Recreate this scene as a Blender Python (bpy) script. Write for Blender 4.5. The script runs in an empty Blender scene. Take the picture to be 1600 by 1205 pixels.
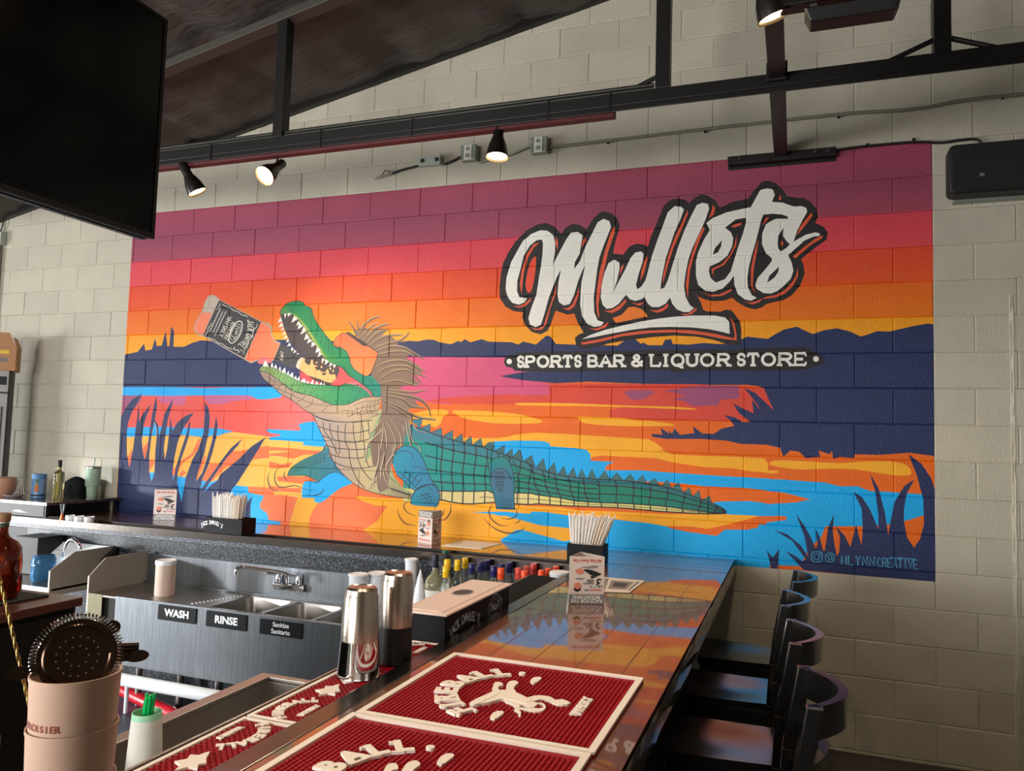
import bpy, math, random
import numpy as np
from mathutils import Vector, Matrix, Euler
from mathutils.geometry import delaunay_2d_cdt
random.seed(7)
SC = bpy.context.scene
COL = SC.collection
R_ = math.radians

# ---------------------------------------------------------------- camera
# world: X along the mural wall, Y into the wall (wall face at Y=0), Z up, floor at Z=0
FPX = 1208.7
CAMP = np.array([-0.7224, -4.858, 1.7068])
def _rot(r):
    r = np.array(r, float); th = np.linalg.norm(r); k = r/th
    K = np.array([[0, -k[2], k[1]], [k[2], 0, -k[0]], [-k[1], k[0], 0]])
    return np.eye(3)+math.sin(th)*K+(1-math.cos(th))*K@K
RC = _rot((-.0723, .3511, .0172)) @ np.array([[1, 0, 0], [0, 0, -1], [0, 1, 0]], float)
cd = bpy.data.cameras.new('camera')
cd.sensor_fit = 'HORIZONTAL'; cd.sensor_width = 36.0
cd.lens = FPX*36.0/1600.0; cd.clip_start = .05; cd.clip_end = 100
cam = bpy.data.objects.new('camera', cd); COL.objects.link(cam)
M = np.eye(4); M[:3, 0] = RC[0]; M[:3, 1] = -RC[1]; M[:3, 2] = -RC[2]; M[:3, 3] = CAMP
cam.matrix_world = Matrix(M.tolist())
SC.camera = cam

# ---------------------------------------------------------------- world, daylight, exposure
vs = SC.view_settings
vs.view_transform = 'Standard'; vs.look = 'None'; vs.gamma = 1.0; vs.use_curve_mapping = False
vs.exposure = 0.0
w = bpy.data.worlds.new('daylight_sky'); SC.world = w; w.use_nodes = True
bg = w.node_tree.nodes['Background']
bg.inputs[0].default_value = (.62, .78, 1.0, 1); bg.inputs[1].default_value = 1.0

def area_light(name, loc, rot, sx, sy, power, col, spread=180):
    L = bpy.data.lights.new(name, 'AREA'); L.shape = 'RECTANGLE'; L.size = sx; L.size_y = sy
    L.energy = power; L.color = col; L.spread = R_(spread)
    o = bpy.data.objects.new(name, L); COL.objects.link(o); o.location = loc; o.rotation_euler = [R_(a) for a in rot]
    return o
# glazed door in the left wall, street window in the wall behind the camera
area_light('daylight_left_door', (-12.38, -5.6, 1.2), (0, -90, 0), 2.1, 3.0, 640, (.96, .975, .97))
area_light('daylight_street_window', (-5.0, -8.88, 1.9), (90, 0, 0), 4.4, 1.9, 520, (1.0, .965, .93))

# low morning sun coming in through the glazed door on the left
sd = bpy.data.lights.new('sun', 'SUN'); sd.energy = 4.2; sd.angle = R_(2.5); sd.color = (.97, .98, 1.0)
so = bpy.data.objects.new('sun', sd); COL.objects.link(so); so.location = (-14, -7, 4)
so.rotation_euler = Vector((7.4, 4.9, -1.0)).to_track_quat('-Z', 'Y').to_euler()

# ---------------------------------------------------------------- pixel helpers (a pixel gives a ray; a plane gives the depth)
def ray(x, y):
    return RC.T @ np.array([(x-800)/FPX, (y-602.5)/FPX, 1.0])
def onY(x, y, Y=0.0):
    d = ray(x, y); return CAMP+d*((Y-CAMP[1])/d[1])
def onZ(x, y, Z):
    d = ray(x, y); return CAMP+d*((Z-CAMP[2])/d[2])
def pj(P):
    q = (np.asarray(P, float)-CAMP) @ RC.T
    return np.stack([800+FPX*q[..., 0]/q[..., 2], 602.5+FPX*q[..., 1]/q[..., 2]], -1)

# ---------------------------------------------------------------- materials
MATS = {}
def lin(c):
    return tuple(((v/255)/12.92 if v/255 <= .04045 else ((v/255+.055)/1.055)**2.4) for v in c)
def mat(name, col, rough=.5, metal=0.0, bump=0.0, bscale=60.0, var=0.0, vscale=8.0, coat=0.0, coat_ior=1.5,
        trans=0.0, coat_rough=.03, ior=1.45, emit=None, estr=0.0, spec=.5, stretch=None, col2=None, attr=None, alpha=1.0, sss=0.0):
    if name in MATS: return MATS[name]
    m = bpy.data.materials.new(name); m.use_nodes = True; MATS[name] = m
    nt = m.node_tree; b = nt.nodes['Principled BSDF']
    c = lin(col)
    b.inputs['Base Color'].default_value = (*c, 1)
    b.inputs['Roughness'].default_value = rough; b.inputs['Metallic'].default_value = metal
    b.inputs['Specular IOR Level'].default_value = spec
    b.inputs['Coat Weight'].default_value = coat; b.inputs['Coat Roughness'].default_value = coat_rough
    b.inputs['Coat IOR'].default_value = coat_ior
    b.inputs['Transmission Weight'].default_value = trans; b.inputs['IOR'].default_value = ior
    b.inputs['Alpha'].default_value = alpha
    if emit: b.inputs['Emission Color'].default_value = (*lin(emit), 1); b.inputs['Emission Strength'].default_value = estr
    tc = nt.nodes.new('ShaderNodeTexCoord'); mp = nt.nodes.new('ShaderNodeMapping')
    nt.links.new(tc.outputs['Object'], mp.inputs['Vector'])
    if stretch: mp.inputs['Scale'].default_value = stretch
    src = None
    if attr:
        a = nt.nodes.new('ShaderNodeAttribute'); a.attribute_name = attr; src = a.outputs['Color']
        nt.links.new(src, b.inputs['Base Color'])
    if var > 0 or col2:
        n = nt.nodes.new('ShaderNodeTexNoise'); n.inputs['Scale'].default_value = vscale; n.inputs['Detail'].default_value = 6
        nt.links.new(mp.outputs[0], n.inputs['Vector'])
        mx = nt.nodes.new('ShaderNodeMix'); mx.data_type = 'RGBA'
        rp = nt.nodes.new('ShaderNodeMapRange'); rp.inputs[1].default_value = .35; rp.inputs[2].default_value = .65
        nt.links.new(n.outputs['Fac'], rp.inputs[0]); nt.links.new(rp.outputs[0], mx.inputs['Factor'])
        if attr:
            mul = nt.nodes.new('ShaderNodeMix'); mul.data_type = 'RGBA'; mul.blend_type = 'MULTIPLY'; mul.inputs['Factor'].default_value = 1
            mx.inputs['A'].default_value = (1-var, 1-var, 1-var, 1); mx.inputs['B'].default_value = (1, 1, 1, 1)
            nt.links.new(src, mul.inputs['A']); nt.links.new(mx.outputs['Result'], mul.inputs['B'])
            nt.links.new(mul.outputs['Result'], b.inputs['Base Color'])
        else:
            d = lin(col2) if col2 else tuple(v*(1-var) for v in c)
            mx.inputs['A'].default_value = (*c, 1); mx.inputs['B'].default_value = (*d, 1)
            nt.links.new(mx.outputs['Result'], b.inputs['Base Color'])
    if bump > 0:
        n = nt.nodes.new('ShaderNodeTexNoise'); n.inputs['Scale'].default_value = bscale; n.inputs['Detail'].default_value = 5
        nt.links.new(mp.outputs[0], n.inputs['Vector'])
        bp = nt.nodes.new('ShaderNodeBump'); bp.inputs['Strength'].default_value = bump; bp.inputs['Distance'].default_value = .01
        nt.links.new(n.outputs['Fac'], bp.inputs['Height']); nt.links.new(bp.outputs[0], b.inputs['Normal'])
    return m
def speckle(name, base, dots, scale=180, thr=.6, rough=.35):
    m = mat(name, base, rough); nt = m.node_tree; b = nt.nodes['Principled BSDF']
    tc = nt.nodes.new('ShaderNodeTexCoord'); n = nt.nodes.new('ShaderNodeTexNoise'); n.inputs['Scale'].default_value = scale; n.inputs['Detail'].default_value = 2
    nt.links.new(tc.outputs['Object'], n.inputs['Vector'])
    rp = nt.nodes.new('ShaderNodeMapRange'); rp.inputs[1].default_value = thr-.06; rp.inputs[2].default_value = thr+.02
    nt.links.new(n.outputs['Fac'], rp.inputs[0])
    mx = nt.nodes.new('ShaderNodeMix'); mx.data_type = 'RGBA'
    mx.inputs['A'].default_value = (*lin(base), 1); mx.inputs['B'].default_value = (*lin(dots), 1)
    nt.links.new(rp.outputs[0], mx.inputs['Factor']); nt.links.new(mx.outputs['Result'], b.inputs['Base Color'])
    return m

# ---------------------------------------------------------------- geometry builder
class G:
    def __init__(s): s.v = []; s.f = []
    def add(s, vs, fs):
        o = len(s.v); s.v += [tuple(map(float, p)) for p in vs]; s.f += [tuple(i+o for i in f) for f in fs]; return s
    def box(s, a, b, rot=None, piv=None):
        (x0, y0, z0), (x1, y1, z1) = a, b
        vs = [(x, y, z) for z in (z0, z1) for y in (y0, y1) for x in (x0, x1)]
        if rot is not None:
            p = Vector(piv if piv else ((x0+x1)/2, (y0+y1)/2, (z0+z1)/2)); E = rot if isinstance(rot, Matrix) else Euler([R_(t) for t in rot]).to_matrix()
            vs = [tuple(E @ (Vector(q)-p)+p) for q in vs]
        return s.add(vs, [(0, 2, 3, 1), (4, 5, 7, 6), (0, 1, 5, 4), (2, 6, 7, 3), (0, 4, 6, 2), (1, 3, 7, 5)])
    def hexa(s, v8):     # bottom 4 ccw, top 4 ccw
        return s.add(v8, [(3, 2, 1, 0), (4, 5, 6, 7), (0, 1, 5, 4), (1, 2, 6, 5), (2, 3, 7, 6), (3, 0, 4, 7)])
    def tube(s, pts, r, seg=10, caps=True):
        pts = [Vector(p) for p in pts]; n = len(pts)
        rs = r if isinstance(r, (list, tuple)) else [r]*n
        vs = []; up = None
        for i in range(n):
            t = (pts[min(i+1, n-1)]-pts[max(i-1, 0)]).normalized()
            if up is None:
                up = Vector((0, 0, 1)) if abs(t.z) < .9 else Vector((1, 0, 0))
            a = t.cross(up)
            if a.length < 1e-6: a = t.orthogonal()
            a.normalize(); b = a.cross(t).normalized(); up = b
            for k in range(seg):
                q = 2*math.pi*k/seg; vs.append(pts[i]+a*(rs[i]*math.cos(q))+b*(rs[i]*math.sin(q)))
        fs = [(i*seg+k, i*seg+(k+1) % seg, (i+1)*seg+(k+1) % seg, (i+1)*seg+k) for i in range(n-1) for k in range(seg)]
        if caps: fs += [tuple(range(seg))[::-1], tuple((n-1)*seg+k for k in range(seg))]
        return s.add(vs, fs)
    def lathe(s, prof, c=(0, 0, 0), seg=24, M=None, closed=False):
        vs = []; fs = []; n = len(prof)
        for (r, z) in prof:
            for k in range(seg):
                q = 2*math.pi*k/seg; p = Vector((r*math.cos(q), r*math.sin(q), z))
                if M is not None: p = M @ p
                vs.append(p+Vector(c))
        for i in range(n-1):
            for k in range(seg):
                fs.append((i*seg+k, i*seg+(k+1) % seg, (i+1)*seg+(k+1) % seg, (i+1)*seg+k))
        if closed: fs += [tuple(range(seg))[::-1], tuple((n-1)*seg+k for k in range(seg))]
        return s.add(vs, fs)
    def prism(s, poly, M, h):      # poly in local xy, extruded along local z by h, placed by matrix M
        n = len(poly)
        A = sum(poly[i][0]*poly[(i+1) % n][1]-poly[(i+1) % n][0]*poly[i][1] for i in range(n))
        if A < 0: poly = poly[::-1]
        vs = [M @ Vector((x, y, 0)) for x, y in poly]+[M @ Vector((x, y, h)) for x, y in poly]
        fs = [tuple(range(n))[::-1], tuple(range(n, 2*n))]+[(i, (i+1) % n, n+(i+1) % n, n+i) for i in range(n)]
        return s.add(vs, fs)
    def build(s, name, m, parent=None, smooth=None, bevel=0.0, label=None, loc=None):
        me = bpy.data.meshes.new(name); me.from_pydata(s.v, [], s.f); me.update()
        if isinstance(m, str): m = MATS[m]
        me.materials.append(m)
        o = bpy.data.objects.new(name, me); COL.objects.link(o)
        if loc is not None: o.location = loc
        if parent is not None: o.parent = parent
        if smooth is not None:
            me.shade_smooth(); me.set_sharp_from_angle(angle=R_(smooth))
        if bevel > 0:
            b = o.modifiers.new('bevel', 'BEVEL'); b.width = bevel; b.segments = 2; b.limit_method = 'ANGLE'; b.angle_limit = R_(40)
        if label: o['label'] = label
        return o
def tag(o, label, cat, group=None):
    o['label'] = label; o['category'] = cat
    if group: o['group'] = group
    return o
def thing(name, label, cat, loc=(0, 0, 0), rz=0.0, group=None):
    o = bpy.data.objects.new(name, None); COL.objects.link(o); o.empty_display_size = .05
    o.location = loc; o.rotation_euler = (0, 0, R_(rz))
    return tag(o, label, cat, group)
def struct(o): o['kind'] = 'structure'; return o
def copy_tree(o, parent=None):
    c = o.copy(); COL.objects.link(c); c.parent = parent
    for ch in list(o.children): copy_tree(ch, c)
    return c
def text_mesh(txt, size=1.0, extrude=0.0, bold=0.0, xs=1.0, align='CENTER'):
    """verts, faces of a text laid in local xy (the built-in font), centred on the origin"""
    cu = bpy.data.curves.new('t', 'FONT'); cu.body = txt; cu.size = size; cu.extrude = extrude; cu.offset = bold
    cu.align_x = align; cu.align_y = 'CENTER'; cu.resolution_u = 3
    o = bpy.data.objects.new('t', cu); COL.objects.link(o)
    dg = bpy.context.evaluated_depsgraph_get(); dg.update()
    me = bpy.data.meshes.new_from_object(o.evaluated_get(dg))
    vs = [(v.co.x*xs, v.co.y, v.co.z) for v in me.vertices]; fs = [tuple(p.vertices) for p in me.polygons]
    bpy.data.objects.remove(o); bpy.data.curves.remove(cu); bpy.data.meshes.remove(me)
    return vs, fs
def frame(o, x, y):     # matrix with origin o and local x, y axes
    x = Vector(x).normalized(); y = Vector(y); y = (y-x*x.dot(y)).normalized(); z = x.cross(y)
    m = Matrix((x, y, z)).transposed().to_4x4(); m.translation = Vector(o); return m
def add_text(g, txt, M, size, bold=0.0, extrude=0.0, xs=1.0, align='CENTER'):
    vs, fs = text_mesh(txt, size, extrude, bold, xs, align)
    g.add([M @ Vector(v) for v in vs], fs); return g
def catmull(pts, closed=True, sub=4):
    n = len(pts); out = []
    rng = range(n) if closed else range(n-1)
    P = lambda i: pts[i % n] if closed else pts[max(0, min(n-1, i))]
    for i in rng:
        p0, p1, p2, p3 = P(i-1), P(i), P(i+1), P(i+2)
        for k in range(sub):
            t = k/sub
            out.append(tuple(.5*((2*p1[j])+(-p0[j]+p2[j])*t+(2*p0[j]-5*p1[j]+4*p2[j]-p3[j])*t*t+(-p0[j]+3*p1[j]-3*p2[j]+p3[j])*t**3) for j in range(len(p1))))
    if not closed: out.append(tuple(pts[-1]))
    return out
# ================================================================ MURAL (paint laid out on the wall plane)
BW, BH, ZT = .4064, .2032, 3.475          # concrete block module and mural top
LAY = []                                   # (colour or function, polygon in photo pixels), bottom to top
def K(x0, y0, s):
    return lambda pts: [(x0+x/s, y0+y/s) for x, y in pts]
def P(col, pts, sm=0):
    if sm: pts = catmull(pts, True, sm)
    LAY.append((col, [tuple(p) for p in pts]))
def S(col, pts, w, sm=4, taper=0):         # painted line of width w (pixels); taper 1: thin at both ends, 2: thin at the end
    if sm and len(pts) > 2: pts = catmull(pts, False, sm)
    n = len(pts); a = []; b = []
    for i, (x, y) in enumerate(pts):
        x0, y0 = pts[max(i-1, 0)]; x1, y1 = pts[min(i+1, n-1)]
        dx, dy = x1-x0, y1-y0; l = math.hypot(dx, dy) or 1
        t = i/(n-1); k = 1.0
        if taper == 1: k = .25+.75*math.sin(math.pi*t)
        if taper == 2: k = max(.1, 1-t)
        h = w*k/2; a.append((x-dy/l*h, y+dx/l*h)); b.append((x+dy/l*h, y-dx/l*h))
    LAY.append((col, a+b[::-1]))
NAVY = (34, 46, 90); CYAN = (0, 166, 236); ORNG = (226, 102, 16); YELL = (242, 170, 36); SALM = (232, 112, 60)
PINK = (206, 80, 122); REDC = (214, 70, 50); PURP = (156, 76, 114); WHT = (236, 234, 226); BLK = (34, 30, 31); ACC = (226, 90, 56)
# --- sky: six courses of airbrushed bands
SKY = [((156, 64, 88), (148, 64, 90)), ((140, 62, 90), (162, 68, 90)), ((212, 62, 80), (220, 72, 78)),
       ((220, 68, 38), (226, 84, 28)), ((228, 100, 14), (232, 116, 10)), ((240, 152, 16), (244, 166, 20)), ((34, 46, 90), (34, 46, 90))]
def sky(px):
    wz = np.array([onY(x, y)[2] for x, y in px]); t = (ZT-wz)/BH
    out = []
    tm = float(np.mean(t)); r = max(0, min(6, int(math.floor(tm))))
    for v in t:
        k = max(0, min(1, v-r)); a, b = SKY[r]; out.append([a[j]*(1-k)+b[j]*k for j in range(3)])
    return np.array(out)
def wpx(X, Z): return tuple(pj(np.array([X, 0, Z])))
MX0, MX1, MZ0 = -5.912, .004, ZT-12.24*BH
P(sky, [wpx(MX0+.0, ZT), wpx(MX1, ZT), wpx(MX1, ZT-6.4*BH), wpx(MX0, ZT-6.4*BH)])
MURAL = [wpx(MX0, ZT), wpx(MX1, ZT), wpx(MX1, MZ0), wpx(MX0, MZ0)]
# --- water base below the horizon
P(ORNG, [wpx(MX0, ZT-6.4*BH), wpx(MX1, ZT-6.4*BH), wpx(MX1, MZ0), wpx(MX0, MZ0)])
# horizon silhouette
sk = [(190, 554), (215, 550), (225, 537), (227, 548), (237, 546), (242.5, 528.7), (245, 541), (252.5, 540), (258.7, 517), (261, 541), (264.5, 541),
      (267.5, 509.5), (272, 517.5), (271, 542), (287.5, 542), (300, 536), (313.7, 532), (325, 532.5), (400, 545), (428, 531), (470, 531), (600, 536),
      (620, 535), (640, 532.5), (652, 533.7), (667.5, 530.5), (677.5, 531), (687.5, 535), (705, 538), (715, 533), (721, 534.5), (726, 530), (735, 535),
      (752.5, 530), (762.5, 533.7), (800, 535), (810, 538.7), (817.5, 533.7), (837.5, 538.7), (853.7, 524.5), (860, 526), (868.7, 537.5), (900, 538.7),
      (965, 540), (980, 529.5), (992.5, 530), (1002, 537.5), (1005, 535), (1012.5, 539.5), (1035, 539.5), (1039, 531), (1048.7, 530), (1051, 537.5), (1075, 538.7),
      (1100, 536), (1120, 537.5), (1145, 537), (1158.7, 530), (1167.5, 526), (1180, 527.5), (1200, 529.5), (1210, 523), (1225, 515), (1245, 510.5), (1258, 517), (1270, 522),
      (1288, 516), (1307.5, 513), (1328, 518), (1345, 526), (1358, 522), (1370, 517.5), (1390, 518), (1425, 510), (1450, 505.5), (1464, 507)]
P(NAVY, sk+[(1464, 640), (1200, 640), (1198, 620), (1193.7, 607), (1185, 603.5), (1167, 601.4), (1094, 601.7), (1089, 600.4), (1010, 600), (920, 596.5), (867.5, 599), (815, 594), (781, 588),
          (815, 582), (870, 574), (800, 558.7), (665, 557.5), (600, 600), (420, 606), (319, 607), (190, 606)])
# --- water, right of the hair
P(PINK, [(600, 558), (665, 557.5), (800, 558.7), (850, 566), (880, 575), (815, 582), (781, 588), (815, 594), (858, 599), (858, 616), (820, 618), (760, 625), (700, 632), (620, 625)])
P(REDC, [(660, 626), (720, 620), (800, 616), (858, 599), (1089, 600.5), (1193, 606), (1209, 641), (1190, 655), (1150, 658), (1045, 657), (1000, 655), (952, 651), (953, 641), (975, 636), (880, 632), (800, 632), (720, 632)])
k = K(800, 600, 4)
P(PINK, k([(0, 0), (235, 5), (232, 70), (60, 72), (0, 60)]))
P(PURP, k([(705, 48), (760, 40), (890, 45), (860, 75), (840, 90), (760, 100), (725, 80)]), 3)
P(PURP, k([(945, 45), (1100, 20), (1300, 12), (1420, 10), (1420, 90), (1300, 100), (1290, 135), (1130, 140), (1070, 105), (1000, 95), (1090, 70)]))
P(YELL, k([(25, 125), (50, 118), (400, 122), (700, 135), (1000, 142), (1150, 155), (1100, 160), (800, 148), (400, 138), (60, 135)]), 2)
P(YELL, k([(415, 215), (430, 205), (700, 215), (760, 228), (860, 232), (1000, 250), (990, 262), (760, 265), (600, 260), (450, 245)]), 2)
P(YELL, k([(0, 320), (130, 305), (300, 310), (600, 330), (850, 345), (900, 370), (945, 405), (930, 412), (1000, 440), (1200, 450), (1400, 455), (1580, 465), (1600, 500), (1600, 555), (1480, 545),
           (1380, 528), (1200, 520), (1000, 490), (900, 465), (700, 455), (560, 448), (510, 455), (400, 520), (0, 520)]))
P(CYAN, k([(0, 352), (200, 358), (235, 372), (240, 390), (400, 402), (465, 412), (490, 440), (492, 480), (640, 488), (590, 510), (580, 540), (800, 540), (1000, 555), (1300, 575), (1610, 592), (1610, 668),
           (1450, 650), (1200, 640), (1080, 625), (900, 610), (600, 600), (400, 590), (0, 520)]))
P(CYAN, k([(1255, 742), (1300, 735), (1480, 732), (1610, 748), (1610, 830), (1350, 822)]))
P(CYAN, k([(0, 795), (200, 800), (400, 830), (600, 840), (680, 852), (850, 870), (960, 890), (1000, 905), (1100, 925), (1280, 950), (1330, 910), (1470, 912), (1610, 882), (1610, 1160), (0, 1160)]))
P(YELL, k([(-300, 760), (0, 760), (300, 770), (420, 790), (700, 800), (1000, 815), (1340, 815), (1540, 825), (1500, 850), (1380, 870), (1300, 890), (1220, 905), (1100, 890), (960, 890), (850, 870), (680, 850), (600, 840),
           (400, 825), (200, 800), (0, 795), (-300, 795)]))
P(ORNG, k([(960, 890), (1100, 892), (1220, 907), (1300, 892), (1380, 872), (1540, 827), (1610, 825), (1610, 880), (1520, 890), (1470, 912), (1330, 910), (1280, 950), (1100, 925), (1000, 905)]))
k = K(640, 630, 6.025)
P(YELL, k([(410, 68), (700, 75), (1000, 100), (1130, 130), (1250, 165), (1205, 190), (1000, 195), (800, 190), (620, 165), (500, 140), (430, 100)]), 2)
P(YELL, k([(-120, 110), (20, 100), (220, 60), (365, 70), (350, 110), (310, 130), (300, 180), (250, 225), (200, 215), (60, 200), (-120, 180)]), 2)
P(YELL, k([(380, 320), (620, 330), (800, 330), (900, 320), (1000, 300), (1205, 275), (1205, 362), (1000, 352), (800, 362), (700, 420), (400, 380)]))
P(CYAN, k([(780, 362), (1000, 352), (1205, 355), (1205, 600), (900, 520), (780, 440)]))
k = K(1200, 600, 4)
P(CYAN, k([(-10, 594), (100, 598), (250, 610), (350, 615), (450, 640), (560, 640), (640, 670), (760, 675), (900, 685), (970, 690), (975, 820), (900, 845), (850, 858), (750, 880), (590, 890), (360, 890), (330, 960),
           (285, 1000), (240, 1060), (200, 1140), (-60, 1128), (-60, 880), (-10, 880)]))
P(ORNG, k([(-10, 668), (100, 680), (265, 722), (180, 740), (-10, 752)]))
P(ORNG, k([(-10, 828), (60, 825), (110, 828), (118, 840), (110, 852), (60, 856), (-10, 866)]))
P(YELL, k([(10, 505), (45, 478), (250, 485), (450, 495), (600, 485), (780, 485), (870, 510), (895, 550), (880, 572), (780, 570), (650, 550), (550, 535), (400, 530), (200, 535), (100, 525)]), 2)
P(YELL, k([(-20, 540), (60, 542), (70, 552), (30, 560), (-20, 556)]))
# dark bank on the right
P(NAVY, [(1018, 678), (1035, 679.5), (1032, 668.7), (1040, 674), (1046, 678.7), (1044, 672), (1050, 678), (1053.7, 669.5), (1062.5, 679.5), (1085, 677), (1082.5, 666), (1097.5, 677.5), (1115, 678), (1127.5, 670), (1147.5, 665.5), (1140, 656), (1131, 648.7), (1148, 652), (1160, 659.5),
          (1172.5, 659.5), (1155, 646), (1145, 630.5), (1160, 638), (1177.5, 646), (1175, 625), (1190, 642.5), (1178, 625), (1162.5, 606), (1180, 614), (1209, 641), (1200, 622), (1194, 607), (1464, 600), (1464, 713),
          (1420, 707.5), (1375, 711), (1336, 710), (1335, 716), (1312, 714), (1302, 717), (1300, 705), (1296, 710), (1279, 704), (1282, 714), (1259, 716), (1249, 706), (1235, 704), (1224, 714), (1219, 700), (1197.5, 695), (1157.5, 693.7), (1135, 688.7), (1097.5, 686), (1065, 686), (1040, 686), (1019, 682.5)])
# reeds on the right
P(NAVY, k([(225, 1165), (110, 1045), (170, 1075), (215, 1110), (235, 1095), (150, 980), (35, 912), (120, 940), (205, 1010), (250, 1080), (230, 960), (175, 812), (230, 890), (275, 975), (300, 1035), (310, 1000), (295, 900), (325, 960),
           (345, 1045), (355, 1040), (375, 900), (412, 815), (405, 920), (415, 1000), (430, 1075), (445, 1050), (450, 960), (425, 890), (480, 950), (515, 1020), (530, 960), (552, 878), (565, 940), (585, 1010), (592, 900), (585, 780), (535, 675),
           (590, 710), (640, 790), (690, 910), (690, 820), (670, 670), (635, 558), (690, 650), (730, 800), (752, 945), (765, 860), (790, 740), (850, 640), (917, 595), (870, 680), (850, 780), (850, 860), (870, 960), (912, 1025), (950, 970),
           (975, 880), (970, 720), (930, 570), (878, 440), (960, 500), (1020, 590), (1050, 660), (1050, 1240), (800, 1240), (550, 1240)]))
P(NAVY, k([(-10, 1040), (30, 1085), (72, 1030), (60, 1160), (20, 1160), (0, 1070)]))
# --- water, left and middle
P(YELL, [(500, 770), (556, 778), (558, 775), (592, 778), (641, 780), (820, 790), (830, 800), (800, 870), (560, 850), (566, 828), (578, 822), (591, 813), (596, 803), (605, 791), (586, 790), (568, 784)])
k = K(600, 800, 5.333)
P(CYAN, k([(720, 2), (1000, -2), (1600, 48), (1600, 140), (1300, 110), (1150, 70), (900, 18)]))
P(YELL, k([(1000, 30), (1150, 70), (1300, 112), (1600, 142), (1600, 230), (1500, 245), (1300, 190), (1150, 150), (1100, 150), (965, 240), (900, 200), (850, 100)]))
P(CYAN, k([(955, 245), (1100, 150), (1150, 148), (1300, 190), (1500, 245), (1600, 300), (1600, 330), (1250, 300)]))
k = K(400, 640, 5.714)
def redpink(px): return np.array([[226+4*min(1, max(0, (x-380)/90)), 80+28*min(1, max(0, (x-380)/90)), 68+42*min(1, max(0, (x-380)/90))] for x, y in px])
P(redpink, k([(-1300, -200), (600, -200), (620, 340), (-1300, 340)]))
P((242, 184, 80), k([(-40, 240), (620, 280), (600, 340), (640, 560), (420, 600), (410, 790), (-40, 760)]))
P(SALM, k([(40, 340), (150, 335), (300, 345), (450, 360), (590, 370), (540, 400), (430, 405), (330, 440), (200, 415), (110, 410), (130, 395), (230, 385), (330, 372), (200, 368), (60, 362)]))
P(SALM, k([(20, 475), (120, 462), (230, 490), (330, 470), (290, 520), (150, 525), (0, 525)]))
P(SALM, k([(180, 600), (300, 595), (420, 600), (480, 612), (420, 665), (290, 650), (200, 640)]))
P(SALM, k([(0, 690), (120, 680), (250, 700), (400, 705), (400, 745), (200, 730), (0, 745)]))
P(SALM, k([(-40, 760), (240, 765), (420, 790), (520, 790), (640, 790), (800, 690), (870, 640), (1000, 720), (1100, 760), (1110, 790), (900, 770), (890, 790), (960, 820), (1060, 860), (1170, 865), (1120, 930), (1090, 990), (1020, 1040), (950, 1075), (900, 1200), (-40, 1100)]))
P(YELL, k([(370, 785), (590, 795), (520, 880), (480, 960), (470, 1060), (280, 1060), (330, 920), (350, 850)]))
P(CYAN, k([(410, 780), (415, 690), (440, 640), (540, 640), (600, 600), (660, 570), (720, 560), (780, 590), (850, 640), (850, 665), (780, 690), (700, 740), (640, 790), (600, 820), (560, 835), (520, 820), (520, 790), (450, 790)]), 2)
P(CYAN, k([(-60, 755), (60, 760), (70, 780), (40, 810), (35, 880), (20, 900), (90, 915), (110, 950), (110, 985), (220, 1005), (220, 1060), (-60, 1060)]))
k = K(400, 550, 8)
P(CYAN, k([(-20, 440), (200, 440), (240, 460), (330, 545), (300, 570), (150, 590), (60, 595), (-20, 585)]))
P(CYAN, k([(130, 965), (250, 970), (350, 975), (540, 985), (565, 960), (525, 920), (560, 895), (640, 875), (740, 870), (800, 990), (860, 1110), (880, 1190), (700, 1178), (580, 1165), (600, 1130), (330, 1105), (110, 1100), (190, 1065), (300, 1050), (310, 1030), (200, 1020), (140, 995)]))
# left column of water behind the reeds
k = K(180, 590, 5.7375)
P((226, 80, 68), k([(0, 150), (1145, 150), (1145, 560), (0, 560)]))
P(PURP, k([(60, 155), (240, 160), (230, 210), (150, 300), (60, 320)]))
P((200, 92, 136), k([(380, 165), (640, 165), (620, 240), (560, 252), (400, 225)]))
P((190, 96, 140), k([(780, 165), (1060, 160), (1200, 160), (1260, 190), (1050, 215), (960, 240), (840, 235)]))
P(CYAN, k([(60, 85), (480, 85), (830, 95), (1000, 88), (1400, 88), (1400, 192), (1280, 190), (1200, 160), (900, 160), (480, 165), (60, 160)]))
P((242, 178, 72), k([(0, 520), (920, 520), (1000, 500), (1060, 488), (1150, 500), (1380, 530), (1380, 980), (1100, 1205), (0, 1205)]))
P(CYAN, k([(60, 450), (400, 440), (700, 455), (930, 455), (1060, 485), (980, 500), (920, 525), (880, 520), (800, 535), (580, 515), (400, 520), (60, 535)]))
P(SALM, k([(150, 640), (160, 700), (125, 815), (100, 720), (120, 700)])); P(SALM, k([(300, 575), (295, 680), (265, 745), (240, 680), (240, 640)]))
P(SALM, k([(350, 735), (355, 770), (345, 850), (300, 845), (300, 700)])); P(SALM, k([(770, 540), (745, 640), (700, 700), (600, 770), (560, 850), (515, 890), (510, 830), (600, 740), (690, 680), (740, 560)]))
P(SALM, k([(820, 690), (790, 790), (740, 900), (722, 935), (730, 850), (770, 740)])); P(SALM, k([(850, 770), (940, 770), (1050, 655), (1100, 660), (1380, 610), (1380, 720), (1250, 740), (1000, 800), (850, 945), (770, 930)]))
P(SALM, k([(640, 850), (600, 885), (570, 880), (600, 830)]))
P((242, 184, 80), k([(1230, 735), (1380, 720), (1380, 760), (1250, 760)])); P((242, 184, 80), k([(1170, 800), (1380, 805), (1380, 970), (1080, 975)]))
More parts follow.
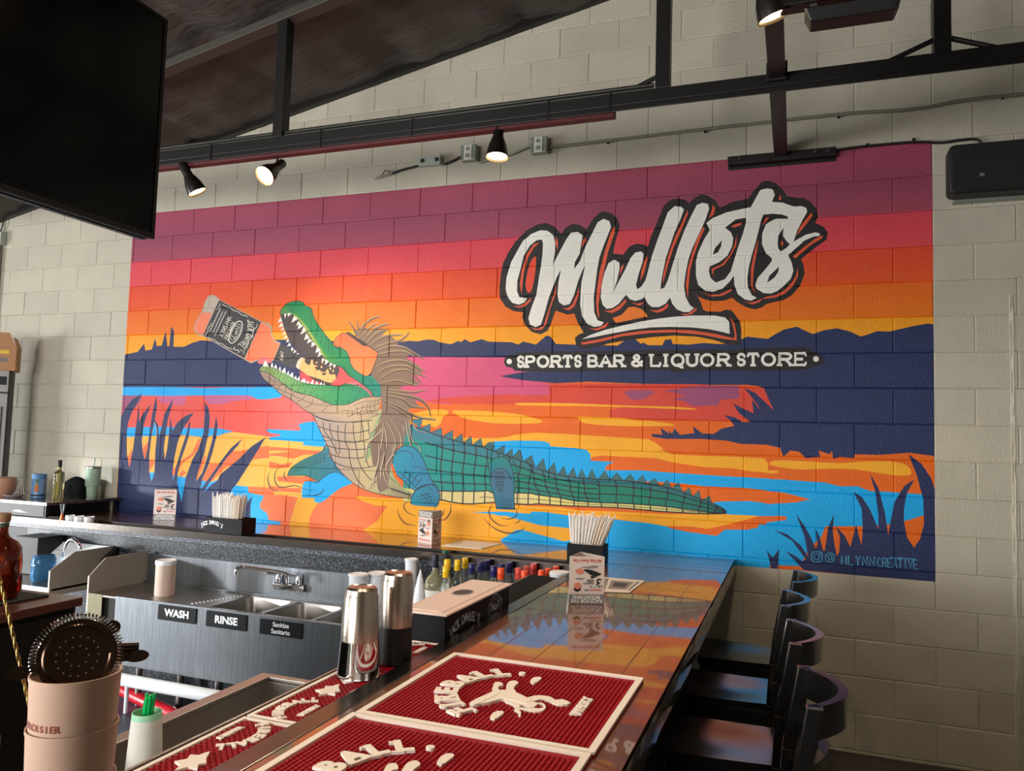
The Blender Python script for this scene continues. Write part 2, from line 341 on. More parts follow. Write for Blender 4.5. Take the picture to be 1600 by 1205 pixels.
P(CYAN, k([(550, 885), (640, 895), (600, 1125), (545, 960)])); P(CYAN, k([(300, 850), (355, 855), (325, 945)])); P(CYAN, k([(765, 922), (865, 938), (960, 900), (800, 1040), (755, 1010)])); P(CYAN, k([(512, 880), (545, 885), (520, 925)]))
P(CYAN, k([(1060, 965), (1190, 978), (1195, 1030), (1330, 1060), (1320, 1100), (1280, 1150), (1340, 1205), (1380, 1300), (960, 1300), (990, 1120)]))
P(SALM, k([(1190, 978), (1420, 990), (1420, 1130), (1330, 1060), (1195, 1030)]))
# reeds on the left
P(NAVY, k([(0, 1330), (30, 520), (50, 345), (95, 270), (150, 200), (237, 143), (200, 220), (150, 310), (115, 410), (103, 500), (104, 680), (125, 810), (160, 640), (180, 480), (195, 380), (208, 230), (215, 330), (213, 400), (245, 330), (320, 235), (290, 320), (255, 420),
           (238, 560), (245, 660), (265, 740), (290, 640), (310, 460), (335, 300), (368, 165), (375, 250), (355, 375), (385, 430), (392, 530), (410, 470), (440, 330), (520, 185), (505, 260), (470, 380), (450, 520), (435, 640), (445, 735), (465, 640), (480, 520), (490, 420),
           (492, 345), (505, 420), (515, 480), (550, 410), (620, 350), (705, 315), (660, 380), (600, 470), (560, 580), (530, 720), (512, 850), (520, 920), (545, 800), (590, 650), (640, 500), (668, 370), (672, 430), (655, 540), (620, 650), (580, 760), (560, 850), (555, 950), (595, 1115),
           (630, 900), (690, 740), (745, 640), (790, 500), (800, 350), (803, 215), (835, 270), (848, 360), (840, 480), (800, 680), (740, 850), (722, 935), (780, 850), (830, 700), (870, 560), (905, 345), (918, 430), (905, 540), (870, 680), (830, 800), (780, 910), (762, 1005),
           (850, 890), (940, 760), (1040, 630), (1140, 548), (1100, 610), (1000, 720), (920, 830), (850, 935), (792, 1035), (860, 960), (935, 915), (880, 1000), (940, 870), (1100, 740), (1220, 620), (1348, 535), (1300, 620), (1200, 780), (1100, 940), (1040, 1010), (1000, 1100), (970, 1330)]))
for gap in ([(352, 392), (325, 520), (305, 700), (305, 850), (325, 935), (350, 850), (360, 650), (372, 530), (375, 470)],):
    P((242, 178, 72), k(gap))
    P(CYAN, k([(305, 852), (350, 852), (325, 935)])); P(CYAN, k([(352, 400), (372, 470), (370, 522), (325, 522)])); P(SALM, k([(306, 745), (335, 735), (355, 740), (350, 765), (305, 840)]))
P(NAVY, k([(1155, 1330), (1180, 1130), (1232, 1060), (1215, 1140), (1210, 1330)]))
# ================================================================ the painted alligator
LINE = (36, 42, 50)
def mixc(a, b, t): return tuple(a[j]*(1-t)+b[j]*t for j in range(3))
def gradx(stops):
    xs = [s[0] for s in stops]
    def f(px):
        return np.array([[np.interp(x, xs, [s[1][j] for s in stops]) for j in range(3)] for x, y in px])
    return f
def grady(stops):
    ys = [s[0] for s in stops]
    def f(px):
        return np.array([[np.interp(y, ys, [s[1][j] for s in stops]) for j in range(3)] for x, y in px])
    return f
kb = K(640, 630, 6.025); kt = K(800, 600, 4); kn = K(400, 640, 5.714); kj = K(400, 550, 8); kh = K(400, 460, 8)
# far front foot
FOOT = kn([(620, 318), (645, 330), (660, 420), (760, 540), (800, 595), (720, 560), (660, 570), (600, 610), (560, 640), (530, 630), (470, 600), (420, 590), (280, 590), (300, 540), (340, 500), (420, 450), (520, 405), (590, 370)])
P(gradx([(450, (36, 122, 112)), (530, (46, 120, 150))]), FOOT)
S(LINE, FOOT[-6:]+FOOT[:1], .9); S(LINE, FOOT[2:13], .9)
for i in range(3): S(LINE, kn([(300+i*20, 545+i*18-i*10), (400, 480+i*22), (520, 430+i*26), (620, 395+i*30)]), .6)
for i in range(10):
    x = 330+i*30; S(LINE, kn([(x, 520-i*14), (x+14, 520-i*14+45+i*3)]), .6, 0)
# body and tail
BACK = kb([(-60, 170), (20, 205), (90, 235), (200, 280), (330, 325), (450, 360), (570, 390), (700, 420), (830, 465), (950, 505), (1050, 545), (1170, 592)])+kt([(100, 510), (200, 545), (300, 570), (420, 590), (600, 600), (700, 605), (850, 625), (1000, 655), (1100, 690), (1180, 720), (1260, 750), (1320, 780), (1340, 800)])
BELLY = kb([(-60, 930), (100, 925), (280, 910), (380, 930), (480, 945), (600, 950), (800, 935), (1000, 950), (1150, 955)])+kt([(160, 750), (300, 760), (430, 765), (560, 770), (720, 778), (900, 795), (1060, 805), (1200, 812), (1325, 810), (1340, 802)])
SCUTE = kb([(-60, 800), (100, 815), (280, 825), (400, 830), (530, 830), (660, 830), (740, 825), (800, 850), (1000, 845), (1150, 850)])+kt([(150, 692), (300, 712), (400, 732), (550, 742), (720, 748), (950, 765), (1100, 785), (1250, 802), (1340, 803)])
spikes = [kb(t) for t in ([(15, 165), (40, 150), (120, 152), (100, 240)], [(100, 238), (195, 195), (195, 275)], [(205, 275), (300, 235), (305, 312)], [(310, 312), (405, 255), (410, 345)], [(415, 345), (495, 290), (505, 372)], [(510, 372), (580, 310), (590, 392)],
          [(590, 395), (670, 330), (692, 418)], [(695, 415), (740, 372), (795, 365), (800, 455)], [(800, 450), (895, 395), (890, 485)], [(900, 485), (968, 425), (970, 510)], [(975, 510), (1045, 435), (1065, 550)], [(1070, 550), (1150, 490), (1175, 592)])]
spikes += [kt(t) for t in ([(0, 462), (45, 410), (68, 490)], [(75, 500), (125, 452), (145, 520)], [(150, 522), (195, 465), (215, 548)], [(215, 550), (265, 490), (280, 565)], [(285, 568), (325, 512), (345, 578)], [(345, 580), (385, 522), (405, 588)], [(410, 590), (435, 530), (465, 594)],
           [(470, 594), (500, 533), (530, 598)], [(535, 598), (580, 543), (615, 602)], [(610, 602), (655, 555), (700, 606)], [(700, 606), (740, 563), (775, 614)], [(775, 614), (815, 570), (845, 625)], [(845, 625), (890, 590), (930, 642)], [(930, 642), (970, 600), (1000, 656)], [(995, 656), (1040, 615), (1070, 682)],
           [(1065, 682), (1110, 648), (1125, 702)], [(1130, 702), (1170, 665), (1180, 722)], [(1190, 725), (1235, 700), (1250, 748)])]
for t in spikes:
    P(gradx([(640, (52, 118, 138)), (820, (56, 98, 104)), (1150, (60, 118, 116))]), t); S(LINE, t, .8, 0)
BODYC = gradx([(600, (30, 140, 130)), (700, (20, 140, 138)), (830, (14, 128, 110)), (1000, (12, 122, 98)), (1140, (28, 112, 110))])
P(BODYC, BACK+BELLY[::-1])
def lerp_curve(A, B, t, n=60):
    def rs(C):
        d = [0]
        for i in range(1, len(C)): d.append(d[-1]+math.hypot(C[i][0]-C[i-1][0], C[i][1]-C[i-1][1]))
        d = np.array(d)/d[-1]; u = np.linspace(0, 1, n); c = np.array(C)
        return np.stack([np.interp(u, d, c[:, 0]), np.interp(u, d, c[:, 1])], 1)
    a, b = rs(A), rs(B); return [tuple(p) for p in a*(1-t)+b*t]
BLUET = gradx([(600, (52, 124, 150)), (820, (44, 118, 128)), (1140, (34, 104, 112))])
P(BLUET, lerp_curve(BACK, SCUTE, 0)+lerp_curve(BACK, SCUTE, .2)[::-1])
P(gradx([(640, (206, 196, 130)), (800, (214, 196, 140)), (860, (222, 210, 120)), (1130, (206, 206, 132))]), SCUTE+BELLY[::-1])
for t in (.2, .42, .64, .84): S(LINE, lerp_curve(BACK, SCUTE, t)[4:37], 1.8, 0)
for t in (.26, .62): S(LINE, lerp_curve(BACK, SCUTE, t)[36:], 1.8, 0)
S(LINE, SCUTE[1:], 1.9, 2); S(LINE, lerp_curve(SCUTE, BELLY, .5)[14:], .9, 0); S(LINE, BACK[1:], 1.7, 2); S(LINE, BELLY[1:], 2.0, 2)
cb = [lerp_curve(BACK, SCUTE, t, 120) for t in (0, .2, .42, .64, .84, 1)]; cy = [lerp_curve(SCUTE, BELLY, t, 120) for t in (0, .5, 1)]
tb3 = [lerp_curve(BACK, SCUTE, t, 120) for t in (0, .26, .62, 1)]
col_i = 14
while col_i < 117:
    cv = cb if col_i < 72 else tb3; pts = [c[col_i] for c in cv]
    amp = 1.6 if col_i < 72 else 2.4
    S(LINE, [(x+amp*math.sin(i*1.6), y) for i, (x, y) in enumerate(pts)], 1.8, 3)
    S(LINE, [c[col_i] for c in cy], 1.9, 0)
    for (x, y) in pts[1:-1]: P(LINE, [(x-2.4, y), (x, y-2.4), (x+2.4, y), (x, y+2.4)])
    col_i += 4 if col_i < 56 else (5 if col_i < 72 else 6)
# tan throat and chest
THROAT = kj([(690, 770), (730, 820), (790, 960), (850, 1090), (880, 1200)])+kn([(640, 330), (680, 440), (720, 510), (790, 590), (870, 660), (970, 715), (1100, 755), (1250, 780), (1380, 795), (1400, 750), (1300, 690), (1230, 600), (1200, 480), (1180, 300), (1130, 0), (700, 0)])
P(gradx([(480, (166, 148, 146)), (540, (176, 156, 138)), (575, (196, 178, 132)), (600, (170, 164, 122)), (640, (150, 138, 112))]), THROAT)
P((134, 168, 118), kn([(1130, 0), (1135, 100), (1110, 300), (1060, 380), (960, 480), (1000, 380), (1030, 200), (1100, 60)]))
P((150, 170, 118), kn([(1130, 300), (1190, 500), (1230, 600), (1300, 690), (1400, 750), (1350, 750), (1220, 650), (1150, 520), (1100, 400)]))
S(LINE, kj([(690, 770), (730, 820), (790, 960), (850, 1090)])+kn([(640, 330), (680, 440), (720, 510), (790, 590), (870, 660), (970, 715), (1100, 755), (1250, 780), (1380, 795)]), 1.1)
rows = [[(530, 60), (620, 95), (760, 112), (900, 112), (1040, 95)], [(560, 150), (640, 180), (740, 200), (880, 210), (1010, 185)], [(590, 230), (680, 265), (800, 290), (900, 290), (1010, 265)], [(620, 320), (720, 345), (830, 355), (960, 355), (1020, 335)],
        [(650, 395), (740, 425), (830, 432), (910, 435), (990, 420)], [(700, 470), (780, 505), (850, 520), (940, 525), (1050, 508)]]
for r in rows: S(LINE, kn(r), 1.25)
for c in ([(600, 110), (610, 190), (660, 260), (700, 340), (740, 420)], [(735, 140), (730, 220), (745, 300), (745, 395)], [(660, 120), (665, 200), (690, 260)], [(800, 130), (795, 200), (800, 290), (830, 360), (835, 430), (855, 520)], [(870, 110), (870, 200), (885, 290), (900, 360), (910, 440), (945, 530)],
          [(940, 100), (955, 180), (960, 260), (970, 350), (975, 420), (1010, 520)], [(1000, 100), (1010, 180), (1010, 260)], [(855, 520), (900, 620), (970, 700)], [(945, 530), (1020, 620), (1150, 690), (1380, 770)], [(1090, 640), (1200, 700), (1380, 760)]): S(LINE, kn(c), 1.2)
# bottle being poured into the mouth
kk = K(290, 450, 8.606)
P((176, 158, 142), kk([(300, 110), (330, 95), (370, 95), (420, 120), (470, 165), (1030, 455), (1120, 475), (1160, 520), (1165, 640), (1195, 700), (1280, 740), (1180, 985), (1070, 960), (990, 970), (880, 1015), (780, 960), (240, 650), (140, 620), (105, 545), (130, 460), (215, 320), (250, 200)]))
P((238, 128, 92), kk([(220, 330), (352, 335), (240, 630), (155, 605), (118, 545), (140, 470)])); P((186, 170, 156), kk([(320, 105), (380, 105), (445, 165), (350, 325), (230, 322), (260, 200)]))
P((238, 124, 84), kk([(1010, 470), (1100, 495), (1140, 540), (1150, 650), (1190, 715), (1265, 755), (1175, 970), (1070, 945), (985, 955), (870, 1000), (800, 945)]))
P((214, 112, 120), kk([(960, 1000), (1020, 940), (1090, 930), (1160, 975), (1150, 1010), (1000, 1025)]))
S((190, 120, 90), kk([(1110, 495), (1090, 640), (1095, 730), (1060, 940)]), .8)
P((62, 62, 64), kk([(1275, 745), (1400, 810), (1545, 920), (1480, 1090), (1320, 1040), (1180, 975)]))
P((58, 56, 56), kk([(452, 165), (1015, 460), (788, 945), (235, 635)]))
# --- stroke lettering
def arc(cx, cy, rx, ry, a0, a1, n=9):
    return [(cx+rx*math.cos(R_(a0+(a1-a0)*i/(n-1))), cy+ry*math.sin(R_(a0+(a1-a0)*i/(n-1)))) for i in range(n)]
GL = {  # strokes in a 0..1 box, y up
 'A': [[(0, 0), (.5, 1), (1, 0)], [(.2, .35), (.8, .35)]], 'B': [[(0, 0), (0, 1), (.6, 1)]+arc(.6, .76, .3, .24, 90, -90, 6)+[(0, .52), (.65, .52)]+arc(.65, .26, .32, .26, 90, -90, 6)+[(0, 0)]],
 'C': [arc(.55, .5, .5, .5, 50, 310)], 'D': [[(0, 0), (0, 1), (.45, 1)]+arc(.45, .5, .5, .5, 90, -90)+[(0, 0)]], 'E': [[(1, 1), (0, 1), (0, 0), (1, 0)], [(0, .5), (.75, .5)]],
 'H': [[(0, 0), (0, 1)], [(1, 0), (1, 1)], [(0, .5), (1, .5)]], 'I': [[(.5, 0), (.5, 1)]], 'J': [[(.8, 1), (.8, .3)]+arc(.45, .3, .35, .3, 0, -170, 6)], 'K': [[(0, 0), (0, 1)], [(1, 1), (0, .4)], [(.3, .6), (1, 0)]],
 'L': [[(0, 1), (0, 0), (1, 0)]], 'M': [[(0, 0), (.05, 1), (.5, .3), (.95, 1), (1, 0)]], 'N': [[(0, 0), (0, 1), (1, 0), (1, 1)]], 'O': [arc(.5, .5, .5, .5, 90, 450, 15)], 'P': [[(0, 0), (0, 1), (.6, 1)]+arc(.6, .74, .38, .26, 90, -90, 6)+[(0, .48)]],
 'Q': [arc(.5, .5, .5, .5, 90, 450, 15), [(.5, .2), (.75, -.12), (1, -.15)]], 'R': [[(0, 0), (0, 1), (.6, 1)]+arc(.6, .75, .35, .25, 90, -90, 6)+[(0, .5)], [(.5, .5), (.95, 0)]],
 'S': [arc(.5, .74, .45, .26, 30, 270, 8)+arc(.5, .25, .47, .25, 90, -150, 8)], 'T': [[(.5, 0), (.5, 1)], [(0, 1), (1, 1)]], 'U': [[(0, 1), (0, .35)]+arc(.5, .35, .5, .35, 180, 360, 8)+[(1, .35), (1, 1)]], 'V': [[(0, 1), (.5, 0), (1, 1)]],
 'W': [[(0, 1), (.25, 0), (.5, .7), (.75, 0), (1, 1)]], 'Y': [[(0, 1), (.5, .5), (1, 1)], [(.5, .5), (.5, 0)]], "'": [[(.5, 1.1), (.4, .8)]], '7': [[(0, 1), (1, 1), (.4, 0)]], 'o': [arc(.5, .7, .45, .3, 90, 450, 11)], '.': [[(.3, 0), (.6, .08)]], ' ': [],
 '&': [[(1, 0), (.25, .72)]+arc(.45, .8, .24, .2, 200, -30, 8)+[(.15, .35)]+arc(.42, .24, .38, .24, 140, 350, 8)+[(1, .5)]],
}
SERIF = {'P': [(0, 0)], 'R': [(0, 0), (.98, 0)], 'T': [(.5, 0)], 'B': [], 'A': [(0, 0), (1, 0)], 'L': [(.0, 1)], 'I': [(.5, 0), (.5, 1)], 'U': [(0, 1), (1, 1)], 'E': [], 'S': [], 'O': [], 'Q': []}
def letter(col, ch, o, ex, ey, w, serif=False):    # o: pixel of lower-left; ex, ey: pixel vectors of the letter box
    T = lambda p: (o[0]+ex[0]*p[0]+ey[0]*p[1], o[1]+ex[1]*p[0]+ey[1]*p[1])
    for st in GL[ch]: S(col, [T(p) for p in st], w, 0)
    if serif:
        for (x, y) in SERIF.get(ch, []):
            S(col, [T((x-.28, y)), T((x+.28, y))], w*.7, 0)
def line_text(col, txt, p0, p1, h, w, serif=False, gap=.28):   # baseline p0 -> p1, up vector h (pixels)
    n = len(txt); dx, dy = (p1[0]-p0[0])/n, (p1[1]-p0[1])/n
    for i, ch in enumerate(txt):
        letter(col, ch, (p0[0]+dx*(i+gap/2), p0[1]+dy*(i+gap/2)), (dx*(1-gap), dy*(1-gap)), h, w, serif)
CREAM = (226, 220, 206)
lu = np.array([(788-1015)/8.606, (945-460)/8.606])        # along the label's reading direction
lv = np.array([(1015-452)/8.606, (460-165)/8.606])        # towards the neck: up for the lettering
lo = np.array(kk([(452, 165)])[0])
def LP(a, b): return tuple(lo+lu*a+lv*b)
for a0, a1, b, h, w, t in ((.30, .82, .44, .085, .9, 'TENNESSEE'), (.24, .80, .31, .09, 1.0, 'WHISKEY'), (.16, .86, .215, .03, .5, 'HHHHHHHHHHHH'), (.2, .8, .155, .03, .5, 'HHHHHHHHHH'), (.16, .8, .08, .035, .6, 'HHHHHHHHH')):
    line_text(CREAM, t, LP(a0, b), LP(a1, b), tuple(lv*h), w)
jd = "JACK DANIEL'S"
for i, ch in enumerate(jd):
    t = (i+.5)/len(jd); a = .1+.82*t; b = .72+.13*math.sin(math.pi*t)-.02
    th = .55*math.cos(math.pi*t); ex = lu*.052*math.cos(th*.6)+lv*.03*math.sin(th); ey = lv*.14*math.cos(th*.4)-lu*.10*math.sin(th*.8)
    letter(CREAM, ch, tuple(np.array(LP(a-.028, b))), tuple(ex), tuple(ey), 1.15)
S(CREAM, [LP(.52+.30*math.cos(q*math.pi/12), .60+.105*math.sin(q*math.pi/12)) for q in range(25)], 1.6, 0)
S(CREAM, [LP(.52+.22*math.cos(q*math.pi/12), .60+.075*math.sin(q*math.pi/12)) for q in range(25)], .6, 0)
line_text(CREAM, 'No7', LP(.36, .565), LP(.70, .565), tuple(lv*.075), 1.1)
for side in (.05, .95):
    S(CREAM, [LP(side+.012*math.sin(q*1.3), .1+.6*q/14) for q in range(15)], .9, 2)
S(CREAM, [LP(.06+.88*q/14, .045+.012*math.sin(q*1.4)) for q in range(4)], .8, 2); S(CREAM, [LP(.6+.35*q/8, .05+.012*math.sin(q*1.5)) for q in range(9)], .8, 2)
S(CREAM, [LP(.08+.84*q/14, .94+.016*math.sin(q*1.4)) for q in range(15)], .8, 2)
line_text(CREAM, 'No7', kk([(1275, 845)])[0], kk([(1255, 960)])[0], (5.2, 2.6), .9)
# lower jaw
P(gradx([(405, (146, 124, 112)), (470, (168, 144, 128)), (560, (190, 166, 136)), (596, (170, 146, 118))]), kj([(45, 240), (70, 300), (130, 370), (220, 440), (290, 510), (420, 585), (500, 640), (600, 720), (690, 770), (900, 800), (1240, 840), (1520, 800), (1565, 560), (1500, 565), (1350, 570), (1250, 610), (1150, 655), (1000, 665), (900, 640), (700, 550), (550, 520), (440, 470), (330, 390), (220, 310), (130, 255)]))
JT = [(45, 235), (50, 200), (80, 180), (160, 180), (260, 215), (380, 275), (470, 330), (560, 375), (680, 405), (850, 410), (960, 420), (1050, 425), (1130, 390), (1250, 400), (1350, 440), (1430, 500), (1480, 555)]
JB = [(1480, 555), (1350, 570), (1250, 610), (1150, 655), (1000, 665), (900, 640), (700, 550), (550, 520), (440, 470), (330, 390), (220, 310), (130, 255), (45, 240)]
# mouth inside
P((66, 56, 58), kh([(305, 255), (360, 228), (450, 235), (520, 290), (620, 420), (700, 560), (780, 680), (850, 790), (950, 870), (1030, 890), (1045, 960), (1030, 1040), (980, 1115), (930, 1140), (850, 1130), (700, 1120), (560, 1060), (545, 960), (500, 900), (540, 820), (600, 790), (480, 670), (400, 540), (345, 400)]))
P((230, 78, 82), kh([(1025, 880), (1090, 930), (1160, 1010), (1250, 1070), (1350, 1110), (1400, 1170), (1250, 1150), (1130, 1110), (1040, 1150), (920, 1150), (1000, 1060), (1045, 960)]))
P((206, 70, 76), kh([(545, 960), (640, 1010), (740, 1080), (860, 1130), (700, 1125), (560, 1070)]))
P((244, 168, 108), kh([(500, 900), (520, 840), (560, 790), (610, 800), (610, 850), (680, 870), (690, 820), (710, 815), (715, 880), (760, 890), (800, 950), (840, 980), (880, 960), (880, 940), (900, 935), (920, 1000), (990, 1000), (1000, 1060), (940, 1110), (860, 1090), (800, 1060), (700, 1030), (640, 1010), (560, 950)]))
P((222, 190, 170), kh([(498, 900), (520, 835), (560, 785), (600, 795), (560, 850), (545, 930), (520, 930)]))
for d in ((755, 855), (830, 850), (930, 930), (965, 960), (850, 985), (820, 910), (985, 1035), (935, 1040)): P((246, 190, 116), kh([(d[0]-14, d[1]), (d[0], d[1]-20), (d[0]+12, d[1]), (d[0], d[1]+16)]))
P((60, 54, 56), kh([(610, 850), (650, 820), (690, 850), (660, 890)])); P((60, 54, 56), kh([(730, 910), (790, 900), (800, 945), (760, 950)])); P((60, 54, 56), kh([(820, 990), (870, 975), (880, 1000), (840, 1015)]))
P(gradx([(405, (136, 152, 86)), (450, (108, 156, 94)), (520, (52, 146, 92)), (580, (30, 134, 104))]), kj(JT+JB))
S(LINE, kj(JT), 1.0, 2); S(LINE, kj(JB), 1.0, 2); S(LINE, kj([(45, 240), (70, 300), (130, 370), (220, 440), (290, 510), (420, 585), (500, 640), (600, 720), (690, 770)]), 1.0, 2)
P((226, 112, 124), kj([(1130, 392), (1250, 370), (1350, 420), (1430, 490), (1470, 550), (1440, 545), (1350, 460), (1250, 415)]))
S(LINE, kj([(1250, 402), (1350, 445), (1430, 515), (1480, 556)]), .8, 2)
rr = random.Random(3)
for i in range(34):     # wrinkles hanging from the lip of the lower jaw
    t = i/33; x = 90+1300*t; yt = float(np.interp(x, [p[0] for p in JT], [p[1] for p in JT])); l = 45+rr.random()*50
    S(LINE, kj([(x, yt+2), (x-6-10*t, yt+l*.5), (x-22, yt+l)]), .6, 2)
    yb = float(np.interp(x, [p[0] for p in JB[::-1]], [p[1] for p in JB[::-1]]))
    if i % 2 and x < 1250: S(LINE, kj([(x, yb-4), (x+8, yb-30), (x+6, yb-60)]), .6, 2)
for c in ([(130, 310), (220, 365), (350, 410), (420, 470), (600, 520)], [(220, 440), (370, 500), (560, 590), (740, 655), (960, 670)], [(180, 310), (170, 360), (130, 372)], [(240, 345), (225, 395), (205, 425)], [(320, 400), (290, 440), (270, 490)], [(370, 430), (370, 490), (340, 525)],
          [(480, 500), (450, 550), (425, 585)], [(620, 550), (570, 600), (510, 625)], [(710, 590), (690, 660), (610, 695)], [(890, 680), (850, 730), (820, 745)], [(820, 650), (900, 620)], [(1060, 740), (1150, 735), (1240, 745)], [(1150, 815), (1240, 770), (1360, 740), (1490, 735)],
          [(1220, 675), (1350, 620), (1480, 615), (1560, 590)], [(1240, 720), (1350, 690), (1460, 680), (1540, 640)], [(1290, 790), (1390, 760), (1500, 735), (1555, 700)], [(1140, 740), (1145, 790)], [(1200, 740), (1205, 800)], [(1260, 690), (1270, 790)], [(1340, 640), (1330, 710), (1290, 780)],
          [(1400, 640), (1380, 700), (1400, 760)], [(1440, 620), (1420, 690), (1450, 770)], [(1490, 615), (1480, 680), (1500, 730)], [(1530, 600), (1525, 660)], [(730, 790), (850, 840), (1100, 880), (1350, 850), (1540, 780)]): S(LINE, kj(c), .7, 3)
for t in ([(80, 178), (120, 95), (160, 184)], [(175, 184), (205, 125), (220, 194)], [(220, 198), (250, 150), (270, 214)], [(280, 220), (305, 175), (315, 248)], [(315, 246), (365, 190), (375, 274)], [(380, 278), (410, 230), (415, 294)], [(410, 294), (460, 250), (470, 330)], [(470, 330), (500, 295), (515, 350)],
          [(505, 350), (545, 300), (550, 366)], [(550, 370), (605, 325), (635, 392)], [(630, 390), (655, 350), (665, 400)], [(670, 400), (715, 340), (725, 406)], [(725, 406), (765, 360), (780, 410)], [(785, 410), (820, 370), (830, 412)], [(835, 412), (855, 380), (864, 414)]):
    P((226, 222, 220), kj(t)); S(LINE, kj(t), .45, 0)
# upper jaw
UJ = kh([(300, 240), (320, 180), (380, 120), (450, 90), (540, 80), (590, 100), (610, 140), (660, 155), (700, 190), (715, 260), (740, 320), (790, 400), (870, 510), (940, 590), (980, 650), (1060, 665), (1130, 710), (1165, 780), (1180, 860), (1230, 930), (1300, 980), (1400, 1020), (1450, 1010), (1520, 1060), (1560, 1150), (1572, 1240), (1550, 1282),
         (1480, 1280), (1430, 1210), (1350, 1140), (1250, 1070), (1150, 1010), (1090, 930), (1010, 885), (900, 850), (840, 780), (760, 660), (680, 540), (600, 410), (520, 300), (440, 240), (360, 235), (310, 255)])
def ujc(px):
    out = []
    for x, y in px:
        t = max(0, min(1, (x-437-(y-470)*.85+26)/60)); out.append(mixc((116, 148, 62), (14, 124, 74), min(1, t*1.6)) if x < 545 else mixc((20, 126, 84), (16, 130, 122), min(1, (x-545)/50)))
    return np.array(out)
P(ujc, UJ); S(LINE, UJ+UJ[:1], 1.1, 0)
P((134, 154, 66), kh([(445, 245), (525, 305), (605, 415), (685, 545), (765, 665), (845, 785), (905, 850), (880, 800), (800, 660), (720, 530), (640, 410), (570, 320), (500, 255)]))
for c in ([(420, 150), (430, 185), (415, 225)], [(460, 170), (450, 210)], [(610, 140), (560, 150), (540, 170)], [(660, 160), (690, 230), (680, 330)], [(700, 300), (690, 400), (690, 470)], [(760, 430), (765, 480), (740, 540)], [(810, 480), (820, 560), (800, 620)], [(850, 500), (880, 580), (860, 660)],
          [(900, 560), (910, 640), (900, 720)], [(935, 600), (950, 680), (950, 740)], [(1000, 660), (1050, 720), (1060, 790)], [(980, 650), (1040, 690), (1075, 760)], [(1090, 900), (1130, 960), (1180, 1000)], [(1340, 1040), (1360, 1080), (1350, 1110)], [(1390, 1060), (1440, 1090), (1455, 1130)], [(1420, 1180), (1470, 1190), (1520, 1190)]): S(LINE, kh(c), .7, 3)
for t in ([(350, 240), (385, 235), (365, 310)], [(395, 230), (450, 240), (400, 285)], [(480, 265), (525, 310), (440, 360)], [(530, 330), (555, 360), (500, 400)], [(545, 350), (590, 400), (520, 440)], [(600, 400), (630, 460), (550, 510)], [(630, 480), (670, 545), (600, 575)], [(660, 550), (705, 580), (635, 620)], [(700, 590), (750, 625), (690, 665)],
          [(765, 650), (815, 705), (740, 735)], [(790, 715), (830, 745), (770, 790)], [(830, 790), (870, 825), (820, 840)], [(870, 810), (915, 840), (860, 885)], [(925, 855), (960, 870), (915, 915)], [(960, 875), (1005, 880), (975, 930)],
          [(310, 280), (330, 340), (270, 360)], [(330, 345), (345, 400), (275, 415)], [(345, 405), (355, 440), (300, 465)], [(355, 450), (375, 490), (322, 520)], [(380, 500), (395, 545), (335, 570)], [(400, 555), (415, 590), (370, 605)], [(420, 600), (440, 640), (385, 655)], [(445, 650), (475, 690), (440, 715)], [(480, 690), (510, 720), (460, 740)], [(515, 730), (545, 745), (510, 755)]):
    P((224, 218, 208), kh(t)); S(LINE, kh(t), .45, 0)
# hair: mass, then light and dark locks
kr = K(540, 480, 6.027); kl = K(560, 600, 6.69)
HAIR = (122, 100, 84); HL = (182, 160, 124); HD = (88, 72, 64)
P(HAIR, kr([(90, 260), (130, 200), (200, 190), (230, 230), (330, 200), (400, 210), (330, 280), (420, 270), (500, 330), (480, 370), (600, 390), (640, 440), (560, 470), (700, 560), (720, 640), (620, 640), (700, 730), (560, 740), (480, 780), (640, 860), (700, 950), (540, 960), (640, 1040), (560, 1060), (520, 1205), (480, 1400), (380, 1500), (260, 1500), (230, 1300), (340, 1000), (330, 740), (240, 640), (300, 430), (210, 370)]))
P((128, 108, 96), kl([(255, 50), (480, 60), (540, 330), (480, 600), (400, 680), (340, 860), (300, 1100), (220, 1140), (190, 1000), (210, 640), (255, 360)]))
for c, w in (([(110, 270), (70, 190), (18, 115)], 5), ([(115, 240), (115, 170), (95, 105)], 4), ([(130, 250), (170, 170), (250, 110), (335, 85)], 6), ([(150, 280), (220, 200), (300, 150)], 5), ([(170, 310), (270, 210), (350, 170), (420, 160)], 6), ([(200, 340), (300, 240), (410, 210)], 6), ([(230, 360), (330, 290), (430, 265), (540, 262)], 6),
             ([(260, 390), (400, 340), (520, 310), (605, 235)], 6), ([(300, 410), (420, 370), (540, 380), (640, 430), (745, 495)], 7), ([(300, 450), (430, 420), (560, 420), (660, 470)], 5), ([(290, 560), (420, 510), (560, 510), (680, 570), (750, 610)], 7), ([(300, 620), (420, 560), (580, 560), (660, 620), (760, 655)], 6), ([(320, 680), (460, 600), (600, 600), (700, 700), (720, 730)], 6),
             ([(330, 720), (480, 690), (600, 720), (680, 745)], 5), ([(360, 770), (520, 790), (640, 800), (760, 780)], 5), ([(380, 800), (560, 830), (700, 870), (780, 950), (800, 1030)], 8), ([(370, 830), (520, 860), (620, 930), (750, 950)], 7), ([(370, 880), (480, 930), (600, 1000), (700, 1040), (850, 1060)], 8), ([(400, 920), (480, 960), (580, 1030), (640, 1060)], 6)):
    S(HAIR, kr(c), w*1.2, 4, 2); S((156, 132, 100), [(x-.4, y-.8) for x, y in kr(c)], w*.42, 4, 1); S(HD, [(x+.5, y+1.2) for x, y in kr(c)], w*.34, 4, 1)
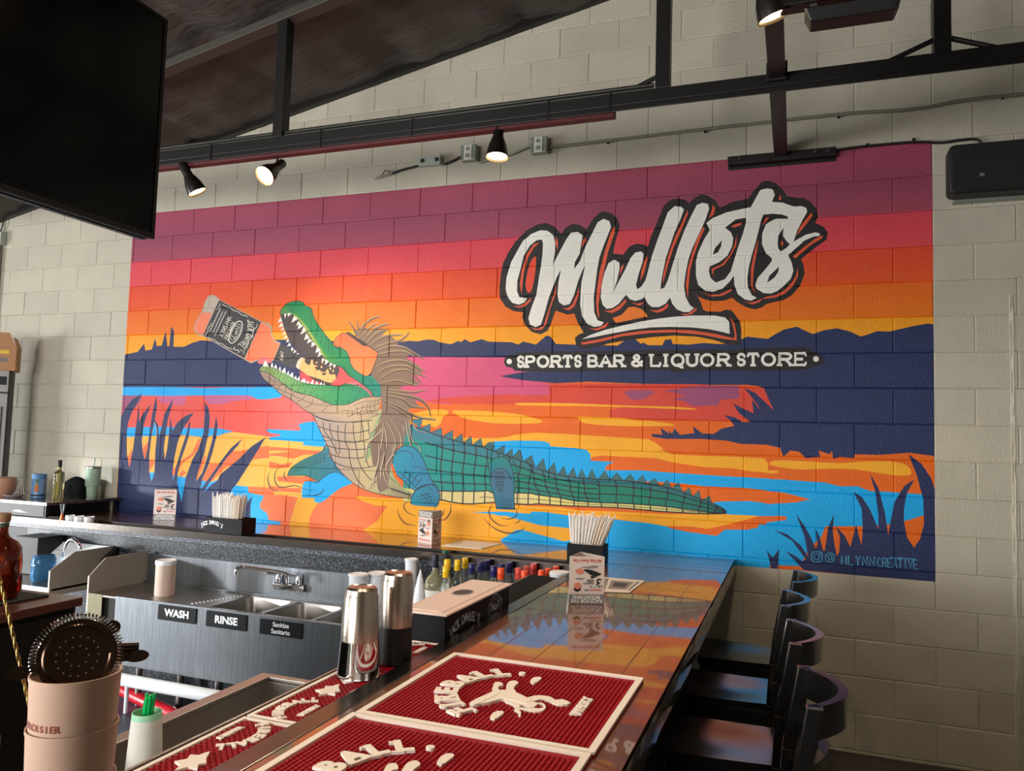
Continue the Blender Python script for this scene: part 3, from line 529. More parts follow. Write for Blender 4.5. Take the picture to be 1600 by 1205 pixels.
for c, w in (([(250, 370), (190, 450), (120, 530), (120, 580)], 4), ([(260, 400), (230, 500), (110, 620), (85, 720), (70, 820)], 5), ([(260, 420), (250, 600), (220, 760), (190, 920), (110, 1110)], 6), ([(270, 450), (300, 620), (240, 880), (235, 1000)], 5), ([(300, 400), (380, 560), (380, 700), (290, 860), (270, 960), (350, 1130)], 6), ([(330, 360), (430, 500), (450, 640), (430, 760), (500, 830)], 5),
             ([(370, 360), (470, 430), (480, 500)], 5), ([(500, 360), (510, 480), (560, 700), (540, 750)], 4), ([(520, 350), (560, 580), (630, 650), (650, 720)], 4), ([(545, 345), (590, 450), (640, 500), (720, 510)], 4), ([(360, 640), (380, 780), (480, 860), (510, 930)], 4), ([(290, 860), (310, 960), (440, 1075)], 4), ([(190, 1000), (200, 1080), (230, 1140)], 4), ([(215, 640), (215, 800), (170, 960), (150, 1100)], 5)):
    S(HAIR, kl(c), w, 4, 2); S((196, 176, 148), [(x-.3, y-.3) for x, y in kl(c)], w*.42, 4, 1); S(HD, [(x+.9, y+.3) for x, y in kl(c)], w*.32, 4, 1)
# cap
CAP = kh([(965, 605), (1000, 545), (1050, 500), (1090, 480), (1140, 485), (1390, 640), (1500, 710), (1525, 735), (1510, 800), (1440, 980), (1400, 1022), (1360, 1022), (1290, 985), (1220, 930), (1180, 860), (1165, 780), (1130, 710), (1060, 665), (990, 650), (965, 628)])
P(grady([(520, (236, 96, 58)), (590, (244, 136, 72))]), CAP); S(LINE, CAP+CAP[:1], 1.0, 0)
P((60, 50, 48), kh([(1130, 470), (1160, 468), (1392, 622), (1392, 648), (1340, 645), (1130, 492)]))
# near front leg
ARM = kl([(355, 830), (380, 730), (450, 655), (540, 650), (620, 700), (680, 790), (720, 900), (760, 1000), (800, 1050), (830, 1100), (600, 1120), (500, 1040), (400, 950)])
P(gradx([(610, (24, 146, 172)), (660, (40, 128, 170)), (690, (48, 112, 140))]), ARM); S(LINE, ARM, 1.1, 2)
FT = kb([(10, 950), (20, 880), (80, 800), (180, 765), (250, 790), (285, 870), (265, 960), (250, 978), (100, 968)])
P(gradx([(640, (26, 140, 170)), (690, (44, 116, 152))]), FT, 2); S(LINE, FT[:-2], 1.4, 3)
for c in ([(390, 745), (450, 700), (540, 720), (580, 775)], [(560, 860), (640, 870), (700, 900)], [(480, 920), (560, 960), (640, 1040)], [(440, 940), (540, 1020), (610, 1090)], [(500, 900), (470, 970), (450, 990)], [(560, 930), (520, 1000), (490, 1020)], [(610, 960), (570, 1020), (540, 1060)], [(660, 990), (610, 1050), (590, 1080)], [(600, 960), (660, 945), (710, 950)], [(610, 1110), (700, 1060), (790, 1050)]): S(LINE, kl(c), .9, 3)
for c in ([(85, 880), (150, 860), (190, 850)], [(100, 910), (170, 890), (220, 880)], [(130, 940), (190, 920), (240, 930)], [(105, 850), (150, 890), (180, 950)], [(150, 840), (190, 890), (210, 940)], [(90, 805), (160, 780), (220, 825)]): S(LINE, kb(c), .8, 3)
# hind leg
HIND = kb([(740, 575), (790, 525), (880, 508), (940, 555), (972, 650), (985, 750), (985, 900), (990, 1005), (820, 1000), (800, 900), (765, 760), (750, 650)])
P(grady([(715, (20, 130, 124)), (740, (40, 116, 140)), (798, (40, 104, 132))]), HIND); S(LINE, HIND[:8], 1.2, 3); S(LINE, HIND[8:]+HIND[:1], 1.2, 3)
P((62, 106, 136), kb([(765, 730), (790, 650), (850, 612), (920, 650), (962, 735), (968, 900), (900, 860), (830, 860)]))
S(LINE, kb([(762, 720), (790, 645), (850, 610), (920, 650), (962, 725)]), 1.1, 3); S(LINE, kb([(870, 500), (950, 520), (1000, 600), (1015, 700), (1010, 800)]), 1.0, 3)
for i in range(4): S(LINE, kb([(815+i*22, 640), (812+i*22, 700), (825+i*18, 790), (850+i*6, 840)]), .7, 3)
for i in range(5): S(LINE, kb([(805, 665+i*28), (850, 655+i*28), (895, 665+i*28)]), .7, 3)
for i in range(5): S(LINE, kb([(850, 890+i*22), (905, 912+i*22), (960, 905+i*22)]), .6, 3)
# water rings
RING = (60, 44, 44)
for c, w in (([(270, 495), (190, 530), (165, 610), (190, 680), (250, 695), (350, 680), (430, 710), (540, 725)], 1.6), ([(255, 550), (252, 600), (285, 645)], 1.6), ([(120, 560), (105, 620), (130, 700), (200, 738)], 1.7), ([(430, 640), (500, 640), (550, 655), (575, 630)], 1.4), ([(440, 770), (530, 765), (590, 740), (602, 700)], 1.5)): S(RING, kn(c), w, 4, 1)
for c, w in (([(1365, 825), (1322, 850), (1340, 910), (1430, 955)], 1.6), ([(1265, 890), (1285, 965), (1340, 1020), (1425, 1035)], 1.7)): S(RING, kn(c), w, 4, 1)
for c, w in (([(385, 945), (385, 1020), (340, 1090), (275, 1112)], 1.8), ([(330, 1000), (310, 1050), (265, 1080)], 1.5), ([(785, 950), (745, 1020), (780, 1100), (850, 1150), (925, 1155)], 1.9), ([(695, 1080), (760, 1150), (850, 1205), (950, 1225), (1050, 1200), (1085, 1170)], 1.9), ([(1000, 985), (1010, 1050), (950, 1090), (865, 1085)], 1.7), ([(1045, 1080), (1030, 1115), (985, 1135)], 1.5)): S(RING, kb(c), w, 4, 1)
# ================================================================ painted sign lettering
l1 = K(775, 320, 5.476); l2 = K(925, 290, 5.74); l3 = K(1080, 270, 5.477); ls = K(890, 470, 5.517)
BORDER = (l1([(30, 780), (30, 700), (40, 600), (60, 500), (110, 400), (170, 310), (260, 220), (350, 170), (420, 155), (490, 180), (560, 250), (590, 200), (650, 165), (710, 170), (775, 210), (830, 120), (890, 65), (930, 55), (990, 75), (1040, 120), (1060, 180)])
          + l2([(235, 420), (205, 520), (190, 610), (280, 620), (330, 550), (400, 520), (470, 530), (500, 550), (530, 450), (580, 340), (640, 190), (700, 130), (770, 115), (840, 130), (870, 160), (920, 110), (980, 80), (1040, 90), (1100, 130)])
          + l3([(180, 205), (210, 240), (245, 300), (350, 250), (490, 220), (540, 150), (600, 80), (650, 65), (720, 85), (780, 140), (820, 200), (900, 215), (960, 215), (1020, 250), (1080, 320), (1085, 380), (1060, 430), (1130, 460), (1170, 510), (1160, 570), (1090, 620), (1000, 690), (940, 740), (965, 800), (970, 870), (930, 970), (860, 1050),
                (790, 1090), (700, 1110), (650, 1120), (600, 1155), (540, 1170), (470, 1150), (400, 1110), (350, 1070), (280, 1095), (200, 1100), (130, 1090), (60, 1060), (35, 1020)])
          + ls([(1130, 10), (1150, 75), (1180, 92), (1300, 95), (1350, 75), (1400, 85), (1470, 180), (1480, 250), (1480, 380), (1440, 385), (1370, 380), (1250, 340), (1100, 310), (900, 300), (700, 315), (500, 340), (330, 370), (200, 410), (100, 420), (55, 380), (45, 320), (80, 290), (120, 275), (100, 240), (70, 190), (40, 110)])
          + l1([(670, 930), (610, 940), (510, 905), (490, 960), (470, 1020), (440, 1080), (380, 1110), (310, 1090), (250, 1030), (225, 960), (230, 920), (150, 910), (80, 870), (40, 810)]))
P(BLK, BORDER)
P((236, 124, 40), ls([(370, 150), (450, 120), (510, 55), (560, 52), (620, 72), (655, 105), (675, 135), (600, 150), (480, 175), (400, 192)]))
P(WHT, l1([(380, 218), (440, 222), (490, 260), (505, 320), (505, 400), (485, 520), (540, 410), (600, 300), (640, 240), (700, 232), (740, 260), (735, 300), (715, 420), (675, 490), (668, 550), (720, 480), (760, 370), (830, 230), (870, 150), (920, 120), (970, 140), (985, 190), (960, 250), (920, 350), (885, 450), (865, 560), (850, 680), (835, 800), (840, 920), (870, 990), (922, 1005),
              (900, 1035), (840, 1045), (780, 1020), (735, 950), (720, 850), (725, 740), (732, 660), (764, 518), (740, 560), (700, 660), (665, 780), (630, 850), (580, 862), (540, 835), (525, 770), (535, 660), (556, 555), (520, 620), (480, 720), (450, 800), (415, 930), (385, 1025), (340, 1048), (290, 1025), (277, 970), (300, 890), (345, 770), (365, 640),
              (385, 520), (398, 420), (402, 330), (392, 297), (345, 305), (290, 350), (235, 440), (210, 550), (182, 650), (180, 740), (200, 790), (265, 800), (245, 835), (195, 855), (140, 840), (100, 790), (82, 720), (90, 620), (130, 490), (190, 380), (230, 310), (300, 250)]))
P((232, 78, 52), l1([(335, 440), (343, 500), (325, 650), (295, 750), (262, 735), (255, 650), (290, 500)]), 2)
for a in ([(375, 320), (320, 340), (260, 430), (220, 560), (203, 680), (218, 765), (225, 690), (238, 580), (275, 450), (325, 365)], [(1020, 175), (1015, 240), (960, 400), (925, 560), (895, 720), (875, 860), (885, 970), (862, 900), (860, 760), (885, 580), (930, 400), (985, 230)],
          [(300, 1050), (350, 1062), (405, 1040), (440, 930), (490, 780), (515, 690), (510, 760), (460, 900), (430, 1020), (395, 1068), (335, 1074)], [(145, 868), (210, 866), (265, 830), (302, 795), (295, 825), (250, 868), (200, 882)], [(565, 885), (610, 886), (655, 850), (690, 770), (712, 705), (705, 780), (670, 872), (620, 906)],
          [(792, 1056), (850, 1062), (905, 1042), (950, 1008), (965, 1018), (935, 1050), (860, 1076)], [(515, 270), (530, 320), (528, 390), (508, 330)], [(765, 275), (768, 310), (730, 370), (745, 300)]): P(ACC, l1(a))
P(WHT, l2([(150, 690), (200, 665), (245, 690), (248, 740), (225, 850), (190, 960), (230, 880), (300, 750), (345, 650), (390, 600), (440, 590), (462, 610), (455, 680), (420, 790), (395, 890), (405, 930), (440, 910), (480, 850), (510, 740), (535, 640), (590, 480), (640, 350), (680, 240), (740, 185), (800, 190), (825, 215), (790, 310), (740, 420), (700, 540), (665, 640),
              (640, 760), (620, 870), (615, 930), (650, 915), (680, 850), (720, 720), (770, 560), (830, 400), (890, 270), (940, 175), (990, 155), (1040, 165), (1050, 210), (1020, 300), (970, 410), (900, 560), (865, 660), (840, 780), (825, 900), (840, 1000), (880, 1075), (915, 1100), (870, 1135), (820, 1135), (760, 1110), (720, 1060), (700, 1005),
              (660, 1060), (600, 1090), (540, 1090), (500, 1060), (470, 1000), (440, 1020), (390, 1035), (340, 1020), (305, 980), (240, 1060), (180, 1100), (130, 1105), (95, 1070), (78, 1000), (85, 900), (110, 790)]))
for a in ([(280, 705), (285, 725), (250, 805), (255, 745)], [(490, 630), (498, 660), (470, 780), (432, 860), (445, 760), (470, 680)], [(855, 220), (862, 250), (810, 380), (730, 560), (680, 720), (635, 890), (640, 800), (680, 640), (740, 470), (800, 350)], [(995, 370), (1012, 385), (960, 500), (910, 640), (880, 760), (865, 900), (860, 1015), (842, 900), (860, 740), (900, 600), (950, 460)],
          [(1090, 175), (1105, 210), (1085, 265), (1045, 295), (1070, 235)], [(105, 1125), (170, 1120), (240, 1080), (300, 1020), (310, 1040), (250, 1110), (180, 1145)], [(340, 1045), (400, 1060), (455, 1048), (458, 1062), (420, 1078)], [(515, 1115), (580, 1120), (640, 1095), (685, 1055), (682, 1090), (640, 1125), (580, 1142)], [(790, 1152), (860, 1150), (935, 1098), (940, 1115), (890, 1155), (840, 1165)],
          [(60, 1190), (45, 1130), (38, 1040), (60, 860), (85, 760), (95, 700), (85, 800), (60, 960), (55, 1080)]): P(ACC, l2(a))
P(WHT, l3([(130, 430), (180, 390), (300, 340), (430, 310), (510, 295), (590, 150), (650, 130), (700, 145), (715, 190), (690, 250), (780, 255), (880, 290), (940, 285), (985, 300), (992, 335), (950, 410), (910, 490), (875, 590), (980, 530), (1060, 510), (1100, 518), (1098, 540), (1050, 545), (970, 580), (880, 660), (830, 705), (860, 770), (875, 840), (850, 910), (790, 970), (740, 1010), (680, 1035),
              (620, 1030), (570, 1000), (552, 985), (555, 1075), (510, 1095), (460, 1085), (400, 1040), (370, 960), (365, 880), (330, 930), (270, 990), (190, 1018), (120, 1010), (60, 960), (40, 880), (40, 760), (60, 680), (110, 570), (160, 490)]))
P(BLK, l3([(618, 358), (700, 350), (780, 358), (825, 375), (828, 394), (730, 394), (690, 408), (640, 440), (608, 520), (605, 610), (640, 690), (690, 730), (690, 755), (640, 820), (570, 900), (550, 955), (556, 1000), (566, 1070), (520, 1050), (485, 980), (480, 900), (495, 800), (520, 700), (550, 600), (575, 500), (600, 400)]))
P(BLK, l3([(185, 702), (200, 650), (262, 578), (256, 630), (230, 680)])); P(BLK, l3([(290, 470), (380, 400), (470, 385), (465, 440), (440, 530), (400, 640), (370, 740), (340, 840), (290, 910), (210, 940), (165, 900), (150, 840), (160, 800), (240, 765), (310, 710), (350, 630), (360, 560), (340, 510)]))
P(BLK, l3([(740, 600), (745, 540), (790, 468), (785, 540), (820, 590), (845, 610), (820, 640), (770, 672), (745, 650)])); P(BLK, l3([(648, 942), (670, 880), (752, 803), (745, 850), (710, 900)]))
for a in ([(340, 460), (380, 438), (432, 424), (430, 445), (370, 470)], [(390, 525), (385, 620), (340, 710), (280, 790), (192, 832), (185, 870), (202, 905), (175, 855), (178, 820), (260, 785), (330, 705), (370, 620)], [(575, 570), (560, 690), (538, 800), (525, 960), (548, 1032), (512, 970), (512, 820), (540, 680)], [(1030, 340), (1038, 370), (960, 470), (905, 535), (930, 465), (980, 400)],
          [(1125, 532), (1122, 560), (1020, 620), (890, 735), (870, 715), (960, 640), (1060, 565)], [(910, 810), (916, 880), (870, 970), (800, 1035), (720, 1068), (605, 1082), (640, 1062), (720, 1048), (800, 1005), (870, 930), (900, 870)], [(440, 1098), (500, 1112), (560, 1100), (608, 1075), (590, 1105), (520, 1128)], [(85, 1020), (150, 1045), (240, 1042), (330, 1000), (352, 985), (340, 1015), (260, 1055), (170, 1060)],
          [(185, 275), (205, 310), (190, 360), (150, 390), (175, 330)], [(640, 385), (670, 380), (630, 430), (608, 450)], [(745, 230), (765, 185), (772, 230)], [(770, 580), (788, 600), (780, 630), (768, 610)]): P(ACC, l3(a))
P(WHT, ls([(105, 332), (180, 295), (310, 250), (450, 215), (610, 180), (760, 155), (900, 138), (1060, 128), (1250, 128), (1340, 145), (1375, 180), (1380, 287), (1320, 270), (1200, 245), (1050, 230), (870, 225), (700, 230), (540, 250), (350, 285), (200, 315)]))
P(ACC, ls([(100, 360), (250, 335), (450, 285), (620, 260), (870, 250), (1050, 255), (1250, 285), (1418, 325), (1425, 290), (1400, 190), (1380, 140), (1420, 190), (1440, 300), (1440, 342), (1330, 330), (1150, 295), (900, 272), (700, 277), (450, 307), (250, 357), (105, 380)]))
# banner line
ka = K(780, 530, 5.714); kz = K(1010, 530, 5.714)
P(BLK, ka([(40, 205), (55, 160), (100, 142), (130, 150), (170, 122), (350, 112), (750, 108), (1150, 108)])+kz([(0, 98), (300, 98), (600, 88), (790, 100), (840, 82), (1150, 78), (1440, 74), (1478, 108), (1510, 118), (1560, 140), (1592, 185), (1570, 230), (1500, 242), (1455, 272), (1000, 285), (640, 282), (360, 285), (320, 302), (230, 295), (200, 272), (0, 275)])+ka([(1100, 280), (600, 292), (250, 290), (140, 282), (110, 255), (60, 245)]))
def dot(col, c, r): P(col, [(c[0]+r*math.cos(q*math.pi/8), c[1]+r*math.sin(q*math.pi/8)) for q in range(16)])
for ch, x0, x1 in (('S', 807.1, 819.9), ('P', 820.5, 836.9), ('O', 838.3, 858.2), ('R', 860, 878), ('T', 878.4, 895.5), ('S', 896.4, 909.5), ('B', 917.5, 934.9), ('A', 936.3, 956.3), ('R', 958, 976.9), ('&', 985.3, 1005.8), ('L', 1015.5, 1033.6), ('I', 1034.5, 1045.9), ('Q', 1048, 1070), ('U', 1072, 1091), ('O', 1093.5, 1116.5),
                   ('R', 1120.4, 1141.6), ('S', 1150.5, 1165.8), ('T', 1166.6, 1186.8), ('O', 1189, 1212.5), ('R', 1216, 1239), ('E', 1240.5, 1261)):
    t = (x0-807)/454; yb = 575.3-3.0*t; h = 20-(-2.4)*t
    iw = 2.1
    ex = x1-x0-2*iw; ey = h-2*iw
    T = lambda p: (x0+iw+ex*p[0], yb-iw-ey*p[1])
    for st in GL[ch]: S(WHT, [T(p) for p in st], 4.4, 0)
    for (x, y) in SERIF.get(ch, []):
        c = T((x, y)); S(WHT, [(c[0]-4.3, c[1]), (c[0]+4.3, c[1])], 3.6, 0)
    if ch in 'BE': S(WHT, [T((-.12, 0)), T((.3, 0))], 3.6, 0); S(WHT, [T((-.12, 1)), T((.3, 1))], 3.6, 0)
    if ch == 'T': S(WHT, [T((0, 1)), T((0, .72))], 3.4, 0); S(WHT, [T((1, 1)), T((1, .72))], 3.4, 0)
    if ch == 'E': S(WHT, [T((1, 1)), T((1, .75))], 3, 0); S(WHT, [T((1, 0)), T((1, .28))], 3, 0)
    if ch == 'L': S(WHT, [T((1, 0)), T((1, .35))], 3.4, 0); S(WHT, [T((-.1, 0)), T((.3, 0))], 3.6, 0)
    if ch == 'S': S(WHT, [T((.95, .66)), T((.95, .98))], 2.6, 0); S(WHT, [T((.05, .05)), T((.05, .38))], 2.6, 0)
    if ch == 'P' or ch == 'R': S(WHT, [T((-.1, 1)), T((.3, 1))], 3.6, 0)
dot(WHT, (795.7, 565), 4.2); dot(WHT, (1275, 561), 4.4)
# signature
SIG = (66, 150, 190); kg = K(1200, 600, 4)
S(SIG, kg([(284, 1050), (326, 1050), (338, 1062), (338, 1100), (326, 1112), (284, 1112), (272, 1100), (272, 1062), (284, 1050)]), 1.7, 0)
S(SIG, [(1276.2+4.4*math.cos(q*math.pi/8), 870.2+4.4*math.sin(q*math.pi/8)) for q in range(17)], 1.5, 0); dot(SIG, (1281.8, 865.3), 1.0)
S(SIG, [(1297+(7.6-.02*q)*math.cos(.5+q*.36), 871.2+(7.2-.02*q)*math.sin(.5+q*.36)) for q in range(16)], 1.4, 0)
S(SIG, [(1297+3*math.cos(q*math.pi/6), 871+3.4*math.sin(q*math.pi/6)) for q in range(13)], 1.3, 0); S(SIG, kg([(402, 1072), (400, 1092), (410, 1098), (417, 1080)]), 1.3, 3)
line_text(SIG, 'MLYNN', kg([(452, 1128)])[0], kg([(672, 1140)])[0], (0, -14.5), 2.3, gap=.34)
line_text(SIG, 'CREATIVE', kg([(680, 1142)])[0], kg([(940, 1158)])[0], (0, -14), 1.6, gap=.22)
S(SIG, kg([(765, 1086), (850, 1090), (925, 1096)]), 1.5, 0)
# ================================================================ ROOM SHELL
ROOF_A, ROOF_B = 5.043, .2003
def roofz(x): return ROOF_A+ROOF_B*x
XL, XR, YF = -12.5, 4.5, -9.0
mat('wall_paint', (232, 228, 218), rough=.42, bump=.55, bscale=130, var=.07, vscale=5, attr='paint', spec=.4)
mat('plain_wall', (190, 184, 170), rough=.6, bump=.2, bscale=90, var=.08, vscale=3)
mat('concrete', (70, 66, 62), rough=.5, bump=.15, bscale=30, var=.35, vscale=2.5)
mat('insulation', (82, 75, 71), rough=.75, bump=.9, bscale=9, var=.25, vscale=3, stretch=(1, 3, 1))
mat('black_steel', (19, 17, 16), rough=.42, metal=.0, bump=.05, bscale=60, spec=.5)
wg = mat('window_glass', (235, 245, 250), rough=.02); nt = wg.node_tree      # thin pane: clear with a faint reflection
for n_ in list(nt.nodes):
    if n_.type != 'OUTPUT_MATERIAL': nt.nodes.remove(n_)
tb_ = nt.nodes.new('ShaderNodeBsdfTransparent'); gb_ = nt.nodes.new('ShaderNodeBsdfGlossy'); gb_.inputs['Roughness'].default_value = .02
fn_ = nt.nodes.new('ShaderNodeFresnel'); fn_.inputs['IOR'].default_value = 1.3; mx_ = nt.nodes.new('ShaderNodeMixShader')
nt.links.new(fn_.outputs[0], mx_.inputs[0]); nt.links.new(tb_.outputs[0], mx_.inputs[1]); nt.links.new(gb_.outputs[0], mx_.inputs[2])
nt.links.new(mx_.outputs[0], [q for q in nt.nodes if q.type == 'OUTPUT_MATERIAL'][0].inputs[0])
mat('white_trim', (225, 225, 220), rough=.4)
def struct_box(name, a, b, m, bevel=0): return struct(G().box(a, b).build(name, m, bevel=bevel))
struct_box('floor', (XL-.2, YF-.2, -.1), (XR+.2, .2, 0), 'concrete')
back = struct_box('wall_back', (XL-.2, .012, -.1), (XR+.2, .2, 5.95), 'plain_wall')
def wall_with_hole(name, axis, pos, lo, hi, ztop, h0, h1, z0, z1, n):
    g = G(); a, b = (pos-.1, pos+.1)
    def bx(u0, u1, v0, v1):
        if axis == 'X': g.box((a, u0, v0), (b, u1, v1))
        else: g.box((u0, a, v0), (u1, b, v1))
    cuts = [lo]+[q for hh in zip(h0, h1) for q in hh]+[hi]
    for i in range(0, len(cuts), 2): bx(cuts[i], cuts[i+1], 0, ztop)
    for i in range(len(h0)): bx(h0[i], h1[i], 0, z0[i]); bx(h0[i], h1[i], z1[i], ztop)
    wl = struct(g.build(name, 'plain_wall'))
    for i in range(len(h0)):
        f = G(); t = .05
        def fb(u0, u1, v0, v1):
            if axis == 'X': f.box((pos-.05, u0, v0), (pos+.05, u1, v1))
            else: f.box((u0, pos-.05, v0), (u1, pos+.05, v1))
        fb(h0[i], h0[i]+t, z0[i], z1[i]); fb(h1[i]-t, h1[i], z0[i], z1[i]); fb(h0[i]+t, h1[i]-t, z1[i]-t, z1[i]); fb(h0[i]+t, h1[i]-t, z0[i], z0[i]+t)
        m = (h0[i]+h1[i])/2; fb(m-t/2, m+t/2, z0[i]+t, z1[i]-t)
        wo = struct(f.build('window_%d' % (n+i), 'white_trim'))
        p = G()
        if axis == 'X': p.box((pos-.003, h0[i]+t, z0[i]+t), (pos+.003, h1[i]-t, z1[i]-t))
        else: p.box((h0[i]+t, pos-.003, z0[i]+t), (h1[i]-t, pos+.003, z1[i]-t))
        p.build('pane', 'window_glass', wo)
    return wl
wall_with_hole('wall_left', 'X', XL-.1, YF-.2, .0, 2.6, [-7.2], [-4.0], [.05], [2.3], 1)
wall_with_hole('wall_front', 'Y', YF-.1, XL, XR+.2, 5.9, [-7.3], [-2.7], [.9], [2.9], 2)
struct_box('wall_right', (XR, YF, 0), (XR+.2, 0, 6.1), 'plain_wall')
# ceiling: black insulation blanket, sagging in strips between seams, wrinkled
nx, ny = 230, 150
vs_ = []; fs_ = []
import mathutils.noise as mno
for j in range(ny+1):
    for i in range(nx+1):
        x = XL-.1+(XR-XL+.2)*i/nx; y = YF+(0-YF)*(j/ny)**.8
        s = (x+20)/.92+.10*math.sin(y*1.7); fr = s-math.floor(s)
        sag = -.065*math.sin(math.pi*fr)**.35+.012*math.sin(y*4+x)
        wr = .026*mno.noise(Vector((x*9, y*2.2, 1.3)))+.016*mno.noise(Vector((x*3+y*5, y*7-x*2, 5)))
        vs_.append((x, y, roofz(x)+.05+sag+wr))
for j in range(ny):
    for i in range(nx):
        a = j*(nx+1)+i; fs_.append((a, a+1, a+nx+2, a+nx+1))
struct(G().add(vs_, fs_).build('ceiling', 'insulation', smooth=60))
# ---------------------------------------------------------------- concrete blocks of the mural wall
INS, DEP = .0055, .0042
r_lo, r_hi = -9, 17
def cells():
    for r in range(r_lo, r_hi+1):
        z1 = ZT-r*BH; z0 = max(0.0, z1-BH)
        off = .004 if r % 2 == 0 else .004+BW/2
        k0 = math.floor((XL-off)/BW)
        k_ = k0
        while True:
            x0 = off+k_*BW; x1 = x0+BW; k_ += 1
            if x0 >= XR: break
            x0 = max(x0, XL); x1 = min(x1, XR)
            if z0 > roofz(x1)+.03 or x1-x0 < .02: continue
            yield r, x0, x1, z0, z1
CELLS = list(cells())
in_mural = [x1 > MX0 and x0 < MX1 and z1 > MZ0+1e-4 and z0 < ZT-1e-4 for r, x0, x1, z0, z1 in CELLS]
# planar arrangement of block edges and paint outlines
V2 = []; E2 = []
def ring(pts):
    o = len(V2); n = len(pts); V2.extend(pts); E2.extend((o+i, o+(i+1) % n) for i in range(n))
for (r, x0, x1, z0, z1), m in zip(CELLS, in_mural):
    if m:
        ring([(x0, z0), (x1, z0), (x1, z1), (x0, z1)])
        ring([(x0+INS, z0+INS), (x1-INS, z0+INS), (x1-INS, z1-INS), (x0+INS, z1-INS)])
def towall(pts): return [tuple(onY(x, y)[[0, 2]]) for x, y in pts]
POLY = []
for col, pts in [((0, 0, 0), MURAL)]+LAY:
    wp = [(max(MX0, min(MX1, x)), max(MZ0, min(ZT, z))) for x, z in towall(pts)]
    q = [wp[0]]
    for p in wp[1:]:
        if math.hypot(p[0]-q[-1][0], p[1]-q[-1][1]) > 4e-4: q.append(p)
    if len(q) < 3: continue
    ring(q); POLY.append((col, np.array(q)))
ov, oe, of_, _, _, _ = delaunay_2d_cdt([Vector(p) for p in V2], E2, [], 0, 2e-5)
OV = np.array([(v.x, v.y) for v in ov]); TR = np.array([f for f in of_ if len(f) == 3])
CEN = OV[TR].mean(1)
TOP = np.full(len(TR), -1)
for pi, (col, q) in enumerate(POLY):
    lo, hi = q.min(0), q.max(0)
    idx = np.nonzero((CEN[:, 0] > lo[0]) & (CEN[:, 0] < hi[0]) & (CEN[:, 1] > lo[1]) & (CEN[:, 1] < hi[1]))[0]
    if len(idx) == 0: continue
    c = CEN[idx]; wn = np.zeros(len(idx), int)
    a = q; b = np.roll(q, -1, 0)
    for (ax, ay), (bx_, by) in zip(a, b):
        up = (ay <= c[:, 1]) & (by > c[:, 1]); dn = (ay > c[:, 1]) & (by <= c[:, 1])
        cr = (bx_-ax)*(c[:, 1]-ay)-(c[:, 0]-ax)*(by-ay)
        wn += (up & (cr > 0)).astype(int); wn -= (dn & (cr < 0)).astype(int)
    TOP[idx[wn != 0]] = pi
PXV = pj(np.stack([OV[:, 0], np.zeros(len(OV)), OV[:, 1]], 1))
rowi = np.floor((ZT-CEN[:, 1])/BH).astype(int)
offs = np.where(rowi % 2 == 0, .004, .004+BW/2); coli = np.floor((CEN[:, 0]-offs)/BW).astype(int)
bucket = {}
for t in range(len(TR)): bucket.setdefault((int(rowi[t]), int(coli[t])), []).append(t)
WALLC = (188, 182, 165)
def block_data(ci):
    """verts, faces, corner colours of one block"""
    r, x0, x1, z0, z1 = CELLS[ci]; rb = random.Random(ci*31+5); pr = rb.uniform(-.0012, .0012)
    if not in_mural[ci]:
        vs = [(x0, DEP, z0), (x1, DEP, z0), (x1, DEP, z1), (x0, DEP, z1)]
        i_ = INS*rb.uniform(.8, 1.2)
        vs += [(x0+i_, pr, z0+i_), (x1-i_, pr, z0+i_), (x1-i_, pr, z1-i_), (x0+i_, pr, z1-i_)]
        fs = [(4, 5, 6, 7), (0, 1, 5, 4), (1, 2, 6, 5), (2, 3, 7, 6), (3, 0, 4, 7)]
        k = rb.uniform(.97, 1.03); return vs, fs, [tuple(v*k for v in WALLC)]*20
    col_ = int(math.floor(((x0+x1)/2-(.004 if r % 2 == 0 else .004+BW/2))/BW))
    ts = bucket.get((r, col_), []); mp = {}; vs = []; fs = []; cc = []
    for t in ts:
        f = []
        for v in TR[t]:
            v = int(v)
            if v not in mp:
                x, z = OV[v]; d = min(x-x0, x1-x, z-z0, z1-z); k = max(0., min(1., d/INS))
                mp[v] = len(vs); vs.append((x, pr*k+DEP*(1-k), z))
            f.append(mp[v])
        p = [OV[i] for i in TR[t]]
        if (p[1][0]-p[0][0])*(p[2][1]-p[0][1])-(p[2][0]-p[0][0])*(p[1][1]-p[0][1]) < 0: f = f[::-1]; vi = list(TR[t])[::-1]
        else: vi = list(TR[t])
        fs.append(tuple(f))
        pi = TOP[t]; c = POLY[pi][0] if pi > 0 else WALLC
        if callable(c):
            pc = PXV[vi]
            if c is sky:
                cz = OV[vi][:, 1]; tt = (ZT-cz)/BH; rr_ = max(0, min(6, r)); a_, b_ = SKY[rr_]
                cc += [tuple(a_[j]*(1-min(1, max(0, q-rr_)))+b_[j]*min(1, max(0, q-rr_)) for j in range(3)) for q in tt]
            else: cc += [tuple(v) for v in c(pc)]
        else: cc += [c]*3
    return vs, fs, cc
def block_mesh(name, data):
    vs, fs, cc = data
    me = bpy.data.meshes.new(name); me.from_pydata(vs, [], fs); me.update()
    at = me.color_attributes.new('paint', 'FLOAT_COLOR', 'CORNER')
    buf = np.ones((len(me.loops), 4), np.float32); c = np.array(cc, np.float32)[:len(me.loops)]/255
    c = np.where(c <= .04045, c/12.92, ((np.maximum(c, 0)+.055)/1.055)**2.4); buf[:, :3] = c
    at.data.foreach_set('color', buf.ravel()); me.materials.append(MATS['wall_paint']); return me
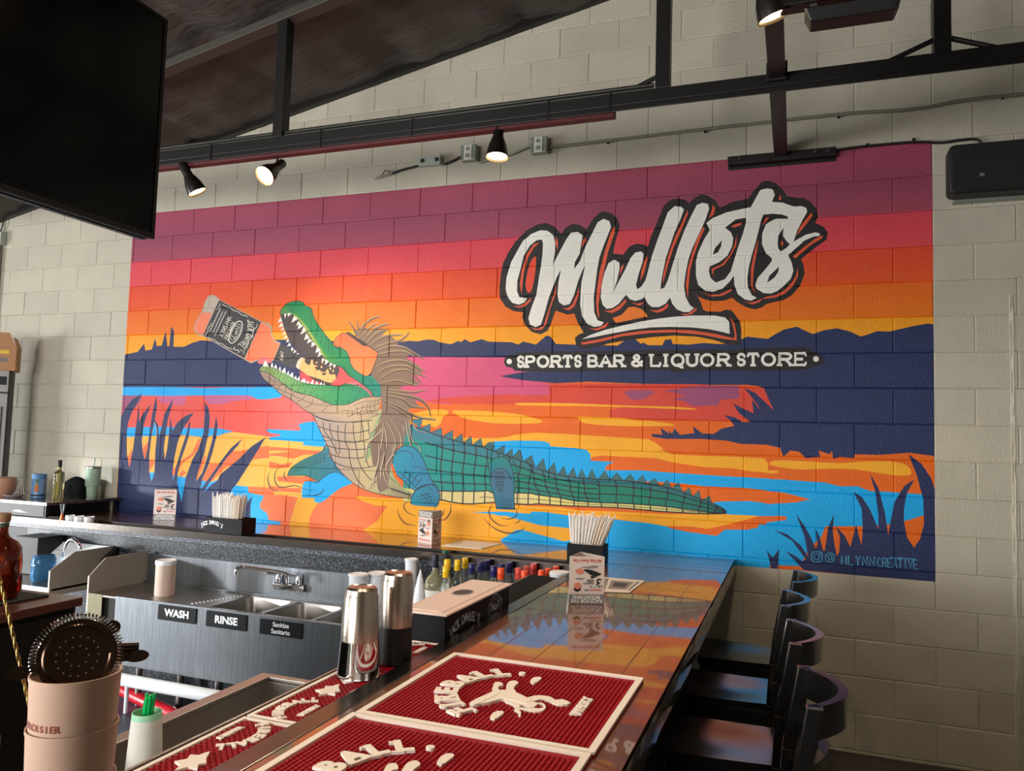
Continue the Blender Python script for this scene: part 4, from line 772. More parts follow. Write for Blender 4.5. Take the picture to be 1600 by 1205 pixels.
def score(ci):
    r, x0, x1, z0, z1 = CELLS[ci]; q = pj(np.array([[x0, 0, z0], [x1, 0, z0], [x1, 0, z1], [x0, 0, z1]]))
    cx, cy = q.mean(0)
    if not (-20 < cx < 1620 and -20 < cy < 1225) or (z1 < 1.05 and x1 < -1.1) or (cx < 235 and cy < 330) or z0 > roofz((x0+x1)/2): return 0
    x = np.clip(q[:, 0], 0, 1600); y = np.clip(q[:, 1], 0, 1205)
    return abs(sum(x[i]*y[(i+1) % 4]-x[(i+1) % 4]*y[i] for i in range(4)))/2
order = sorted(range(len(CELLS)), key=lambda i: -score(i)); near = set(i for i in order[:300] if score(i) > 0)
rest = ([], [], [])
for ci in range(len(CELLS)):
    d = block_data(ci)
    if ci in near:
        o = bpy.data.objects.new('concrete_block', block_mesh('concrete_block', d)); COL.objects.link(o); o.parent = back
    else:
        n0 = len(rest[0]); rest[0].extend(d[0]); rest[1].extend(tuple(i+n0 for i in f) for f in d[1]); rest[2].extend(d[2])
o = bpy.data.objects.new('concrete_blocks_beyond', block_mesh('concrete_blocks_beyond', rest)); COL.objects.link(o); o.parent = back; o['kind'] = 'stuff'
# ================================================================ CEILING STEEL, LAMPS, WALL FIXTURES
mat('red_wrap', (84, 30, 34), rough=.6, bump=.3, bscale=40)
mat('conduit_dark', (52, 52, 46), rough=.4, metal=.3)
mat('grey_steel', (70, 68, 62), rough=.5, metal=.2)
fr = thing('roof_frame', 'black steel roof frame with beams, posts and rafter above the mural', 'steel frame')
YB, ZB = -1.06, 3.44
XE = XR-.02
g = G().box((XL+3.2, YB-.035, ZB-.03), (XE, YB+.035, ZB+.035)); g.box((XL+3.2, YB-.035, ZB-.06), (XE, YB-.028, ZB-.03)); g.build('beam', 'black_steel', fr, bevel=.004)
G().box((-5.6, YB-.02, ZB-.075), (-1.6, YB+.03, ZB-.03)).build('lamp_track', 'red_wrap', fr)
for dz in (.046, .068): G().tube([(XL+.5, YB-.025+dz*.3, ZB+dz), (-1.4, YB-.025+dz*.3, ZB+dz)], .011, 10).build('conduit', 'conduit_dark', fr, smooth=40)
for x in (-4.15, -3.35, -2.75, -1.95, -1.62):
    g = G().box((x-.004, YB-.040, ZB-.064), (x+.004, YB-.034, ZB+.045)); g.build('cable_tie', 'black_steel', fr)
S_R = .052
xr0, xr1 = XL+.1, XE
for x in (-3.66, -1.355, -.115, 1.2, 2.6): G().box((x-.035, YB-.035, ZB+.035), (x+.035, YB+.035, roofz(x)-.09)).build('post', 'black_steel', fr, bevel=.003)
for x, d in ((-1.355, -1), (-.115, -1), (-.115, 1)): G().tube([(x+d*.03, YB, ZB+.11), (x+d*.22, YB, ZB+.035)], .012, 8).build('brace', 'black_steel', fr, smooth=40)
def slope_beam(y, h, w, m, name):
    v = []
    for z_ in (-h, 0):
        for (x, y_) in ((xr0, y-w), (xr1, y-w), (xr1, y+w), (xr0, y+w)): v.append((x, y_, roofz(x)-.055+z_))
    return G().hexa(v).build(name, m, fr, bevel=.004)
slope_beam(YB, .055, .045, 'grey_steel', 'rafter'); slope_beam(-3.6, .1, .045, 'black_steel', 'rafter'); slope_beam(-6.3, .1, .045, 'black_steel', 'rafter')
G().box((-.85, -3.6, ZB), (-.775, -.03, ZB+.075)).build('cross_beam', 'black_steel', fr, bevel=.003)
G().box((-.86, YB-.06, ZB-.01), (-.765, YB+.05, ZB+.08)).build('joint_plate', 'black_steel', fr, bevel=.003)
g = G().box((-1.12, -.06, ZT-.055), (-.505, -.004, ZT-.005)); g.box((-1.12, -.012, ZT-.075), (-.505, -.004, ZT-.055)); g.build('wall_bracket', 'black_steel', fr, bevel=.003)
for x in (-1.05, -.62, -.55): G().lathe([(.008, 0), (.008, .012)], (x, -.065, ZT-.03), 8, M=Matrix.Rotation(R_(90), 3, 'X'), closed=True).build('bolt', 'grey_steel', fr)
Y2 = -2.05
G().box((-.78, Y2-.035, 3.25), (XE, Y2+.035, 3.33)).build('beam', 'black_steel', fr, bevel=.004)
for x in (-.74, 1.0, 2.9): G().box((x-.03, Y2-.03, 3.33), (x+.03, Y2+.03, roofz(x)-.05)).build('post', 'black_steel', fr)
# black heater box under the nearer beam
hp0, hp1 = onY(1256, 30, Y2), onY(1408, 6, Y2)
h = thing('ceiling_heater', 'black metal box hanging under the nearest roof beam', 'heater', (float(hp0[0]+hp1[0])/2, Y2, 0))
hw = float(hp1[0]-hp0[0])/2
g = G(); g.hexa([(-hw+.02, -.04, 3.175), (hw-.02, -.04, 3.175), (hw-.02, .04, 3.175), (-hw+.02, .04, 3.175), (-hw, -.05, 3.225), (hw, -.05, 3.225), (hw, .05, 3.225), (-hw, .05, 3.225)]); g.build('housing', 'black_steel', h, bevel=.006)
for s in (-1, 1): G().box((s*hw*.8-.012, -.02, 3.225), (s*hw*.8+.012, .02, 3.25)).build('hanger', 'grey_steel', h)
# track lamps
mat('lamp_black', (24, 20, 18), rough=.28, spec=.6); mat('lamp_inside', (196, 120, 60), rough=.5)
mat('bulb_glow', (255, 214, 160), rough=.5, emit=(255, 206, 140), estr=22)
def track_lamp(pos, aim, label, power, hang):
    t = thing('track_lamp', label, 'lamp', pos, group='track lamps')
    d = Vector(aim).normalized(); q = d.to_track_quat('Z', 'Y').to_matrix()
    G().lathe([(.0, -.115), (.024, -.115), (.028, -.108), (.029, -.035), (.034, -.02), (.052, .03), (.060, .072), (.0615, .09), (.0595, .09), (.050, .035), (.032, -.01)], (0, 0, 0), 28, M=q).build('shade', 'lamp_black', t, smooth=35)
    G().lathe([(0, .083), (.03, .083), (.052, .079), (.055, .06)], (0, 0, 0), 24, M=q).build('bulb', 'bulb_glow', t, smooth=60)
    up = Vector((0, 0, hang))
    a = q @ Vector((0, .03, -.07)); G().tube([a, a+Vector((0, .01, .03)), Vector((a.x*.3, a.y*.3, hang-.02)), Vector((0, 0, hang))], .006, 8).build('yoke', 'lamp_black', t, smooth=40)
    G().lathe([(.014, hang-.035), (.014, hang)], (0, 0, 0), 12, closed=True).build('mount', 'lamp_black', t, smooth=40)
    L = bpy.data.lights.new('lamp_light', 'SPOT'); L.energy = power; L.color = (1, .80, .58); L.spot_size = R_(112); L.spot_blend = .9; L.shadow_soft_size = .045
    lo_ = bpy.data.objects.new('lamp_light', L); COL.objects.link(lo_); lo_.parent = t; lo_.location = d*.115; lo_.rotation_euler = d.to_track_quat('-Z', 'Y').to_euler()
    return t
track_lamp(tuple(onY(298, 281, YB)), (.40, .30, -.86), 'black track lamp tilted to the right, nearest the television', 120, .115)
track_lamp(tuple(onY(426, 266, YB)), (-.05, -.72, -.62), 'black track lamp turned so its bright bulb faces the room', 70, .12)
track_lamp(tuple(onY(778, 222, YB)), (.02, -.12, -1), 'black track lamp pointing straight down beside the two socket boxes', 60, .125)
track_lamp(tuple(onY(1199, -10, Y2)), (.28, .2, -.9), 'black track lamp cut by the top of the picture above the cross beam', 60, .13)
for i, (x, y) in enumerate(((-1.35, -2.9), (-1.7, -4.1))):  # two extra lamps out of view, added to brighten the mats and near bar
    track_lamp((x, y, 3.5), (-.12+.1*i, .05, -1), ['added unseen fill lamp over the first square mat', 'added unseen fill lamp over the near end of the bar'][i]+', above the picture', 80, roofz(x)-3.5-.02)
# ---------------------------------------------------------------- electrical bits on the wall
mat('galv', (150, 158, 148), rough=.42, metal=.6, bump=.05); mat('grey_box', (168, 176, 166), rough=.5); mat('socket_white', (232, 232, 226), rough=.4)
mat('cable_black', (28, 26, 24), rough=.5); mat('cable_grey', (120, 122, 108), rough=.5); mat('copper', (180, 90, 60), rough=.4, metal=.7)
def outlet(p, label, n):
    t = thing('socket_box', label, 'socket box', tuple(p), group='boxes on the wall')
    G().box((-.06, -.062, -.055), (.06, -.004, .055)).build('box', 'galv', t, bevel=.008)
    f = G().box((-.03, -.068, -.05), (.028, -.062, .05)).build('face_plate', 'socket_white', t, bevel=.003)
    for z in (-.024, .024):
        G().lathe([(.0, 0), (.017, 0), (.017, .003)], (-.001, -.0685, z), 16, M=Matrix.Rotation(R_(90), 3, 'X')).build('socket', 'grey_box', f)
        for s in (-1, 1): G().box((-.001+s*.006-.0012, -.073, z-.004), (-.001+s*.006+.0012, -.0705, z+.004)).build('slot', 'cable_black', f)
    for (a, b) in ((-.052, -.047), (.05, -.047), (-.052, .047), (.05, .047)): G().lathe([(.006, 0), (.006, .005)], (a, -.062, b), 8, M=Matrix.Rotation(R_(90), 3, 'X'), closed=True).build('screw', 'galv', t)
p1_, p2_ = onY(737, 243), onY(846, 231)
outlet(p1_, 'grey socket box left of the lamp that points straight down', 0); outlet(p2_, 'grey socket box right of the lamp that points straight down', 1)
p0_ = onY(676, 254)
t = thing('driver_box', 'flat pale electrical box with two black switches on the wall', 'electrical box', tuple(p0_))
G().box((-.088, -.05, -.034), (.082, -.004, .034)).build('box', 'grey_box', t, bevel=.004)
for s in (-1, 1): G().box((s*.056-.012, -.056, -.013), (s*.056+.012, -.05, .013)).build('switch', 'cable_black', t)
def wall_cable(name, label, px, r, m, y=-.016):
    pts = [tuple(onY(x, yy, y)) for x, yy in px]; pts = catmull(pts, False, 5)
    return tag(G().tube(pts, r, 8).build(name, m, smooth=50), label, 'cable')
wall_cable('cable', 'short black cable between the loose wires and the pale electrical box', [(612, 271), (630, 265), (650, 260), (656, 259)], .008, 'cable_black')
wall_cable('cable', 'short black cable between the pale electrical box and the left socket box', [(694, 257), (706, 252), (718, 246), (725, 242)], .008, 'cable_black')
wall_cable('conduit', 'thin metal conduit joining the two socket boxes behind the lamp', [(749, 254), (765, 249), (795, 242), (815, 234), (833, 226)], .008, 'galv')
wall_cable('conduit', 'long grey conduit running from the right socket box to the right edge', [(858, 230), (900, 226), (1000, 214), (1100, 202), (1200, 191), (1230, 187), (1330, 177), (1400, 173), (1450, 167), (1510, 156), (1600, 147), (1660, 142)], .010, 'cable_grey')
wall_cable('speaker_cable', 'black cable along the top edge of the mural to the speaker', [(1232, 240), (1290, 237), (1330, 231), (1400, 224), (1440, 222), (1470, 223), (1500, 219), (1526, 218), (1535, 228), (1540, 240)], .008, 'cable_black')
t = thing('loose_wires', 'frayed loose wires sticking out of the end of the black cable', 'wires', tuple(onY(612, 271)))
b0 = onY(612, 271)
for i, (px, m) in enumerate((([(613, 271), (602, 266), (597, 274), (587, 279)], 'cable_black'), ([(613, 271), (606, 272), (602, 275), (600, 273)], 'copper'), ([(613, 270), (604, 274), (596, 275), (584, 281)], 'galv'))):
    G().tube([tuple(onY(x, y, -.02-.006*i)-b0) for x, y in px], .004, 6).build('wire', m, t, smooth=50)
for (x, y, cl) in ((950, 224, 'under the long conduit, nearest the right socket box'), (1102, 207, 'under the long conduit, left of the cross beam'), (1310, 184, 'under the long conduit, right of the cross beam'), (1566, 154, 'under the long conduit, above the speaker'), (1355, 227, 'on the speaker cable, nearer the wall bracket'), (1427, 219, 'on the speaker cable, nearer the speaker')):
    p = onY(x, y); tag(G().lathe([(.002, .0), (.008, .003), (.008, .018)], (0, 0, 0), 8, M=Matrix.Rotation(R_(90), 3, 'X'), closed=True).build('cable_clip', 'cable_black', loc=(float(p[0]), 0.0, float(p[2]))), 'small black cable clip '+cl, 'clip', 'cable clips')
# conduit and box at the far left of the wall
pa, pb = onY(7, 330), onY(3, 520)
t = thing('wall_conduit', 'vertical grey conduit with a small box at the left edge of the wall', 'conduit', (float(pa[0]), 0, 0))
zb = float(onY(8, 374)[2])
G().tube([(0, -.03, .4), (0, -.03, zb-.05)], .022, 10).build('pipe', 'cable_grey', t, smooth=40); G().box((-.04, -.06, zb-.06), (.06, -.002, zb+.055)).build('box', 'grey_box', t, bevel=.003)
G().tube([(.0, -.03, zb+.055), (-.015, -.03, zb+.12), (-.005, -.03, zb+.2), (.01, -.03, roofz(float(pa[0]))-.02)], .008, 6).build('cable', 'cable_black', t, smooth=40)
G().tube([(.01, -.03, zb+.055), (.035, -.03, zb+.13), (.03, -.03, zb+.2)], .006, 6).build('cable', 'cable_black', t, smooth=40)
# ---------------------------------------------------------------- speaker
mat('speaker_black', (20, 20, 21), rough=.55); mat('grille', (16, 17, 18), rough=.7, bump=.4, bscale=400); mat('badge', (120, 128, 130), rough=.4, metal=.4)
sp = thing('wall_speaker', 'black wall speaker with rounded corners beside the mural', 'speaker', (.06, 0, 3.1))
W, H = .46, .275
def rrect(x0, z0, x1, z1, r, n=4):
    o = []
    for cx, cz, a in ((x1-r, z1-r, 0), (x0+r, z1-r, 90), (x0+r, z0+r, 180), (x1-r, z0+r, 270)):
        for i in range(n+1): o.append((cx+r*math.cos(R_(a+90*i/n)), cz+r*math.sin(R_(a+90*i/n))))
    return o
Mx = frame((0, -.055, 0), (1, 0, 0), (0, 0, 1))        # local z points to -Y
G().prism(rrect(0, .0, W, H, .03), Mx, .12).build('cabinet', 'speaker_black', sp, smooth=40, bevel=.01)
Mx = frame((0, -.172, 0), (1, 0, 0), (0, 0, 1))
G().prism(rrect(.012, .008, W-.012, H-.008, .025), Mx, .012).build('grille', 'grille', sp, smooth=40, bevel=.003)
G().prism([(.14, .085), (.166, .085), (.162, .1), (.15, .104), (.144, .1)], frame((0, -.184, 0), (1, 0, 0), (0, 0, 1)), .002).build('badge', 'badge', sp)
G().box((.04, -.06, -.012), (W-.03, -.004, .004)).build('bracket', 'galv', sp); G().box((.05, -.055, .004), (W-.04, -.002, .2)).build('back_plate', 'galv', sp)
# ---------------------------------------------------------------- television, seen edge-on to the aisle, hung from the roof
mat('tv_black', (9, 10, 13), rough=.35); mat('tv_screen', (4, 5, 8), rough=.16, spec=.35); mat('tv_trim', (70, 76, 86), rough=.3, metal=.6)
tv = thing('television', 'large black television hanging from the ceiling at the upper left', 'television', (-2.585, -3.66, 2.287))
TW, TH = .625, .70
G().box((-.05, -TW, 0), (-.012, TW, TH)).build('back_case', 'tv_black', tv, bevel=.006)
g = G().box((-.012, -TW, 0), (.004, TW, .016)); g.box((-.012, -TW, TH-.012), (.004, TW, TH)); g.box((-.012, -TW, .016), (.004, -TW+.012, TH-.012)); g.box((-.012, TW-.012, .016), (.004, TW, TH-.012)); g.build('bezel', 'tv_black', tv)
G().box((-.012, -TW+.012, .016), (.001, TW-.012, TH-.012)).build('screen', 'tv_screen', tv)
g = G().box((-.03, -TW+.02, -.006), (-.012, TW-.02, 0)); g.box((-.002, -TW+.01, -.004), (.004, TW-.02, 0)); g.build('bottom_trim', 'tv_trim', tv)
G().box((-.11, -.2, .15), (-.05, .2, .55)).build('mount_plate', 'black_steel', tv); G().tube([(-.09, 0, .35), (-.09, 0, roofz(-2.67)-2.287-.02)], .022, 12).build('ceiling_pole', 'black_steel', tv, smooth=40)
# ================================================================ BAR COUNTER
BZ = 1.025
mat('bar_wood', (112, 66, 38), rough=.34, col2=(84, 46, 26), vscale=5, stretch=(6, .6, 1), coat=1.0, coat_ior=1.9, spec=.6)
mat('bar_wood_x', (116, 70, 42), rough=.34, col2=(88, 50, 28), vscale=5, stretch=(.6, 6, 1), coat=1.0, coat_ior=1.9, spec=.6)
mat('bar_edge', (30, 24, 20), rough=.3, col2=(66, 56, 44), vscale=9, stretch=(1, 6, .35), coat=1.0, coat_ior=1.7)
mat('steel', (164, 160, 155), rough=.34, metal=1.0, bump=.06, bscale=8, stretch=(40, 1, 1), var=.12, vscale=4)
mat('steel_v', (142, 148, 154), rough=.30, metal=1.0, bump=.08, bscale=6, stretch=(26, 26, .8), var=.2, vscale=3)
mat('steel_strip', (104, 98, 94), rough=.2, metal=1.0, bump=.04, bscale=9, stretch=(20, .6, 1))
mat('steel_soft', (176, 168, 156), rough=.45, metal=.55, bump=.05, bscale=6, stretch=(1, .8, 26))
mat('rubber', (26, 25, 25), rough=.75, bump=.7, bscale=260)
mat('black_panel', (20, 19, 18), rough=.5, bump=.05); mat('olive_black', (20, 19, 14), rough=.6, spec=.25)
speckle('speckled_laminate', (9, 10, 13), (128, 140, 154), scale=190, thr=.64, rough=.32)
bar = thing('bar_counter', 'long glossy wooden bar counter wrapping around the bartender area', 'bar counter')
XI, XO = -1.76, -1.058
nb = 5
for seg, (y0, y1, dz) in enumerate(((-5.3, -1.952, 0), (-1.948, -.552, -.0015))):
    for i in range(nb):
        a = XI+(XO-XI)*i/nb; b = XI+(XO-XI)*(i+1)/nb
        G().box((a+.0004, y0, BZ-.035), (b-.0004, y1, BZ+dz)).build('board', 'bar_wood', bar, bevel=.0012)
for i in range(4):
    a = -.55+.546*i/4; b = -.55+.546*(i+1)/4
    G().box((-7.4, a+.0004, BZ-.035), (XO, b-.0004, BZ)).build('board', 'bar_wood_x', bar, bevel=.0012)
# live edge fascia on the guest side: uneven front face
n = 90; v = []; f = []
for i in range(n+1):
    y = -5.3+5.296*i/n
    for k_, z in enumerate((BZ-.002, BZ-.02, BZ-.045, BZ-.078)):
        v.append((XO+.004+.004*mno.noise(Vector((y*9, z*60, 3)))+(.002, .006, .007, .002)[k_], y, z))
for i in range(n):
    for k_ in range(3): a = i*4+k_; f.append((a, a+1, a+5, a+4))
g = G().add(v, f); g.box((XO-.03, -5.3, BZ-.078), (XO+.004, -.004, BZ-.036)); g.build('edge_fascia', 'bar_edge', bar, smooth=60)
# steel nosing strip and drip rail on the bartender side
g = G().box((-1.822, -5.3, BZ-.04), (-1.762, -.66, BZ+.001)); g.build('steel_strip', 'steel_strip', bar, bevel=.002)
g = G().box((-2.005, -5.3, .985), (-1.822, -1.02, .994)); g.box((-2.012, -5.3, .94), (-2.004, -1.02, 1.004)); g.build('drip_rail', 'steel', bar, bevel=.001)
g = G().box((-7.4, -.674, .985), (-1.83, -.552, .992)); g.box((-7.4, -.682, .975), (-1.83, -.672, BZ-.004)); g.box((-7.4, -.57, .985), (-1.83, -.552, BZ+.001)); g.build('drip_rail', 'steel_strip', bar, bevel=.001)
g = G().box((-7.4, -.676, BZ-.082), (-1.83, -.65, .985)); g.build('edge_fascia', speckle('granite_lip', (44, 48, 56), (120, 128, 140), 120, .58, .3), bar, bevel=.003)
# ribbed rubber mat in the far rail
g = G(); g.box((-5.35, -.668, .992), (-1.87, -.572, 1.000))
for i in range(230): x = -5.35+.0151*i; g.box((x, -.667, 1.0), (x+.009, -.573, 1.008))
tag(g.build('rail_mat', 'rubber'), 'long ribbed black rubber mat in the rail of the far bar', 'bar mat')
G().box((-6.08, -.63, 0), (-1.95, -.60, .943)).build('die_panel', 'speckled_laminate', bar, bevel=.004)
G().box((-7.35, -.60, 0), (-6.08, -.56, .943)).build('die_panel', 'black_panel', bar)
G().box((-1.80, -5.25, 0), (-1.37, -.6, .985)).build('bar_base', 'black_panel', bar, bevel=.003)
G().box((-7.35, -.55, 0), (-1.95, -.05, .985)).build('bar_base', 'black_panel', bar)
tg = G().box((-1.995, -1.79, .994), (-1.83, -1.03, 1.006))
rm = random.Random(5)
for i in range(16):
    for j in range(74):
        x = -1.992+.0101*i; y = -1.785+.0102*j; tg.box((x, y, 1.006), (x+.006, y+.006, 1.010))
tag(tg.build('rubber_mat', 'rubber'), 'black studded rubber mat on the bar rail past the napkin box', 'bar mat')
# ---------------------------------------------------------------- steel well beside the rail
wl = thing('underbar_well', 'open stainless trough fixed under the bar rail', 'sink well', (-2.165, -3.3, 0))
x0, x1, y0, y1, zt, zf = -.165, .15, -1.2, .57, .93, .845
g = G(); g.box((x0, y0, zt-.012), (x0+.045, y1, zt)); g.box((x1-.03, y0, zt-.012), (x1, y1, zt)); g.box((x0+.045, y1-.03, zt-.012), (x1-.03, y1, zt)); g.build('rim', 'steel', wl, bevel=.003)
g = G(); g.box((x0+.035, y0, zf), (x0+.045, y1-.03, zt-.012)); g.box((x1-.04, y0, zf), (x1-.03, y1-.03, zt-.012)); g.box((x0+.045, y1-.04, zf), (x1-.04, y1-.03, zt-.012)); g.build('wall', 'steel', wl)
g = G(); g.box((x0+.045, y0, zf-.008), (x1-.04, y1-.04, zf)); g.build('floor_plate', 'steel', wl)
g = G(); g.box((x0, y0, zt-.05), (x0+.008, y1, zt-.012)); g.box((x0, y1-.008, zt-.05), (x1, y1, zt-.012)); g.build('skirt', 'steel', wl)
for (a, b) in ((x0+.02, y1-.03), (x0+.02, y0+.1)): G().tube([(a, b, 0), (a, b, zt-.02)], .016, 10).build('leg', 'steel', wl, smooth=40)
# ---------------------------------------------------------------- three-compartment sink
sk_ = thing('bar_sink', 'stainless three-compartment bar sink with signs on its front', 'sink', (0, 0, 0))
SZ, SF, SB = .655, -1.125, -.66
XS0, XS1 = -4.90, -3.02
bas = [(-3.98, -3.64), (-3.60, -3.28), (-3.25, -3.05)]
g = G(); g.box((XS0, SF, SZ-.012), (bas[0][0], SB, SZ)); g.box((bas[0][0], SF, SZ-.012), (XS1, SF+.05, SZ)); g.box((bas[0][0], SB-.06, SZ-.012), (XS1, SB, SZ))
for i in range(3):
    e = bas[i+1][0] if i < 2 else XS1; g.box((bas[i][1], SF+.05, SZ-.012), (e, SB-.06, SZ))
g.build('deck', 'steel', sk_, bevel=.003)
for a, b in bas:
    v = []; c0 = rrect(a, SF+.05, b, SB-.06, .05, 3); c1 = rrect(a+.03, SF+.08, b-.03, SB-.09, .06, 3)
    g = G(); n = len(c0); g.add([(x, y, SZ-.004) for x, y in c0]+[(x, y, SZ-.2) for x, y in c1], [((i+1) % n, i, n+i, n+(i+1) % n) for i in range(n)]+[tuple(range(n, 2*n))]); g.build('basin', 'steel', sk_, smooth=50)
g = G().box((XS0, SB, SZ-.012), (XS1, SB+.012, .845)); g.box((XS0, SB+.012, .835), (XS1, SB+.028, .847)); g.box((XS0, SB-.03, SZ), (XS1, SB, SZ+.012)); g.build('backsplash', 'steel_v', sk_, bevel=.002)
G().box((-4.66, SF-.004, .25), (XS1, SF+.006, SZ+.006)).build('front_panel', 'steel_v', sk_, bevel=.004)
G().prism([(SF, .25), (SB, .25), (SB, .86), (SF+.12, .86), (SF, .76)], frame((XS0, 0, 0), (0, 1, 0), (0, 0, 1)), .012).build('end_splash', 'steel_soft', sk_, bevel=.001)
for i in range(14): G().box((-4.14+.008*i, SF+.07+.024*i, SZ), (-4.12+.008*i, SF+.08+.024*i, SZ+.003)).build('drain_groove', 'steel', sk_)
for x in (-4.5, -4.18, -3.9, -3.1):
    for y in (SF+.06, SB-.05):
        l = G().tube([(x, y, .03), (x, y, .26)], .019, 12).build('leg', 'steel', sk_, smooth=40); G().tube([(x, y, 0), (x, y, .07)], .014, 10).build('foot', 'steel', l, smooth=40)
mat('sign_black', (10, 12, 16), rough=.5, spec=.15); mat('sign_white', (228, 232, 236), rough=.5)
for px, tx, sz, bd in (([(247, 944), (306, 952), (305, 976), (246, 968)], ['WASH'], .058, .0022), ([(322, 954), (385, 962), (384, 987), (321, 979)], ['RINSE'], .058, .0022), ([(406, 967), (472, 975), (471, 999), (405, 991)], ['Sanitize', 'Sanitario'], .036, .0006)):
    q = [onY(x, y, SF-.012) for x, y in px]; xa = float(q[0][0]+q[3][0])/2; xb = float(q[1][0]+q[2][0])/2; za = float(q[2][2]+q[3][2])/2; zb_ = float(q[0][2]+q[1][2])/2
    s_ = G().prism(rrect(xa, za, xb, zb_, .006), frame((0, SF-.004, 0), (1, 0, 0), (0, 0, 1)), .006).build('sign', 'sign_black', sk_)
    g = G()
    for i, t in enumerate(tx): add_text(g, t, frame(((xa+xb)/2, SF-.0105, (za+zb_)/2+(0 if len(tx) == 1 else .019-.038*i)), (1, 0, 0), (0, 0, 1)), sz, bd, xs=1.0 if len(tx) > 1 else 1.08)
    g.build('lettering', 'sign_white', s_)
mat('chrome', (214, 216, 220), rough=.08, metal=1.0)
fx, fy = -3.72, SB-.03
fa = G().box((fx-.115, SB-.035, .705), (fx+.115, SB, .755)).build('faucet', 'chrome', sk_, smooth=40, bevel=.014)
g = G(); g.tube(catmull([(fx, SB-.03, .75), (fx, SB-.035, .80), (fx-.02, SB-.06, .82), (fx-.12, SB-.18, .855), (fx-.175, SB-.25, .872), (fx-.195, SB-.275, .862), (fx-.198, SB-.28, .83)], False, 6), .011, 12); g.build('spout', 'chrome', fa, smooth=50)
for s, c in ((-1, (200, 40, 40)), (1, (60, 90, 200))):
    g = G(); g.lathe([(.016, 0), (.018, .03), (.012, .05), (.012, .06)], (fx+s*.075, SB-.025, .75), 12, closed=True); g.tube([(fx+s*.075, SB-.025, .80), (fx+s*.075-.05, SB-.075, .812)], [.006, .009], 8); g.build('handle', 'chrome', fa, smooth=50)
    G().lathe([(.007, 0), (.007, .003)], (fx+s*.075, SB-.025, .812), 10, closed=True).build('cap', mat('tap_dot_%d' % s, c, rough=.4), fa)
# filler panel left of the sink front
G().box((-4.885, SF-.002, .12), (-4.77, SF+.006, SZ+.004)).build('filler_panel', mat('olive_steel', (104, 100, 78), rough=.4, metal=.6), sk_); G().box((-4.77, SF+.02, .12), (-4.662, SF+.03, SZ-.012)).build('filler_panel', 'olive_black', sk_)
# drain pipe, hose, floor mat behind the bar
mat('pvc', (214, 222, 226), rough=.35); mat('red_hose', (176, 26, 40), rough=.3); mat('blue_floor', (52, 62, 80), rough=.4, bump=.2, bscale=60)
pz = .20
tp = thing('drain_pipe', 'white plastic drain pipe running below the sink', 'pipe', (0, 0, 0))
G().tube([(-4.62, -1.2, pz), (-3.55, -1.2, pz-.005)], .036, 16).build('pipe', 'pvc', tp, smooth=40); G().tube([(-3.62, -1.2, pz-.004), (-3.5, -1.2, pz-.006)], .044, 16).build('coupling', 'pvc', tp, smooth=40)
G().tube([(-4.6, -1.2, pz), (-4.585, -1.2, pz)], .039, 16).build('ring', 'rubber', tp, smooth=40)
for x in (-4.45, -3.7): G().tube([(x, -1.2, 0), (x, -1.2, pz-.03)], .012, 8).build('support', 'pvc', tp, smooth=40)
tag(G().tube(catmull([(-4.7, -1.0, .06), (-4.5, -1.06, .05), (-4.2, -1.14, .04), (-3.9, -1.25, .04), (-3.6, -1.3, .04), (-3.3, -1.28, .04)], False, 6), .038, 12).build('red_hose', 'red_hose', smooth=50), 'thick red hose lying on the floor under the sink', 'hose')
tag(G().box((-4.9, -2.2, 0), (-2.3, -.7, .012)).build('floor_mat', 'blue_floor'), 'dark blue rubber mat on the floor behind the bar', 'floor mat')
# ---------------------------------------------------------------- hand sink beside it
hs = thing('hand_sink', 'small stainless hand sink with side splash left of the large sink', 'sink', (0, 0, 0))
HX0, HX1 = -6.0, -5.2
g = G().box((HX0, SF, SZ-.02), (HX1, SB, SZ)); g.box((HX0, SF-.006, SZ-.12), (HX1, SF+.004, SZ+.004)); g.build('deck', 'steel', hs, bevel=.003)
G().box((HX0, SB, SZ-.02), (HX1, SB+.012, .80)).build('backsplash', 'steel_v', hs)
G().prism([(SF-.02, SZ-.05), (SB, SZ-.05), (SB, .87), (SF+.16, .87), (SF-.02, .77)], frame((HX1-.012, 0, 0), (0, 1, 0), (0, 0, 1)), .012).build('end_splash', 'steel_soft', hs, bevel=.001)
for (a, b) in ((HX1-.06, SF), (HX0, SF), (HX0, SB-.05)): G().box((a, b, 0), (a+.05, b+.05, SZ-.02)).build('leg', 'steel', hs)
gp = onY(122, 905, -.86); gx = float(gp[0])
a = [(gx, -.86, SZ), (gx, -.86, .84), (gx-.012, -.86, .895), (gx-.06, -.86, .925), (gx-.11, -.86, .91), (gx-.135, -.86, .86), (gx-.14, -.86, .80)]
G().tube(catmull(a, False, 6), .013, 12).build('gooseneck', 'chrome', hs, smooth=50)
g = G(); g.lathe([(.02, 0), (.022, .03), (.014, .05), (.0, .055)], (gx-.09, -.86, SZ), 12); g.tube([(gx-.09, -.86, SZ+.05), (gx-.14, -.9, SZ+.06)], .007, 8); g.build('handle', 'chrome', hs, smooth=50)
